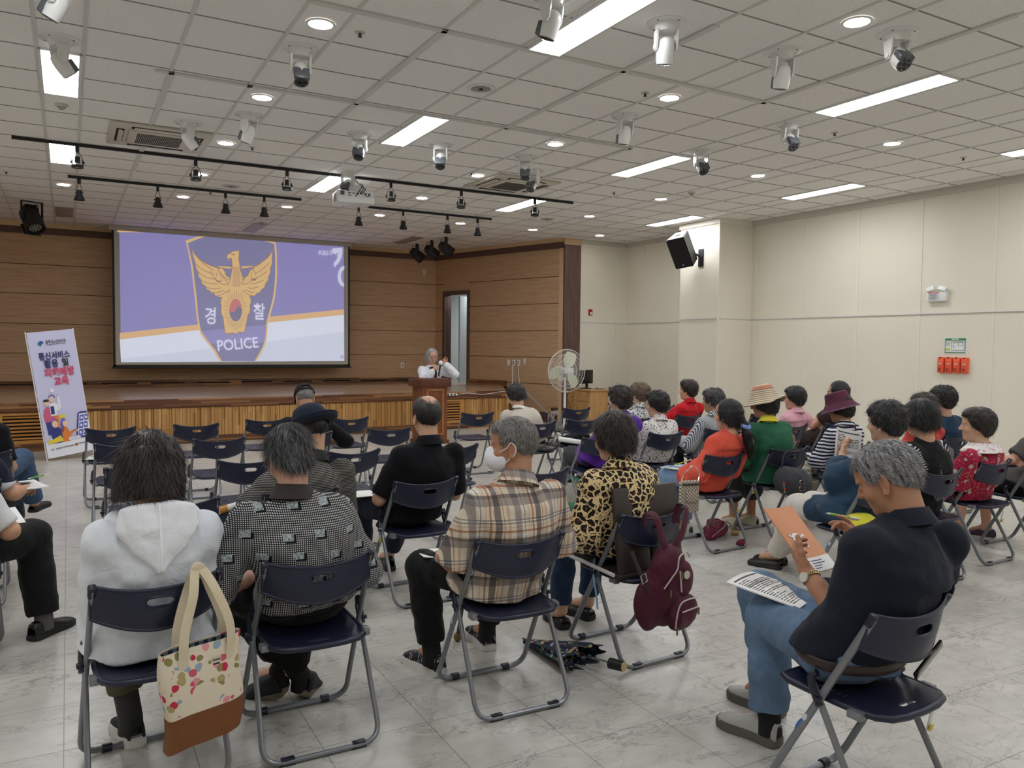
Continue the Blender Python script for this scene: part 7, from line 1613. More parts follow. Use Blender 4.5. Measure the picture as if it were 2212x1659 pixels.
art('tablet_frame', [[(.10, .27), (.165, .585), (.20, .60), (.285, .595), (.285, .25), (.11, .25)]], (66, 66, 140), 2); art('tablet_page', [[(.125, .285), (.18, .575), (.285, .57), (.285, .27)]], (236, 236, 248), 3)
art('tablet_tiles', [[(.185 - .018 * r + c * .062, .555 - r * .095), (.24 - .018 * r + c * .05, .555 - r * .095), (.225 - .018 * r + c * .06, .475 - r * .095), (.168 - .018 * r + c * .068, .475 - r * .095)] for r in range(3) for c in range(2)], (92, 104, 186), 4)
art('tile_icons', [circ(.205 - .02 * r + c * .058, .515 - r * .095, .016, .018) for r in range(3) for c in range(2)], (226, 226, 244), 5)
art('open_book', [[(-.0, .25), (.005, .285), (.06, .295), (.075, .28), (.13, .30), (.165, .255), (.08, .245)]], (220, 222, 238), 6)
btext('주관', .024, BLKP, -.215, .165, .002); btext('KAIT', .034, BLKP, -.135, .168, .004); btext('한국정보통신진흥협회', .022, BLKP, -.02, .172, .003, .75); btext('한국노인종합복지협회', .024, BLKP, .19, .182, .003, .72)
art('round_logo', [circ(.085, .176, .020)], (150, 116, 70), 3)

# ================================================================== lectern, microphone
lec = empty('lectern', 'tall brown wooden lectern in front of the stage', 'lectern', (5.0, 11.55, 0), math.radians(4))
LW = wood_mat('lectern_wood', srgb(96, 52, 28), srgb(124, 72, 38), srgb(144, 88, 50), (9, 9, 1)); LWD = wood_mat('lectern_dark', srgb(74, 38, 24), srgb(96, 52, 34), srgb(112, 64, 42), (1, 9, 9))
m = MB(); m.box((.54, .44, .125), (0, .02, .965), bevel=.006); m.build('top_box', LWD, lec)
m = MB(); m.span((-.215, -.165, .05), (.215, .20, .905)); m.build('body', LW, lec, smooth=0)
m = MB()
for a, b in (((-.15, -.175, .84), (.15, -.16, .865)), ((-.15, -.175, .14), (.15, -.16, .165)), ((-.15, -.175, .14), (-.125, -.16, .865)), ((.125, -.175, .14), (.15, -.16, .865))): m.span(a, b, .003)
m.build('panel_moulding', M('lectern_gold', (168, 112, 56), .45), lec, smooth=0)
m = MB(); m.box((.48, .42, .06), (0, .015, .03), bevel=.006); m.build('plinth', LWD, lec)
mic = empty('microphone', 'black hand microphone with a white windscreen held by the speaker', 'microphone', (0, 0, 0))
sM = Matrix.Translation((5.20, 11.95, 0)) @ Matrix.Rotation(PI, 4, 'Z')
spP = PEOPLE['speaker']; wv = Vector(spP['A'][1]['W']); mp = wv + Vector((-.075, .05, .03))
mic.matrix_basis = sM @ Matrix.Translation(mp) @ Matrix.Rotation(math.radians(12), 4, 'X') @ Matrix.Rotation(math.radians(-14), 4, 'Y')
MB().cyl(.013, .017, .20, (0, 0, -.02)).build('handle', BLACK, mic); MB().sphere(.036, (0, 0, .105), (1, 1, 1.15)).build('windscreen', M('mic_foam', (232, 232, 238), .8), mic)

# ================================================================== pedestal fan
fan = empty('pedestal_fan', 'large white pedestal fan standing beside the cabinet', 'fan', (7.80, 11.95, 0), math.radians(12))
FW = M('fan_white', (222, 222, 218), .4); FC = M('fan_blade', (206, 208, 186), .35)
m = MB(); m.lathe([(0, 0), (.24, 0), (.23, .03), (.06, .05), (0, .05)]); m.build('base', FW, fan)
m = MB(); m.cyl(.024, .024, .75, (.0, 0, .42)); m.cyl(.017, .017, .3, (.0, 0, .85)); m.build('pole', FW, fan)
m = MB(); m.cyl(.015, .010, .05, (.045, 0, .74), (0, PI / 2, 0)); m.build('height_knob', CREAMPL, fan)
hd = empty('head'); hd.parent = fan; hd.location = (0, 0, 1.12); hd.rotation_euler = (0, 0, math.radians(-14))
FR = .385
m = MB()
for rr, yy in ((FR, -.06), (FR * .98, -.075), (.30, -.115), (.235, -.13), (.165, -.14), (.095, -.145)): m.tube([(rr * math.cos(a * PI / 24), yy, rr * math.sin(a * PI / 24)) for a in range(48)], .0042 if rr > .38 else .0028, 6, closed=True)
for k in range(72):
    a = k * 2 * PI / 72; c, s_ = math.cos(a), math.sin(a); m.tube([(r_ * c, y_, r_ * s_) for r_, y_ in ((.05, -.145), (.165, -.141), (.30, -.116), (FR, -.062))], .0013, 4)
m.build('front_guard', FW, hd)
m = MB()
for rr, yy in ((FR, -.05), (.28, .06), (.16, .09)): m.tube([(rr * math.cos(a * PI / 24), yy, rr * math.sin(a * PI / 24)) for a in range(48)], .0035, 6, closed=True)
for k in range(48):
    a = k * 2 * PI / 48; c, s_ = math.cos(a), math.sin(a); m.tube([(r_ * c, y_, r_ * s_) for r_, y_ in ((.08, .095), (.16, .09), (.28, .06), (FR, -.05))], .0013, 4)
m.build('rear_guard', FW, hd)
m = MB(); m.lathe([(0, 0), (.05, .0), (.05, .012), (.025, .02), (0, .022)], rot=(PI / 2, 0, 0), loc=(0, -.143, 0)); m.tube([(.034 * math.cos(a * PI / 12), -.168, .034 * math.sin(a * PI / 12)) for a in range(24)], .003, 6, closed=True); m.build('centre_badge', FW, hd)
for k in range(3):
    m = MB(); G = []
    for i in range(7):
        r_ = .05 + i * .05; wv_ = (.10, .20, .29, .34, .36, .35, .25)[i] * .55; row = []
        for j in range(7):
            q = (j / 6 - .5) * 2; an = q * wv_ / max(r_, .12) * .55; row.append((r_ * math.cos(an), -.03 + q * .035, r_ * math.sin(an)))
        G.append(row)
    m.grid(G, thick=.003); b = m.build('blade', FC, hd); b.rotation_euler = (0, math.radians(k * 120 + 50), 0)
m = MB(); m.cyl(.075, .06, .20, (0, .15, 0), (PI / 2, 0, 0)); m.cyl(.045, .045, .07, (0, -.03, 0), (PI / 2, 0, 0)); m.box((.06, .08, .16), (.0, .14, -.1), bevel=.01); m.build('motor', FW, hd)

# ================================================================== cabinet, monitor, webcam
cab = empty('cabinet', 'light wooden cabinet with drawers against the pillar', 'cabinet', (0, 0, 0))
CW = wood_mat('cabinet_beech', srgb(176, 132, 82), srgb(200, 156, 102), srgb(214, 172, 118), (5, 5, 1))
m = MB(); m.span((8.73, 12.5, .03), (9.16, 13.30, .70)); m.build('carcass', CW, cab, smooth=0)
m = MB(); m.box((.47, .84, .03), (8.945, 12.90, .715), bevel=.004); m.build('top', CW, cab)
for z0, z1 in ((.50, .68), (.30, .485), (.06, .285)):
    MB().span((8.715, 12.53, z0), (8.73, 12.90, z1), .003).build('drawer', CW, cab, smooth=0)
d = MB().span((8.715, 12.92, .06), (8.73, 13.28, .68), .003).build('door', CW, cab, smooth=0); MB().cyl(.012, .012, .008, (8.712, 13.06, .56), (0, PI / 2, 0)).build('lock', CHROME, d)
mo = empty('monitor', 'black computer monitor on the wooden cabinet, seen from behind', 'monitor', (8.88, 12.85, .73), math.radians(196))
m = MB(); m.box((.40, .035, .27), (0, 0, .235), bevel=.012); m.box((.26, .03, .16), (0, .03, .22), bevel=.012); m.build('housing', M('monitor_black', (14, 14, 16), .22), mo)
m = MB(); m.box((.05, .03, .12), (0, .02, .08)); m.lathe([(0, 0), (.11, 0), (.11, .012), (.03, .022), (0, .022)]); m.build('stand', BLACK, mo)
m = MB(); m.cyl(.012, .012, .002, (0, .047, .27), (PI / 2, 0, 0)); m.build('badge', M('badge_grey', (90, 90, 92), .3, .8), mo)
wc = empty('webcam', 'small black webcam on a white base above the monitor', 'webcam', (8.74, 13.15, .73)); MB().box((.05, .05, .40), (0, 0, .20), bevel=.006).build('base', WHITEPL, wc); MB().sphere(.045, (0, -.01, .44)).build('camera_ball', BLACK, wc)
m = MB().box((.18, .12, .012), (9.05, 12.62, .737), bevel=.004).build('notebook', M('notebook_grey', (92, 94, 104), .5)); tag(m, 'flat grey notebook lying on the cabinet top', 'notebook')

# ================================================================== wall fittings
def plate(name, lb, cat, loc, rz, w_, h_, detail=None, group=None, mat=WHITEPL):
    r = empty(name, lb, cat, loc, rz, group); MB().box((w_, .012, h_), (0, -.006, 0), bevel=.003).build('cover_plate', mat, r)
    if detail: detail(r)
    return r
def sock(r):
    m = MB(); m.cyl(.020, .020, .006, (0, -.013, .018), (PI / 2, 0, 0)); m.cyl(.020, .020, .006, (0, -.013, -.022), (PI / 2, 0, 0)); m.build('sockets', M('socket_grey', (150, 150, 152), .5), r, smooth=40)
def toggles(r): MB().box((.02, .01, .05), (0, -.014, 0), bevel=.002).build('switch', M('switch_cream', (222, 220, 214), .4), r)
plate('wall_outlet', 'white wall outlet low on the stage back wall', 'outlet', (6.74, BACKY, 1.08), 0, .08, .125, sock)
plate('wall_sensor', 'small cream box high on the stage back wall near the corner', 'sensor', (7.27, BACKY, 3.25), 0, .085, .14, None, None, CREAMPL)
def side_loc(s_, z): v = SM @ Vector((s_, 0, z)); return (v.x, v.y, v.z)
SRW = SRZ + PI
for s_, nm, lb, dt, mt in ((1.495, 'light_switch', 'white light switch, leftmost of the plates on the stage side wall', toggles, WHITEPL), (1.343, 'wall_socket', 'dark multi socket plate with plugs on the stage side wall', sock, M('plate_grey', (120, 118, 114), .5)), (1.194, 'wall_socket', 'white socket plate with a white cable on the stage side wall', sock, WHITEPL)):
    plate(nm, lb, 'switch' if 'light' in nm else 'socket', side_loc(s_, 1.20), SRW, .075, .125, dt)
rc = plate('remote_control', 'white remote control holder right of the sockets on the side wall', 'remote', side_loc(1.03, 1.225), SRW, .05, .12)
MB().box((.034, .02, .125), (.0, -.018, .01), bevel=.005).build('remote', M('remote_grey', (196, 202, 212), .4), rc)
o = MB().tube([(1.37, .012, 1.14), (1.37, .012, .45), (1.36, .012, .22)], .013, 8).build('cable_duct', M('duct_white', (214, 216, 222), .4)); side_place(o); tag(o, 'white vertical cable duct below the dark socket plate', 'cable duct')
o = MB().tube(spline([(1.19, .02, 1.17), (1.17, .03, .95), (1.13, .025, .72), (1.10, .03, .5), (1.06, .05, .3), (.95, .10, .18)], 6), .006, 6).build('power_cable', WHITEPL); side_place(o); tag(o, 'white cable hanging from the white socket plate', 'cable')
al = plate('fire_alarm', 'small red fire alarm box on the cream wing wall', 'alarm', (9.36, YW - .0, 2.26), 0, .10, .13, None, None, M('alarm_red', (170, 26, 34), .4)); MB().box((.05, .006, .05), (.012, -.014, -.02)).build('alarm_label', M('alarm_label', (224, 220, 218), .5), al)
# emergency light, evacuation plan, masks on the right wall (facing -x)
RW = -PI / 2
el = empty('emergency_light', 'white twin head emergency light on the right wall', 'emergency light', (XR, 6.56, 2.28), RW)
m = MB(); m.box((.27, .06, .13), (0, -.03, 0), bevel=.006); m.build('case', WHITEPL, el)
MB().box((.15, .003, .10), (-.03, -.062, .0)).build('notice', M('notice_grey', (206, 206, 210), .5), el); MB().box((.15, .004, .012), (-.03, -.063, .052)).build('red_stripe', M('stripe_red', (190, 40, 60), .5), el)
for i in range(6): MB().box((.11 - .02 * (i % 3), .004, .005), (-.035, -.064, .030 - i * .014)).build('notice_line', M('ink_grey', (120, 120, 124), .6), el)
for s_ in (-1, 1):
    m = MB(); m.box((.115, .03, .07), (s_ * .085, -.055, .105), (math.radians(-25), s_ * math.radians(14), 0), bevel=.012); m.box((.03, .03, .05), (s_ * .06, -.035, .07)); m.build('lamp_head', WHITEPL, el)
ep = empty('evacuation_plan', 'green bordered evacuation plan sheet on the right wall', 'sign', (XR, 6.30, 1.62), RW)
m = MB(); m.box((.31, .004, .215), (0, -.002, 0)); m.build('sheet', M('plan_white', (232, 236, 232), .5), ep, smooth=0)
m = MB(); m.box((.28, .002, .03), (0, -.006, .083)); m.box((.28, .002, .012), (0, -.006, -.09)); m.box((.006, .002, .18), (-.137, -.006, 0)); m.box((.006, .002, .18), (.137, -.006, 0)); m.build('green_border', M('plan_green', (64, 140, 92), .5), ep, smooth=0)
m = MB(); m.box((.055, .002, .05), (-.10, -.006, .03)); m.build('side_text', M('plan_grey', (186, 192, 188), .5), ep, smooth=0); m = MB(); m.box((.055, .002, .028), (-.10, -.006, -.05)); m.build('yellow_note', M('plan_yellow', (206, 190, 70), .5), ep, smooth=0)
m = MB()
for a, b in (((-.05, -.06), (-.05, .055)), ((-.05, .055), (.12, .055)), ((.12, .055), (.12, -.06)), ((-.05, -.06), (.12, -.06)), ((-.02, -.03), (-.02, .04)), ((-.02, .04), (.02, .04)), ((.04, .045), (.04, .0)), ((.04, .0), (.10, .0)), ((.10, .0), (.10, .045)), ((.04, .045), (.10, .045)), ((-.02, -.03), (.0, -.03))): m.box((abs(b[0] - a[0]) + .003, .002, abs(b[1] - a[1]) + .003), ((a[0] + b[0]) / 2, -.006, (a[1] + b[1]) / 2))
m.build('floor_plan_lines', M('ink_dark', (60, 64, 66), .6), ep, smooth=0); text_mesh('heading', '피난안내도', .02, M('ink_white', (236, 240, 236), .6), ep, (0, -.008, .083), (PI / 2, 0, 0), .001)
OR = M('pouch_orange', (242, 96, 50), .4); OR2 = M('pouch_window', (226, 92, 72), .25)
for i, lb in enumerate(('leftmost', 'second from left', 'third from left', 'rightmost')):
    y = 6.47 - .108 * i; r = empty('mask_pouch', 'orange emergency mask pouch, %s of the four on the wall' % lb, 'pouch', (XR, y, 1.36), RW, 'orange mask pouches')
    m = MB(); m.box((.088, .05, .21), (0, -.025, 0), bevel=.012); m.build('case', OR, r); MB().box((.066, .004, .15), (0, -.052, -.02), bevel=.0015).build('window', OR2, r)
    m = MB(); m.box((.03, .008, .012), (0, -.05, .098)); m.build('clip', BLACK, r); m = MB(); m.box((.05, .005, .018), (0.004, -.055, .015)); m.build('white_label', M('label_pale', (214, 170, 150), .5), r)
    m = MB()
    for q in range(4): m.box((.012 + .008 * (q % 2), .004, .010), (-.014 + .012 * (q % 3), -.055, -.04 - .012 * q))
    m.build('black_print', M('ink_black', (30, 24, 24), .6), r, smooth=0)
# wall loudspeaker
ls = empty('loudspeaker', 'black loudspeaker tilted on a wall bracket on the pier', 'loudspeaker', (9.52, 10.36, 3.10))
m = MB(); m.box((.02, .12, .30), (-.01, 0, 0), bevel=.004); m.tube([(-.02, 0, .0), (-.10, 0, .05), (-.16, .0, .06)], .018, 8); m.build('bracket', BLACK, ls)
bx = MB(); bx.prism([(-.17, -.16), (.17, -.16), (.12, .16), (-.12, .16)], -.27, .27); bm = bx.bm; bmesh.ops.bevel(bm, geom=bm.edges[:], offset=.012, segments=2, affect='EDGES')
b = bx.build('cabinet_box', M('speaker_black', (20, 20, 22), .5, 0, .4, bump=(300, .1)), ls); b.matrix_basis = Matrix.Translation((-.37, .05, .12)) @ Matrix.Rotation(math.radians(-66), 4, 'Z') @ Matrix.Rotation(math.radians(30), 4, 'X') @ Matrix.Rotation(math.radians(-8), 4, 'Y')
MB().span((-.155, -.168, -.255), (.155, -.16, .255), .003).build('grille', M('speaker_mesh', (10, 10, 11), .7), b, smooth=0); MB().box((.035, .004, .03), (.0, -.17, -.21)).build('badge', M('speaker_badge', (120, 120, 122), .3, .6), b); MB().box((.10, .05, .004), (0, 0, .271), bevel=.001).build('top_handle_slot', DARKGAP, b)
# power strip on the stage edge, cords, microphone stand by the stage
ps = empty('power_strip', 'white power strip on the stage edge right of the lectern', 'power strip', (6.15, fy(6.15) + .01, SZ - .045), fang)
MB().box((.26, .05, .045), (0, -.055, 0), bevel=.015).build('case', WHITEPL, ps)
m = MB()
for q in (-.07, 0, .07): m.cyl(.019, .019, .006, (q, -.081, 0), (PI / 2, 0, 0), n=16)
m.build('sockets', M('socket_dark', (60, 60, 62), .5), ps); m = MB(); m.tube(spline([(.12, -.055, 0), (.35, -.06, .02), (.7, -.06, -.01), (1.1, -.06, .03), (1.27, -.06, .01)], 6), .005, 6); m.build('cord', WHITEPL, ps)
ms = empty('microphone_stand', 'grey microphone stand leaning beside the woman in the cream sweater', 'stand', (7.0, 11.2, 0))
m = MB(); m.tube([(-.45, .0, .80), (.42, .25, .16)], .012, 8); m.build('boom', M('stand_grey', (150, 152, 160), .35, .6), ms); m = MB(); m.cyl(.028, .028, .12, (.14, .05, .50), (0, PI / 2, .3)); m.build('grip', BLACK, ms)
m = MB(); m.tube([(.05, .14, .43), (.05, .14, .02)], .012, 8); m.lathe([(0, 0), (.14, 0), (.13, .02), (.02, .03), (0, .03)], loc=(.05, .14, 0)); m.build('base', BLACK, ms)
m = MB(); rng = random.Random(5)
for k in range(5):
    r_ = .10 + .012 * k; cx, cz = 8.05 + rng.uniform(-.03, .03), .145 + rng.uniform(-.03, .03); m.tube([(cx + r_ * math.cos(a * PI / 12), 12.6 + .03 * k + .02 * math.sin(a), cz + r_ * 1.1 * math.sin(a * PI / 12)) for a in range(24)], .006, 6, closed=True)
tag(m.build('coiled_cable', M('cable_grey', (176, 176, 178), .5)), 'coil of pale grey cable on the floor between the fan and cabinet', 'cable')
m = MB()
for k in range(4): m.tube(spline([(8.52 + .03 * k, 13.0, .72), (8.45 + .02 * k, 12.95, .55), (8.40 + .05 * k, 12.9, .35), (8.3 + .08 * k, 12.85, .007)], 6), .006, 6)
tag(m.build('cable_bundle', BLACK), 'black cables hanging down beside the wooden cabinet', 'cable')
# ================================================================== hats, masks, glasses and the like (worn: children of the person)
def worn(mb, name, mat, P, off=(0, 0, 0), rx=0, **kw):
    o = mb.build(name, mat, P['body'], **kw); o.matrix_basis = P['HM'] @ Matrix.Translation(off) @ Matrix.Rotation(rx, 4, 'X'); return o
def squash(m, sy):
    for v in m.bm.verts: v.co.y *= sy
    return m
P = PEOPLE['bowler']
m = MB(); m.lathe([(0, .150), (.045, .146), (.078, .128), (.098, .090), (.104, .045), (.105, .028), (.128, .020), (.148, .030), (.158, .048), (.160, .046), (.150, .024), (.128, .012), (.100, .014), (.0975, .045), (.09, .09), (0, .14)], n=40); squash(m, 1.10)
h = worn(m, 'hat', cloth('hat_navy', (34, 40, 56), .9, .1), P, (0, -.02, .0), math.radians(-8)); m = MB(); m.lathe([(.1055, .028), (.1065, .029), (.1060, .052), (.105, .053)], n=40); squash(m, 1.1); m.build('hat_band', cloth('band_navy', (26, 30, 44), .8, .1), h)
P = PEOPLE['cap']
m = MB(); m.lathe([(0, .128), (.04, .124), (.074, .100), (.092, .062), (.097, .030), (.094, .030), (.088, .06), (0, .12)], n=36); squash(m, 1.12)
bm = m.bm
for v in bm.verts:
    if v.co.y < -.06 and v.co.z < .075 and abs(v.co.x) < .035: v.co.z = max(v.co.z, .072)
for k in range(2): pass
G = [[(x * (1 - .10 * t), .085 + .085 * t * math.sqrt(max(0, 1 - (x / .085) ** 2 * .8)), .034 - .018 * t - 1.6 * x * x) for x in np.linspace(-.075, .075, 9)] for t in np.linspace(0, 1, 6)]
m.grid(G, thick=.003); h = worn(m, 'cap', C_BLK, P, (0, -.012, .006), math.radians(-6))
m = MB(); m.tube([(.05 * math.cos(a), -.098 - .012 * math.sin(a), .036) for a in np.linspace(0, PI, 10)], .004, 6, flat=(2.2, .5)); m.build('rear_strap', C_BLK, h)
m = MB(); m.ell = None; m.sphere(.06, (0, .075, -.075), (.95, .45, 1.0)); m.tube([(-.055, .05, -.04), (-.082, -.005, -.01)], .002, 6); m.tube([(.055, .05, -.04), (.082, -.005, -.01)], .002, 6); worn(m, 'mask', C_BLK, P)
m = MB(); m.tube(spline([(.10, .12, .66), (.12, .12, .80), (.08, .06, .925), (.03, -.02, .93), (-.02, -.11, .86), (-.10, -.13, .72), (-.16, -.06, .58)], 6), .014, 6, flat=(.3, 1)); m.build('shoulder_strap', cloth('strap_grey', (60, 60, 62), .8, .1), P['body'])
# straw hat
def f_straw(t):
    S = t.sep(t.coords()); n = t.noise(t.coords(), 5, 1); q = t.math('ADD', S[2], t.math('MULTIPLY', n, .012)); f = t.math('FRACT', t.math('MULTIPLY', q, 62))
    col = t.ramp(f, [(0, srgb(206, 184, 152)), (.42, srgb(206, 184, 152)), (.46, srgb(76, 78, 82)), (.70, srgb(150, 150, 146)), (.74, srgb(222, 208, 180))], 'CONSTANT')
    top_ = t.math('MULTIPLY', t.math('GREATER_THAN', q, .108), t.math('LESS_THAN', q, .140)); c2 = t.mix(t.math('LESS_THAN', f, .5), srgb(150, 120, 110), srgb(222, 134, 104)); return t.mix(top_, col, c2)
P = PEOPLE['green']
m = MB(); m.lathe([(0, .150), (.040, .148), (.064, .134), (.083, .10), (.099, .055), (.109, .025), (.130, .002), (.158, -.018), (.160, -.014), (.132, .009), (.111, .030), (.101, .058), (0, .143)], n=44); squash(m, 1.12)
for v in m.bm.verts:
    if v.co.y < -.1 and v.co.z < .03: v.co.z += (-v.co.y - .1) * .45
worn(m, 'straw_hat', cloth_pat('striped_straw', f_straw, .8, .15, 40), P, (0, -.012, .006), math.radians(-4), smooth=60)
m = MB(); m.tube([(.0, .0, .0)] * 2 if False else [(-.02, 0, 0), (.02, 0, 0)], .008, 6)
EMB = M('embroidery_tan', (166, 144, 110), .9)
nb = P['N']; m = MB()
for (pts) in ([(.02, -.04), (.05, .0), (.03, .035), (.015, .01)], [(-.03, -.05), (.05, -.055), (.07, -.045), (.0, -.035)], [(.03, -.04), (.065, -.05), (.045, .01)]): m.prism([(a, b) for a, b in pts], 0, .002)
o = m.build('embroidery', EMB, PEOPLE['green']['top']); o.matrix_basis = Matrix.Translation((.02, -.155, .825)) @ Matrix.Rotation(PI / 2 + .12, 4, 'X')
# bucket hat
P = PEOPLE['maroon']
m = MB(); m.lathe([(0, .140), (.07, .138), (.086, .126), (.094, .08), (.104, .035), (.124, -.002), (.146, -.022), (.148, -.018), (.126, .006), (.106, .04), (0, .13)], n=40); squash(m, 1.12)
h = worn(m, 'bucket_hat', cloth('hat_maroon', (92, 48, 66), .9, .4, 12), P, (0, -.006, .0), math.radians(-4)); m = MB(); m.lathe([(.139, -.016), (.147, -.024), (.1495, -.019), (.141, -.010)], n=40); squash(m, 1.12); m.build('brim_edge', cloth_pat('brim_pattern', lambda t: t.ramp(t.noise(t.coords(), 60, 2), [(.4, srgb(70, 46, 70)), (.55, srgb(130, 104, 130)), (.65, srgb(96, 52, 70))])), h)
m = MB(); m.tube(spline([(.15, .08, .70), (.16, .03, .86), (.13, -.06, .90), (.04, -.145, .80), (-.07, -.165, .68), (-.16, -.08, .56)], 6), .016, 6, flat=(.3, 1)); m.build('shoulder_strap', cloth('strap_olive', (78, 72, 62), .8, .1), P['body'])
m = MB(); m.tube(spline([(.13, .06, .62), (.13, .05, .84), (.10, -.03, .90), (.03, -.14, .80), (-.05, -.165, .70), (-.13, -.12, .60), (-.16, .0, .54)], 6), .011, 6, flat=(.35, 1)); m.build('shoulder_strap', M('strap_tan', (140, 88, 56), .6), PEOPLE['red']['body'])
m = MB(); m.tube(spline([(.12, .06, .80), (.08, -.05, .88), (.0, -.15, .80), (-.08, -.16, .72)], 6), .008, 6, flat=(.35, 1)); m.build('shoulder_strap', bpy.data.materials['strap_tan'], PEOPLE['dots']['body'])
m = MB(); m.tube(spline([(.16, .04, .78), (.14, -.06, .86), (.06, -.16, .78), (-.02, -.175, .70)], 6), .014, 6, flat=(.3, 1)); m.build('shoulder_strap', cloth('strap_black', (44, 34, 32), .8, .1), PEOPLE['coral']['body'])
# ponytail with scrunchie
P = PEOPLE['coral']
F = Field((-.12, -.30, -.36), (.14, -.02, .05), .006); F.chain([(0, -.09, -.03), (.02, -.135, -.08), (.03, -.150, -.15), (.045, -.165, -.24), (.05, -.16, -.30)], [.050, .024, .036, .030, .012], k=.02)
V, Q = F.mesh(); N_ = vnormals(V, Q); V = V + N_ * (.004 * vnoise(V * np.array([1, 1, .25]), 70, 3))[:, None]; rs = np.random.default_rng(4)
k = rs.choice(len(V), 1500); S_ = V[k]; n_ = N_[k]; T_ = np.tile([[.10, -.08, -1.0]], (1500, 1)) + rs.normal(0, .12, (1500, 3)); T_ /= np.linalg.norm(T_, axis=1)[:, None]
o = raw_mesh('ponytail', [(V, Q), ribbons(S_, T_, n_, np.full(1500, .07), .0011, 3, rs=rs)], HB, P['hair'])
m = MB(); pts = [(.02 + .036 * math.cos(a) , -.135 + .03 * math.sin(a), -.085 + .016 * math.sin(a)) for a in np.linspace(0, 2 * PI, 40)[:-1]]
m.tube(pts, [.015 + .005 * math.sin(k * 2.3) for k in range(39)], 8, closed=True); m.build('scrunchie', cloth('scrunchie_blue', (130, 160, 214), .7, .4, 30), P['hair'])
GL = M('glasses_dark', (50, 46, 48), .3); GLG = M('glasses_gold', (190, 164, 120), .25, .9)
for k, mt in (('pink', GL), ('arms', GL), ('dots', GLG), ('hound', GLG), ('speaker', GLG)): glasses(PEOPLE[k], mt)
# face details of the speaker
P = PEOPLE['speaker']
m = MB()
for s in (-1, 1): m.tube([(s * .018, .086, .016), (s * .032, .087, .019), (s * .046, .080, .014)], .0025, 6)
worn(m, 'eyebrows', M('brow_grey', (110, 104, 100), .8), P); m = MB()
for s in (-1, 1): m.tube([(s * .020, .0855, -.011), (s * .031, .0875, -.0125), (s * .043, .082, -.010)], .0022, 6)
worn(m, 'eyelids', M('lid_dark', (60, 44, 40), .7), P); m = MB(); m.sphere(.018, (0, .086, -.070), (1, .35, .38)); worn(m, 'lips', M('lip_red', (168, 92, 88), .5), P)
# face mask of the plaid shirt man
P = PEOPLE['plaid']; MW = M('mask_white', (232, 234, 240), .7)
F = Field((-.09, .0, -.15), (.09, .16, .02), .004); F.ell((0, .050, -.066), (.066, .068, .060), k=0); F.ell((0, .092, -.055), (.028, .034, .045), k=.03); F.cut((0, .028, 0), (0, -1, .25)); F.cut((0, 0, -.016), (0, -.15, 1)); V, Q = F.mesh(); o = raw_mesh('face_mask', [(V, Q)], MW, P['body']); o.matrix_basis = P['HM']
m = MB()
for s in (-1, 1): m.tube(spline([(s * .062, .050, -.030), (s * .080, .012, -.010), (s * .087, -.008, .012), (s * .090, -.028, -.010), (s * .086, -.020, -.042), (s * .074, .008, -.062), (s * .058, .040, -.092)], 5), .0022, 6)
m.build('ear_loops', MW, o)
m = MB()
for z, y in ((-.058, .1285), (-.085, .118)): m.tube([(x, y - 5.5 * x * x, z) for x in np.linspace(-.05, .01, 8)], .0008, 4)
m.build('mask_seams', M('seam_grey', (176, 178, 184), .8), o)
# hood of the white jacket
P = PEOPLE['white']; N_ = P['N']
F = Field((-.26, -.30, .60), (.26, .16, 1.08), .0075); c = np.array([N_[0], N_[1] - .01, N_[2]])
for k in range(9):
    a = PI * k / 8; p = c + np.array([.118 * math.cos(a), -.055 * math.sin(a) + .03, -.02 - .045 * math.sin(a)]); F.ell(p, (.038, .034, .030), k=.03)
F.trunk(c + np.array([0, -.075, .03]), c + np.array([0, -.125, -.175]), (1, 0, 0), [(0, .128, .038), (.35, .135, .040), (.7, .085, .034), (1, .020, .020)], k=.03, cap=.02)
V, Q = F.mesh(); V = smooth_mesh(V, Q, 1); Nn = vnormals(V, Q); V = V + Nn * (.006 * vnoise(V, 18, 2) + .003 * vnoise(V, 40, 3))[:, None]
o = raw_mesh('hood', [(V, Q)], cloth('white_hood', (236, 238, 244), .55, .5, 10, .03), P['top'])
m = MB(); cz = c + np.array([0, -.075, .03])
m.tube(spline([cz + np.array([0, -.036, .02]), cz + np.array([0, -.056, -.05]), cz + np.array([0, -.078, -.13]), cz + np.array([0, -.072, -.20])], 5), .004, 6); m.build('hood_seam', M('seam_white', (246, 247, 250), .6), o)
# lace collar of the paisley blouse
P = PEOPLE['paisley']; N_ = P['N']; G = []
for t_ in np.linspace(0, 1, 5):
    row = []
    for k in range(49):
        a = k / 48 * 2 * PI; rr = .060 + t_ * (.075 + .007 * abs(math.sin(a * 9))); row.append((N_[0] + rr * 1.22 * math.cos(a), N_[1] - .005 + rr * .92 * math.sin(a), N_[2] + .024 - .062 * t_ ** 1.6))
    G.append(row)
m = MB(); m.grid(G, thick=.003); m.build('lace_collar', cloth_pat('lace', lambda t: t.ramp(t.voronoi(t.coords(), 34), [(.0, srgb(196, 70, 76)), (.24, srgb(214, 190, 190)), (.5, srgb(236, 230, 230))])), P['top'])
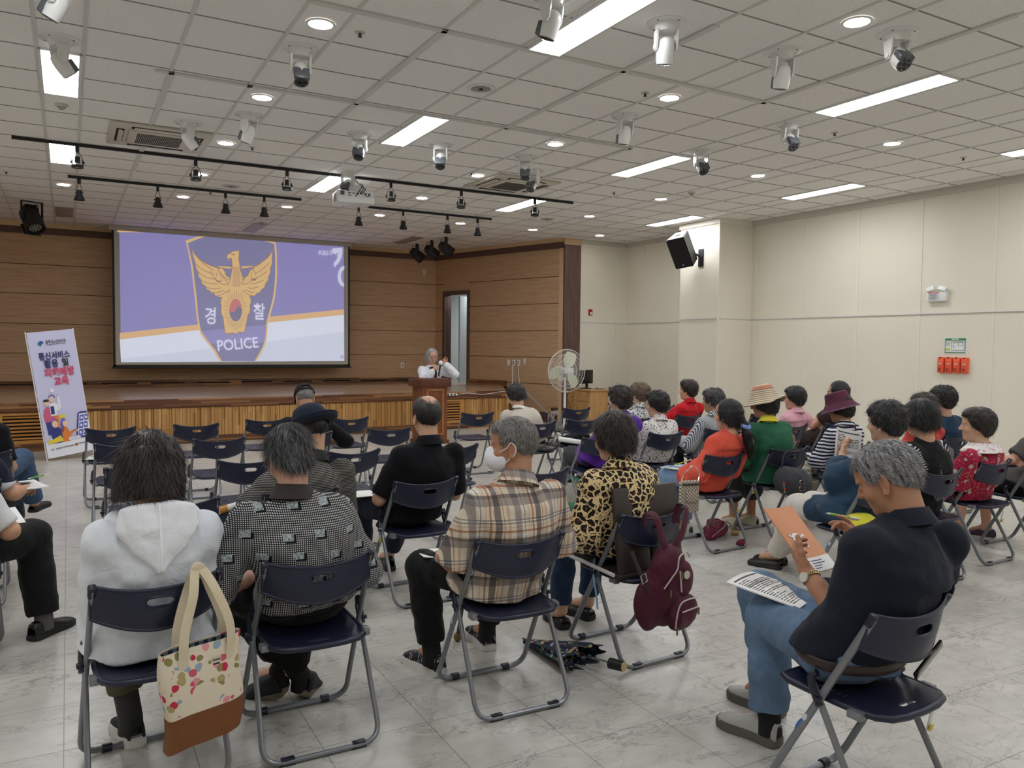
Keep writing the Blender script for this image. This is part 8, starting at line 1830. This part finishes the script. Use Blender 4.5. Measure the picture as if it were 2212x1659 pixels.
# watch, belt, phone of the grey haired man
P = PEOPLE['gray']; a = P['A'][-1]; W_, E_ = Vector(a['W']), Vector(a['E']); d = (W_ - E_).normalized(); q = Vector((0, 0, 1)).rotation_difference(d).to_matrix().to_4x4()
GOLD = M('watch_gold', (206, 184, 140), .25, 1.0); wt = MB(); c0 = W_ - d * .025
for k in range(26):
    for j in (-1, 0, 1): wt.box((.0045, .0072, .0050), (.0325 * math.cos(k * PI / 13 + j * .08), .0325 * math.sin(k * PI / 13 + j * .08), j * .0052), (0, 0, k * PI / 13), bevel=.001, seg=1)
wo = wt.build('watch', GOLD, P['body']); wo.matrix_basis = Matrix.Translation(c0) @ q
m = MB(); m.cyl(.017, .017, .008, (-.036, 0, 0), (0, PI / 2, 0)); m.build('watch_face', M('watch_dial', (214, 210, 200), .2), wo)
m = MB(); Pc = P['Pc']; ring = []
for k in range(48): t_ = k / 48 * 2 * PI; ring.append((Pc[0] + .209 * math.cos(t_), Pc[1] - .002 + .158 * math.sin(t_), Pc[2] + .004 + .014 * math.sin(t_)))
m.tube(ring, .017, 8, closed=True, flat=(1, .28), up=(0, 0, 1)); m.build('belt', M('belt_brown', (46, 32, 28), .4), P['bottom'])
ph = empty('phone', 'black smartphone poking out of the grey haired man\'s back pocket', 'phone'); ph.matrix_basis = Matrix.Translation((2.315 + .185, 1.70 - .115, .515)) @ Euler((.5, .55, .5)).to_matrix().to_4x4()
MB().box((.075, .010, .15), bevel=.004).build('case', M('phone_black', (12, 12, 14), .15), ph); MB().box((.02, .012, .03), (-.02, -.001, .05), bevel=.004).build('camera_bump', M('phone_cam', (70, 72, 76), .2, .6), ph)

# ================================================================== papers and pens
PAPER = M('paper_white', (232, 232, 230), .7); INK = M('print_ink', (70, 70, 72), .8); INKL = M('print_grey', (168, 170, 172), .8)
def paper_frame(bl, br, tl):
    bl, br, tl = Vector(bl), Vector(br), Vector(tl); x = (br - bl).normalized(); y = (tl - bl); y = (y - x * y.dot(x)).normalized(); z = x.cross(y)
    Mx = Matrix((x, y, z)).transposed().to_4x4(); Mx.translation = (bl + br) / 2; return Mx
def sheet_obj(name, lb, cat, Mx, w_=.21, l_=.297, bend=.0, t_=.0016, mat=None, lines=True, group=None, head=True):
    r = empty(name, lb, cat, group=group); r.matrix_basis = Mx
    f = lambda x, y: bend * ((x / w_ * 2) ** 2 - 1) + bend * .6 * (y / l_) ** 2
    m = MB(); m.grid([[(x, y, f(x, y)) for x in np.linspace(-w_ / 2, w_ / 2, 9)] for y in np.linspace(0, l_, 9)], thick=t_); m.build('page', mat or PAPER, r)
    if lines:
        def strip(m, x0, x1, y0, y1): m.grid([[(x, y, f(x, y) + .0012) for x in np.linspace(x0, x1, 5)] for y in (y0, y1)])
        m = MB()
        if head: strip(m, -w_ * .42, w_ * .42, l_ * .90, l_ * .925)
        rg = random.Random(len(lb))
        for k in range(20):
            y = l_ * (.84 - k * .039); x = -w_ * .42
            while x < w_ * .36:
                q = rg.uniform(.012, .035); strip(m, x, min(x + q, w_ * .42), y, y + .0034); x += q + .005
                if rg.random() < .08: break
        m.build('printed_lines', INK, r, smooth=0)
        m = MB(); strip(m, -w_ * .42, w_ * .42, l_ * .70, l_ * .745); m.build('shaded_row', INKL, r, smooth=0)
    return r
def pen(lb, p, d, col, ln=.14):
    r = empty('pen', lb, 'pen'); q = Vector((0, 0, 1)).rotation_difference(Vector(d).normalized()).to_matrix().to_4x4(); r.matrix_basis = Matrix.Translation(p) @ q
    MB().cyl(.0045, .0045, ln * .62, (0, 0, 0)).build('barrel', M('pen_%d' % col[0], col, .35), r); m = MB(); m.cyl(.0012, .0045, .016, (0, 0, -ln * .31 - .008)); m.cyl(.0046, .004, ln * .3, (0, 0, ln * .46)); m.box((.003, .003, .04), (.006, 0, ln * .44)); m.build('tip_and_cap', M('pen_white', (226, 228, 224), .35), r); return r
ob = sheet_obj('booklet', 'orange brown booklet held in the grey haired man\'s left hand', 'booklet', paper_frame((2.415, 2.005, .715), (2.615, 2.045, .700), (2.385, 2.215, .915)), bend=.012, t_=.004, mat=M('booklet_orange', (206, 136, 92), .45), lines=False)
m = MB(); fz = lambda x, y: .012 * ((x / .105) ** 2 - 1) + .0072 * (y / .297) ** 2 + .0022
def bstrip(m, x0, x1, y0, y1, e=.0): m.grid([[(x, y, fz(x, y) + e) for x in np.linspace(x0, x1, 9)] for y in np.linspace(y0, y1, 3)])
bstrip(m, -.104, .104, .001, .062); m.build('white_footer', PAPER, ob, smooth=0)
def bell(m, cx, cy, rx, ry, e=.0004):
    p = [(cx + rx * math.cos(a), cy + ry * math.sin(a)) for a in np.linspace(0, 2 * PI, 25)[:-1]]; m.poly([(x, y, fz(x, y) + e) for x, y in p])
m = MB(); bell(m, .0, .150, .036, .026); [bell(m, a, b, .008, .006) for a, b in ((-.042, .165), (.044, .160), (-.02, .112), (.030, .112))]; m.build('white_logo', PAPER, ob, smooth=0)
m = MB(); [bstrip(m, a, b, y, y + .0035, .001) for a, b, y in ((-.018, .0, .163), (-.022, .016, .154), (-.026, .028, .145), (-.014, .018, .136), (-.06, -.035, .045), (-.025, .05, .045), (-.06, -.045, .034), (-.025, .06, .034), (-.06, -.045, .023), (-.025, .03, .023), (-.06, -.04, .012), (-.025, .02, .012))]; m.build('print_lines', M('print_blue', (70, 72, 130), .7), ob, smooth=0)
sheet_obj('worksheet', 'white printed worksheets lying on the grey haired man\'s lap', 'paper', paper_frame((2.325, 1.975, .600), (2.525, 2.035, .600), (2.235, 2.25, .640)), bend=-.008, t_=.005)
pr = PEOPLE['gray']; a = pr['A'][1]; Wr = Vector(a['W']); g = Matrix.Translation((2.315, 1.70, 0)) @ Matrix.Rotation(math.radians(3), 4, 'Z')
pen('white and green pen between the grey haired man\'s fingers', g @ (Wr + Vector((-.035, .065, .115))), (.75, -.35, -.15), (150, 190, 80), .13)
def local(c, th, v): return Matrix.Translation((c[0], c[1], 0)) @ Matrix.Rotation(math.radians(th), 4, 'Z') @ Vector(v)
L5 = lambda v: local((1.67, 3.04), -2, v)
sheet_obj('leaflet', 'folded white leaflet under the plaid shirt man\'s left hand', 'leaflet', paper_frame(L5((-.275, .26, .585)), L5((-.135, .24, .583)), L5((-.250, .45, .57))), .14, .20, .006, .003, lines=False)
m = MB()
Lb = lambda v: local((1.10, 4.50), 3, v)
rp = MB().tube([(0, 0, 0), (0, .24, 0)], .022, 16, caps=False).build('rolled_paper', PAPER); rp.matrix_basis = Matrix.Translation(Lb((-.245, .245, .612))) @ Matrix.Rotation(1.05, 4, 'Z') @ Matrix.Rotation(-.3, 4, 'X'); tag(rp, 'rolled white paper on the lap of the man in the round hat', 'paper'); MB().tube([(0, .05, 0), (0, .10, 0)], .0226, 16, caps=False).build('orange_print', M('print_orange', (196, 140, 60), .7), rp)
Ld = lambda v: local((1.86, 4.53), 3, v)
sheet_obj('paper', 'white paper on the bald man\'s left thigh', 'paper', paper_frame(Ld((-.30, .22, .600)), Ld((-.16, .20, .603)), Ld((-.28, .42, .60))), .14, .20, .0, .003, lines=False)
sheet_obj('paper', 'white papers lying on the empty chair before the banner', 'paper', paper_frame((.12, 8.36, .450), (.40, 8.30, .450), (.18, 8.62, .452)), .28, .26, .0, .004, lines=False); pen('green pen on the papers before the banner', (.22, 8.44, .462), (1, .1, 0), (120, 190, 60))
Lc = lambda v: local((4.38, 4.63), 4, v)
sheet_obj('clipboard_paper', 'paper and board on the coral blouse woman\'s lap', 'paper', paper_frame(Lc((-.17, .14, .592)), Lc((.02, .12, .597)), Lc((-.17, .40, .575))), .19, .26, .0, .004); pen('lime green pen in the coral blouse woman\'s hand', Lc((-.10, .20, .632)), (.7, -.55, .35), (176, 206, 60))
Lt = lambda v: local((4.33, 3.22), 0, v); wt = Vector(PEOPLE['teal']['A'][-1]['W'])
sheet_obj('printed_sheet', 'white printed sheet held up by the woman in the teal blouse', 'paper', paper_frame(Lt((-.02, .20, .79)), Lt((.17, .14, .75)), Lt((-.10, .28, 1.045 - .03))), .19, .27, .012, .002)
Lp = lambda v: local((4.30, 5.95), 4, v)
rp = MB().tube([(0, 0, 0), (0, .26, .02)], .024, 16).build('rolled_paper', PAPER); rp.matrix_basis = Matrix.Translation(Lp((-.02, .24, .640))) @ Matrix.Rotation(.55, 4, 'Z'); tag(rp, 'rolled white paper in the purple jacket woman\'s hands', 'paper')
sheet_obj('paper', 'white paper on the empty chair beyond the green jacket', 'paper', paper_frame((7.42, 7.10, .452), (7.62, 7.06, .452), (7.46, 7.34, .46)), lines=False)
Ln = lambda v: local((-.56, 5.58), 0, v)
nw = sheet_obj('newspaper', 'folded newspaper with photos held at the left edge', 'newspaper', paper_frame(Ln((.16, .12, .650)), Ln((.44, .20, .632)), Ln((.05, .46, .645))), .30, .34, .010, .006, head=False)
m = MB(); m.box((.09, .07, .0015), (.05, .21, .003)); m.box((.10, .05, .0015), (-.03, .28, .004)); m.build('photo_dark', M('news_dark', (104, 98, 98), .8), nw, smooth=0); m = MB(); m.box((.07, .05, .0015), (-.01, .15, .003)); m.build('photo_red', M('news_red', (176, 120, 106), .8), nw, smooth=0)
pen('green and black pen held over the newspaper', Ln((.375, .37, .672)), (.85, .4, .12), (110, 170, 70)); Le = lambda v: local((-.53, 4.49), 0, v)
sheet_obj('paper', 'white folded sheet in the hand at the far left edge', 'paper', paper_frame(Le((.20, .26, .60)), Le((.33, .30, .61)), Le((.18, .44, .66))), .13, .18, 0, .004, lines=False)
# ================================================================== bags, umbrellas and other belongings
def lump(name, prims, mat, parent=None, h=.008, wr=.004, sc=14, cuts=(), sm=1, mx=None):
    """soft shape from ellipsoids (c, r) or cones (a, b, r1, r2)"""
    pts = []; [pts.extend([np.array(p[0]) - max(p[1]), np.array(p[0]) + max(p[1])] if len(p) == 2 else [np.minimum(p[0], p[1]) - max(p[2:]), np.maximum(p[0], p[1]) + max(p[2:])]) for p in prims]
    F = Field(np.min(pts, 0) - .03, np.max(pts, 0) + .03, h)
    for p in prims: F.ell(p[0], p[1], k=.03) if len(p) == 2 else F.cone(*p, k=.02)
    for c in cuts: F.cut(*c)
    V, Q = F.mesh(); V = smooth_mesh(V, Q, sm); V = V + vnormals(V, Q) * (wr * (vnoise(V, sc, 3) + .6 * vnoise(V, sc * 2.3, 4)))[:, None]
    o = raw_mesh(name, [(V, Q)], mat, parent)
    if mx is not None: o.matrix_basis = mx
    return o
def f_floral(base, cols, sc, th=.36):
    def f(t):
        v = t.coords(); n = t.add('ShaderNodeTexNoise'); n.inputs['Scale'].default_value = sc * .9; t.L(v, n.inputs['Vector']); vm = t.add('ShaderNodeVectorMath', operation='MULTIPLY_ADD'); t.L(n.outputs['Color'], vm.inputs[0]); vm.inputs[1].default_value = (.5 / sc,) * 3; t.L(v, vm.inputs[2])
        d = t.voronoi(vm.outputs[0], sc, 'F1', 1); c = t.sep(t.voronoi(vm.outputs[0], sc, 'F1', 1, 'Color'))[0]
        cc = t.ramp(c, [(i / len(cols), srgb(*q)) for i, q in enumerate(cols)], 'CONSTANT'); m_ = t.math('MULTIPLY', t.math('LESS_THAN', d, th), t.math('GREATER_THAN', t.noise(v, sc * .28, 2), .47))
        return t.mix(m_, srgb(*base), cc)
    return f
# tote bag
tb = empty('tote_bag', 'cream floral tote bag with brown base hanging on the chair of the woman in white', 'bag', (.385, 2.835, .20), math.radians(14))
CAN = cloth_pat('floral_canvas', f_floral((222, 210, 188), [(196, 52, 84), (222, 150, 160), (150, 168, 186), (140, 136, 84), (176, 160, 110), (206, 90, 110)], 30, .42), .9, .2, 12)
def tsec(z): t = z / .33; return (.125 + .012 * t + .0, .045 - .02 * t + .012 * math.sin(t * 3))
def tloft(z0, z1, n, infl=0.0):
    return [[(math.copysign(abs(math.cos(a)) ** .35, math.cos(a)) * (tsec(z)[0] + infl) + .01 * math.sin(z * 18), math.copysign(abs(math.sin(a)) ** .5, math.sin(a)) * (tsec(z)[1] + infl), z + .02 * math.cos(a) * (1 - z)) for a in np.linspace(0, 2 * PI, 41)] for z in np.linspace(z0, z1, n)]
MB().grid(tloft(.10, .33, 10), thick=.003).build('body', CAN, tb); m = MB(); m.grid(tloft(.0, .112, 6, .001)); bmesh.ops.holes_fill(m.bm, edges=[e for e in m.bm.edges if e.is_boundary and max(v.co.z for v in e.verts) < .05], sides=0); m.build('base_panel', cloth('suede_brown', (122, 78, 48), .9, .3, 20), tb)
m = MB(); m.grid(tloft(.27, .325, 3, -.006)); m.build('lining', cloth_pat('plaid_lining', f_lines(0, .03, .5, (40, 50, 78), (120, 136, 140))), tb, smooth=40)
for s, y in ((-1, -.035), (-1, .03)):
    m = MB(); zt = .575 if y < 0 else .57
    m.tube(spline([(-.075, y, .26), (-.07, y, .38), (-.035, y * .9 + .01, .50), (-.012, .02, zt), (.012, .022, zt), (.045, y * .9 + .01, .50), (.085, y, .38), (.085, y, .26)], 7), .0165, 8, flat=(.12, 1), up=(0, 1, 0)); m.build('handle', cloth('strap_cream', (214, 200, 172), .9, .15), tb)
MB().box((.032, .004, .040), (.035, -.036, .262)).build('label', M('label_cream', (206, 196, 176), .8), tb); MB().box((.026, .005, .004), (.035, -.0365, .270)).box((.022, .005, .006), (.035, -.0365, .256)).build('label_print', M('label_ink', (60, 56, 52), .8), tb)
# maroon backpack
bp = empty('backpack', 'maroon backpack with pale zips hanging on the chair of the woman in leopard print', 'backpack', (2.50, 2.905, .20), math.radians(8))
MAR = cloth('nylon_maroon', (78, 28, 46), .55, .5, 14); ZIP = M('zip_pale', (186, 180, 172), .5)
lump('body', [((0, .01, .20), (.125, .075, .19)), ((.01, .0, .30), (.09, .06, .11)), ((-.10, .03, .13), (.08, .05, .13))], MAR, bp, .007, .005)
pk_ = lump('front_pocket', [((.045, -.055, .085), (.085, .040, .085)), ((.085, -.055, .10), (.05, .035, .06)), ((.0, -.055, .06), (.05, .035, .05))], MAR, bp, .006, .003); lump('upper_pocket', [((.05, -.045, .245), (.07, .04, .09))], MAR, bp, .006, .003)
m = MB(); m.tube(spline([(-.04, -.090, .03), (-.035, -.095, .10), (-.01, -.098, .150), (.05, -.099, .160), (.11, -.090, .152)], 6), .004, 6); m.tube([(-.005, -.100, .105), (.105, -.094, .108)], .004, 6); m.build('pocket_zips', ZIP, pk_)
m = MB(); m.tube(spline([(-.085, -.055, .22), (-.05, -.07, .27), (-.02, -.078, .31), (.0, -.07, .36), (.06, -.06, .375), (.11, -.04, .34)], 6), .004, 6); m.tube([(-.01, -.085, .30), (-.005, -.092, .20)], .004, 6); m.build('body_zips', ZIP, bp)
for x, z in ((-.04, .02), (.112, .09), (-.09, .21), (-.012, .28)): MB().box((.010, .006, .034), (x, -.1, z), bevel=.002).build('zip_pull', M('zip_bronze', (120, 106, 84), .35, .8), bp)
m = MB(); m.cyl(.020, .020, .004, (.035, -.088, .275), (PI / 2, 0, 0)); m.build('badge', M('badge_silver', (196, 192, 180), .4, .4), bp)
for pts in ([(-.02, -.005, .38), (-.07, -.02, .46), (-.10, -.01, .55), (-.10, .05, .565), (-.09, .08, .50)], [(.03, -.005, .38), (.09, -.01, .46), (.15, .02, .56), (.15, .07, .565), (.14, .08, .48)]): m = MB(); m.tube(spline(pts, 6), .022, 8, flat=(.18, 1), up=(0, 1, 0)); m.build('shoulder_strap', MAR, bp)
m = MB(); m.tube(spline([(-.22, .03, .40), (-.19, .0, .30), (-.15, -.01, .22), (-.13, -.0, .16)], 6), .012, 8, flat=(.25, 1), up=(0, 1, 0)); m.build('side_strap', cloth('strap_brown', (60, 40, 44), .7, .1), bp); m = MB(); m.tube([(-.20, -.012, .29), (-.17, -.012, .30), (-.155, -.012, .26), (-.185, -.012, .25)], .003, 6, closed=True); m.build('buckle', CHROME, bp)
# leather cushion on the same chair
cu = empty('seat_cushion', 'dark brown leather back and seat cushion on the leopard blouse woman\'s chair', 'cushion', (2.50, 3.20, 0), math.radians(3))
LEA = M('leather_brown', (52, 42, 38), .42, 0, .5, bump=(160, .15))
for s in (-1, 1): MB().box((.205, .030, .42), (s * .106, -.128, .655), (math.radians(-9), 0, 0), bevel=.012).build('back_panel', LEA, cu)
MB().box((.40, .42, .028), (-.02, .03, .452), (math.radians(3), 0, 0), bevel=.012).build('seat_pad', LEA, cu); m = MB(); m.tube(spline([(-.23, -.15, .452), (-.235, .05, .465), (-.23, .22, .475), (-.05, .245, .47), (.15, .24, .47)], 6), .010, 8); m.build('fleece_edge', M('fleece_white', (206, 206, 208), .95), cu)
# grey backpack, black bag, coat, handbags
gb = empty('backpack', 'dark grey round backpack hung on the green jacket woman\'s chair', 'backpack', (5.06, 4.40, .40))
GRB = cloth('nylon_grey', (66, 66, 70), .7, .5, 18); lump('body', [((0, 0, .09), (.185, .085, .11)), ((.06, -.01, .06), (.14, .09, .08)), ((-.08, 0, .12), (.09, .07, .10))], GRB, gb, .008, .005)
m = MB()
for z in (.11, .06): m.tube(rounded([(-.02, -.092, z), (.035, -.092, z), (.035, -.096, z - .03), (-.02, -.096, z - .03)], .01, 4, True), .0035, 6, closed=True)
m.build('buckles', CHROME, gb)
m = MB(); [m.sphere(.007, (-.165 + .003 * k, -.06, .10 - .016 * k), n=8, mi=k % 3) for k in range(6)]; m.build('bead_charm', [M('bead_red', (206, 60, 50), .4), M('bead_orange', (226, 130, 60), .4), M('bead_teal', (60, 150, 170), .4)], gb)
m = MB(); m.tube(spline([(-.1, .02, .17), (-.12, .0, .24), (-.08, -.0, .33), (.1, 0, .34), (.13, .0, .24), (.1, .02, .17)], 6), .010, 6, flat=(.3, 1), up=(0, 1, 0)); m.build('strap', GRB, gb)
o = lump('black_bag', [((0, 0, .06), (.15, .13, .075)), ((.08, -.05, .10), (.08, .07, .05)), ((-.08, .03, .05), (.10, .10, .05))], C_BLK, None, .01, .01, 20, [((0, 0, .012), (0, 0, -1))]); o.location = (5.02, 7.47, .425); tag(o, 'crumpled black bag on the seat right of the cream sweater', 'bag')
o = lump('leather_coat', [((.05, -.03, .03), (.20, .19, .035)), ((.16, -.10, .06), (.08, .08, .05)), ((-.05, -.08, .05), (.14, .08, .045))], M('leather_black', (34, 32, 32), .35, 0, .5), None, .01, .01, 12); o.location = (4.40, 7.33, .425); tag(o, 'black leather coat bunched on the cream sweater woman\'s seat', 'coat')
hbg = empty('shoulder_bag', 'small beige patterned flap bag hanging beside the coral blouse woman', 'bag', (3.99, 4.42, .335), math.radians(-12))
PATT = cloth_pat('lattice_bag', lambda t: t.mix(t.math('MAXIMUM', stripes(t, t.math('ADD', t.sep(t.coords())[0], t.sep(t.coords())[2]), .026, .22), stripes(t, t.math('SUBTRACT', t.sep(t.coords())[0], t.sep(t.coords())[2]), .026, .22)), srgb(186, 176, 160), srgb(96, 84, 74)))
MB().box((.16, .045, .24), (0, 0, .12), bevel=.02).build('body', PATT, hbg); MB().box((.10, .02, .085), (.01, -.028, .12), bevel=.012).build('flap', PATT, hbg); MB().box((.13, .006, .014), (0, -.025, .212)).build('zip_panel', M('bag_trim', (60, 48, 44), .6), hbg)
m = MB(); m.tube(spline([(-.07, 0, .23), (-.03, .0, .30), (.06, .04, .34), (.10, .03, .28), (.075, 0, .23)], 6), .004, 6); m.build('chain_strap', CHROME, hbg)
pb = empty('handbag', 'brown and white plaid handbag at the striped top woman\'s side', 'bag', (5.80, 4.83, .36), math.radians(20))
MB().box((.28, .10, .20), (0, 0, .10), (0, .28, 0), bevel=.03).build('body', cloth_pat('plaid_bag', lambda t: t.mix(.5, t.ramp(t.math('FRACT', t.math('MULTIPLY', t.sep(t.coords())[0], 22)), [(0, srgb(220, 212, 200)), (.5, srgb(120, 96, 84)), (.75, srgb(170, 190, 196))], 'CONSTANT'), t.ramp(t.math('FRACT', t.math('MULTIPLY', t.sep(t.coords())[2], 22)), [(0, srgb(220, 212, 200)), (.5, srgb(110, 84, 74)), (.75, srgb(180, 130, 120))], 'CONSTANT'))), pb); m = MB(); m.box((.30, .11, .03), (.01, 0, .195), (0, .28, 0), bevel=.01); m.box((.03, .11, .20), (.13, 0, .08), (0, .28, 0), bevel=.01); m.build('leather_trim', M('trim_brown', (58, 42, 36), .5), pb)
yb = empty('tote_bag', 'yellow printed bag beside the teal blouse woman\'s seat', 'bag', (4.16, 3.10, .44)); lump('body', [((0, 0, .05), (.12, .08, .075)), ((.05, -.02, .04), (.09, .08, .06))], cloth_pat('yellow_print', f_floral((206, 200, 62), [(176, 70, 50), (150, 170, 60), (220, 190, 70)], 26, .3)), yb, .009, .006)
cb_ = empty('canvas_bag', 'cream canvas bag with mint green handles on the floor', 'bag', (4.20, 6.34, 0), math.radians(-12))
MINT = cloth('mint', (112, 196, 166), .8, .15); MB().box((.27, .13, .19), (0, 0, .145), bevel=.02).build('body', cloth('canvas_cream', (214, 210, 198), .9, .3, 14), cb_); MB().box((.275, .135, .06), (0, 0, .03), bevel=.012).build('base_panel', MINT, cb_)
for y in (-.066, .066): m = MB(); m.tube(spline([(-.08, y, .10), (-.08, y, .22), (-.05, y * 1.3, .29), (.05, y * 1.3, .29), (.08, y, .22), (.08, y, .10)], 6), .013, 8, flat=(.2, 1), up=(0, 1, 0)); m.build('handle', MINT, cb_)
# umbrellas
um = empty('umbrella', 'folded dark floral umbrella lying on the floor behind the plaid shirt man', 'umbrella'); tip, mid, end = Vector((2.05, 3.49, .03)), Vector((2.17, 3.11, .06)), Vector((2.285, 2.95, .035))
d = (mid - tip).normalized(); sx = d.cross(Vector((0, 0, 1))).normalized(); up_ = sx.cross(d); Mx = Matrix((sx, d, up_)).transposed().to_4x4(); Mx.translation = tip; um.matrix_basis = Mx; Lc_ = (mid - tip).length
G = []
for t_ in np.linspace(0, 1, 14):
    G.append([((.012 + .125 * t_ * (1 + .10 * math.sin(a * 9 + 2 * t_))) * math.cos(a), t_ * Lc_ + .02 * t_ * math.sin(a * 8), -.012 + (.010 + .038 * t_ * (1 + .12 * math.sin(a * 9 + 2 * t_))) * math.sin(a)) for a in np.linspace(0, 2 * PI, 65)])
FLU = cloth_pat('umbrella_floral', f_floral((30, 36, 58), [(60, 96, 70), (206, 150, 120), (150, 170, 200), (84, 120, 84), (190, 170, 120), (56, 84, 120)], 44, .5), .7)
m = MB(); m.grid(G, thick=.002); m.build('canopy', FLU, um); m = MB(); m.tube([(0, -.012, 0), (0, .02, 0)], .006, 8); m.tube([(0, .02, 0), (0, Lc_ + .155, -.01)], .005, 8); m.build('shaft', CHROME, um); m = MB(); m.cyl(.024, .026, .075, (0, Lc_ + .185, -.012), (PI / 2, 0, 0)); m.build('handle', BLACK, um); m = MB(); m.cyl(.022, .022, .006, (0, Lc_ + .225, -.012), (PI / 2, 0, 0)); m.build('handle_cap', GOLD, um)
mu = empty('umbrella', 'collapsed maroon umbrella with grey edging under the coral woman\'s chair', 'umbrella', (4.66, 4.83, 0), .5)
lump('canopy', [((0, 0, .05), (.17, .09, .055)), ((.10, .03, .06), (.10, .08, .06)), ((-.14, 0, .03), (.09, .05, .03))], cloth('umbrella_maroon', (118, 30, 56), .5, .6, 18), mu, .008, .010, 16, [((0, 0, .004), (0, 0, -1))]); m = MB(); m.tube(spline([(-.20, -.03, .03), (-.06, -.09, .10), (.08, -.06, .115), (.17, -.08, .06), (.22, .0, .03)], 6), .004, 6); m.build('edging', M('edging_grey', (160, 156, 158), .6), mu); m = MB(); m.cyl(.022, .022, .06, (.10, -.13, .024), (PI / 2, 0, .4)); m.build('handle', M('handle_wood', (176, 130, 84), .4), mu)
o = lump('umbrella_sleeve', [((0, 0, .018), (.05, .03, .02)), ((.03, .01, .02), (.03, .03, .02))], bpy.data.materials['umbrella_maroon'], None, .006, .006, 30, [((0, 0, .003), (0, 0, -1))]); o.location = (4.62, 4.50, 0); tag(o, 'small crumpled maroon umbrella sleeve on the floor', 'umbrella sleeve')
o = MB().tube([(0, 0, .035), (.10, -.02, .04), (.24, -.05, .037)], .036, 12, flat=(1, 1)).build('folded_umbrella', cloth('umbrella_navy', (52, 56, 78), .6, .3)); o.location = (4.20, 3.47, 0); o.rotation_euler = (0, 0, -.5); tag(o, 'folded navy umbrella lying on the floor beyond the orange booklet', 'umbrella')
ca = empty('walking_cane', 'dark walking cane with a wooden tip between the plaid shirt man\'s legs', 'cane'); m = MB(); m.tube([(1.765, 3.695, .04), (1.775, 3.60, .40), (1.78, 3.52, .66)], .010, 8); m.build('shaft', M('cane_dark', (60, 56, 46), .4), ca); m = MB(); m.sphere(.022, (1.764, 3.697, .024), (1, 1, 1.1)); m.build('tip', M('cane_tip', (130, 96, 60), .5), ca)
# inventory tags and stickers on chairs
TW, TY = M('tag_white', (214, 216, 218), .5), M('tag_yellow', (216, 196, 50), .5)
for key, s, hi in (('C4', -1, 1), ('D6', 1, 0), ('E4', 1, 0), ('F4', -1, 1), ('G5', 1, 0)):
    m = MB(); p = (s * .226, .0, .40) if hi else (s * .222, -.115, .30); m.box((.024, .003, .085), p, (.15, .1 * s, .12)); t_ = m.build('inventory_tag', TW, CH[key], smooth=0)
    MB().box((.025, .004, .022), (p[0], p[1] - .004, p[2] - .03), (.15, .1 * s, .12)).build('tag_band', TY, t_, smooth=0)
for key in ('D6', 'C5', 'G5', 'E5', 'H5'):
    m = MB(); m.sphere(.5, (-.221, .06 if key != 'D6' else .075, .335 if key != 'D6' else .31), (.003, .018, .062), (math.radians(28), 0, 0), n=16); t_ = m.build('round_sticker', M('sticker_blue', (44, 110, 176), .4), CH[key]); MB().sphere(.5, (-.2218, .052, .345), (.003, .014, .03), (math.radians(28), 0, 0), n=12).build('sticker_label', TW, t_)
m = MB(); m.tube(spline([(-.215, .02, .50), (-.235, .0, .42), (-.24, -.03, .33), (-.245, -.05, .26)], 5), .008, 6, flat=(.2, 1)); m.build('ribbon', M('ribbon_blue', (130, 176, 214), .6), CH['D5'])
o = lump('white_cloth', [((0, 0, .02), (.16, .14, .03)), ((.05, .03, .05), (.08, .08, .05))], cloth('cloth_white', (224, 224, 226), .8), None, .01, .008); o.location = (9.70, 12.77, .43); tag(o, 'white cloth on the seat of the far wall chair', 'cloth')
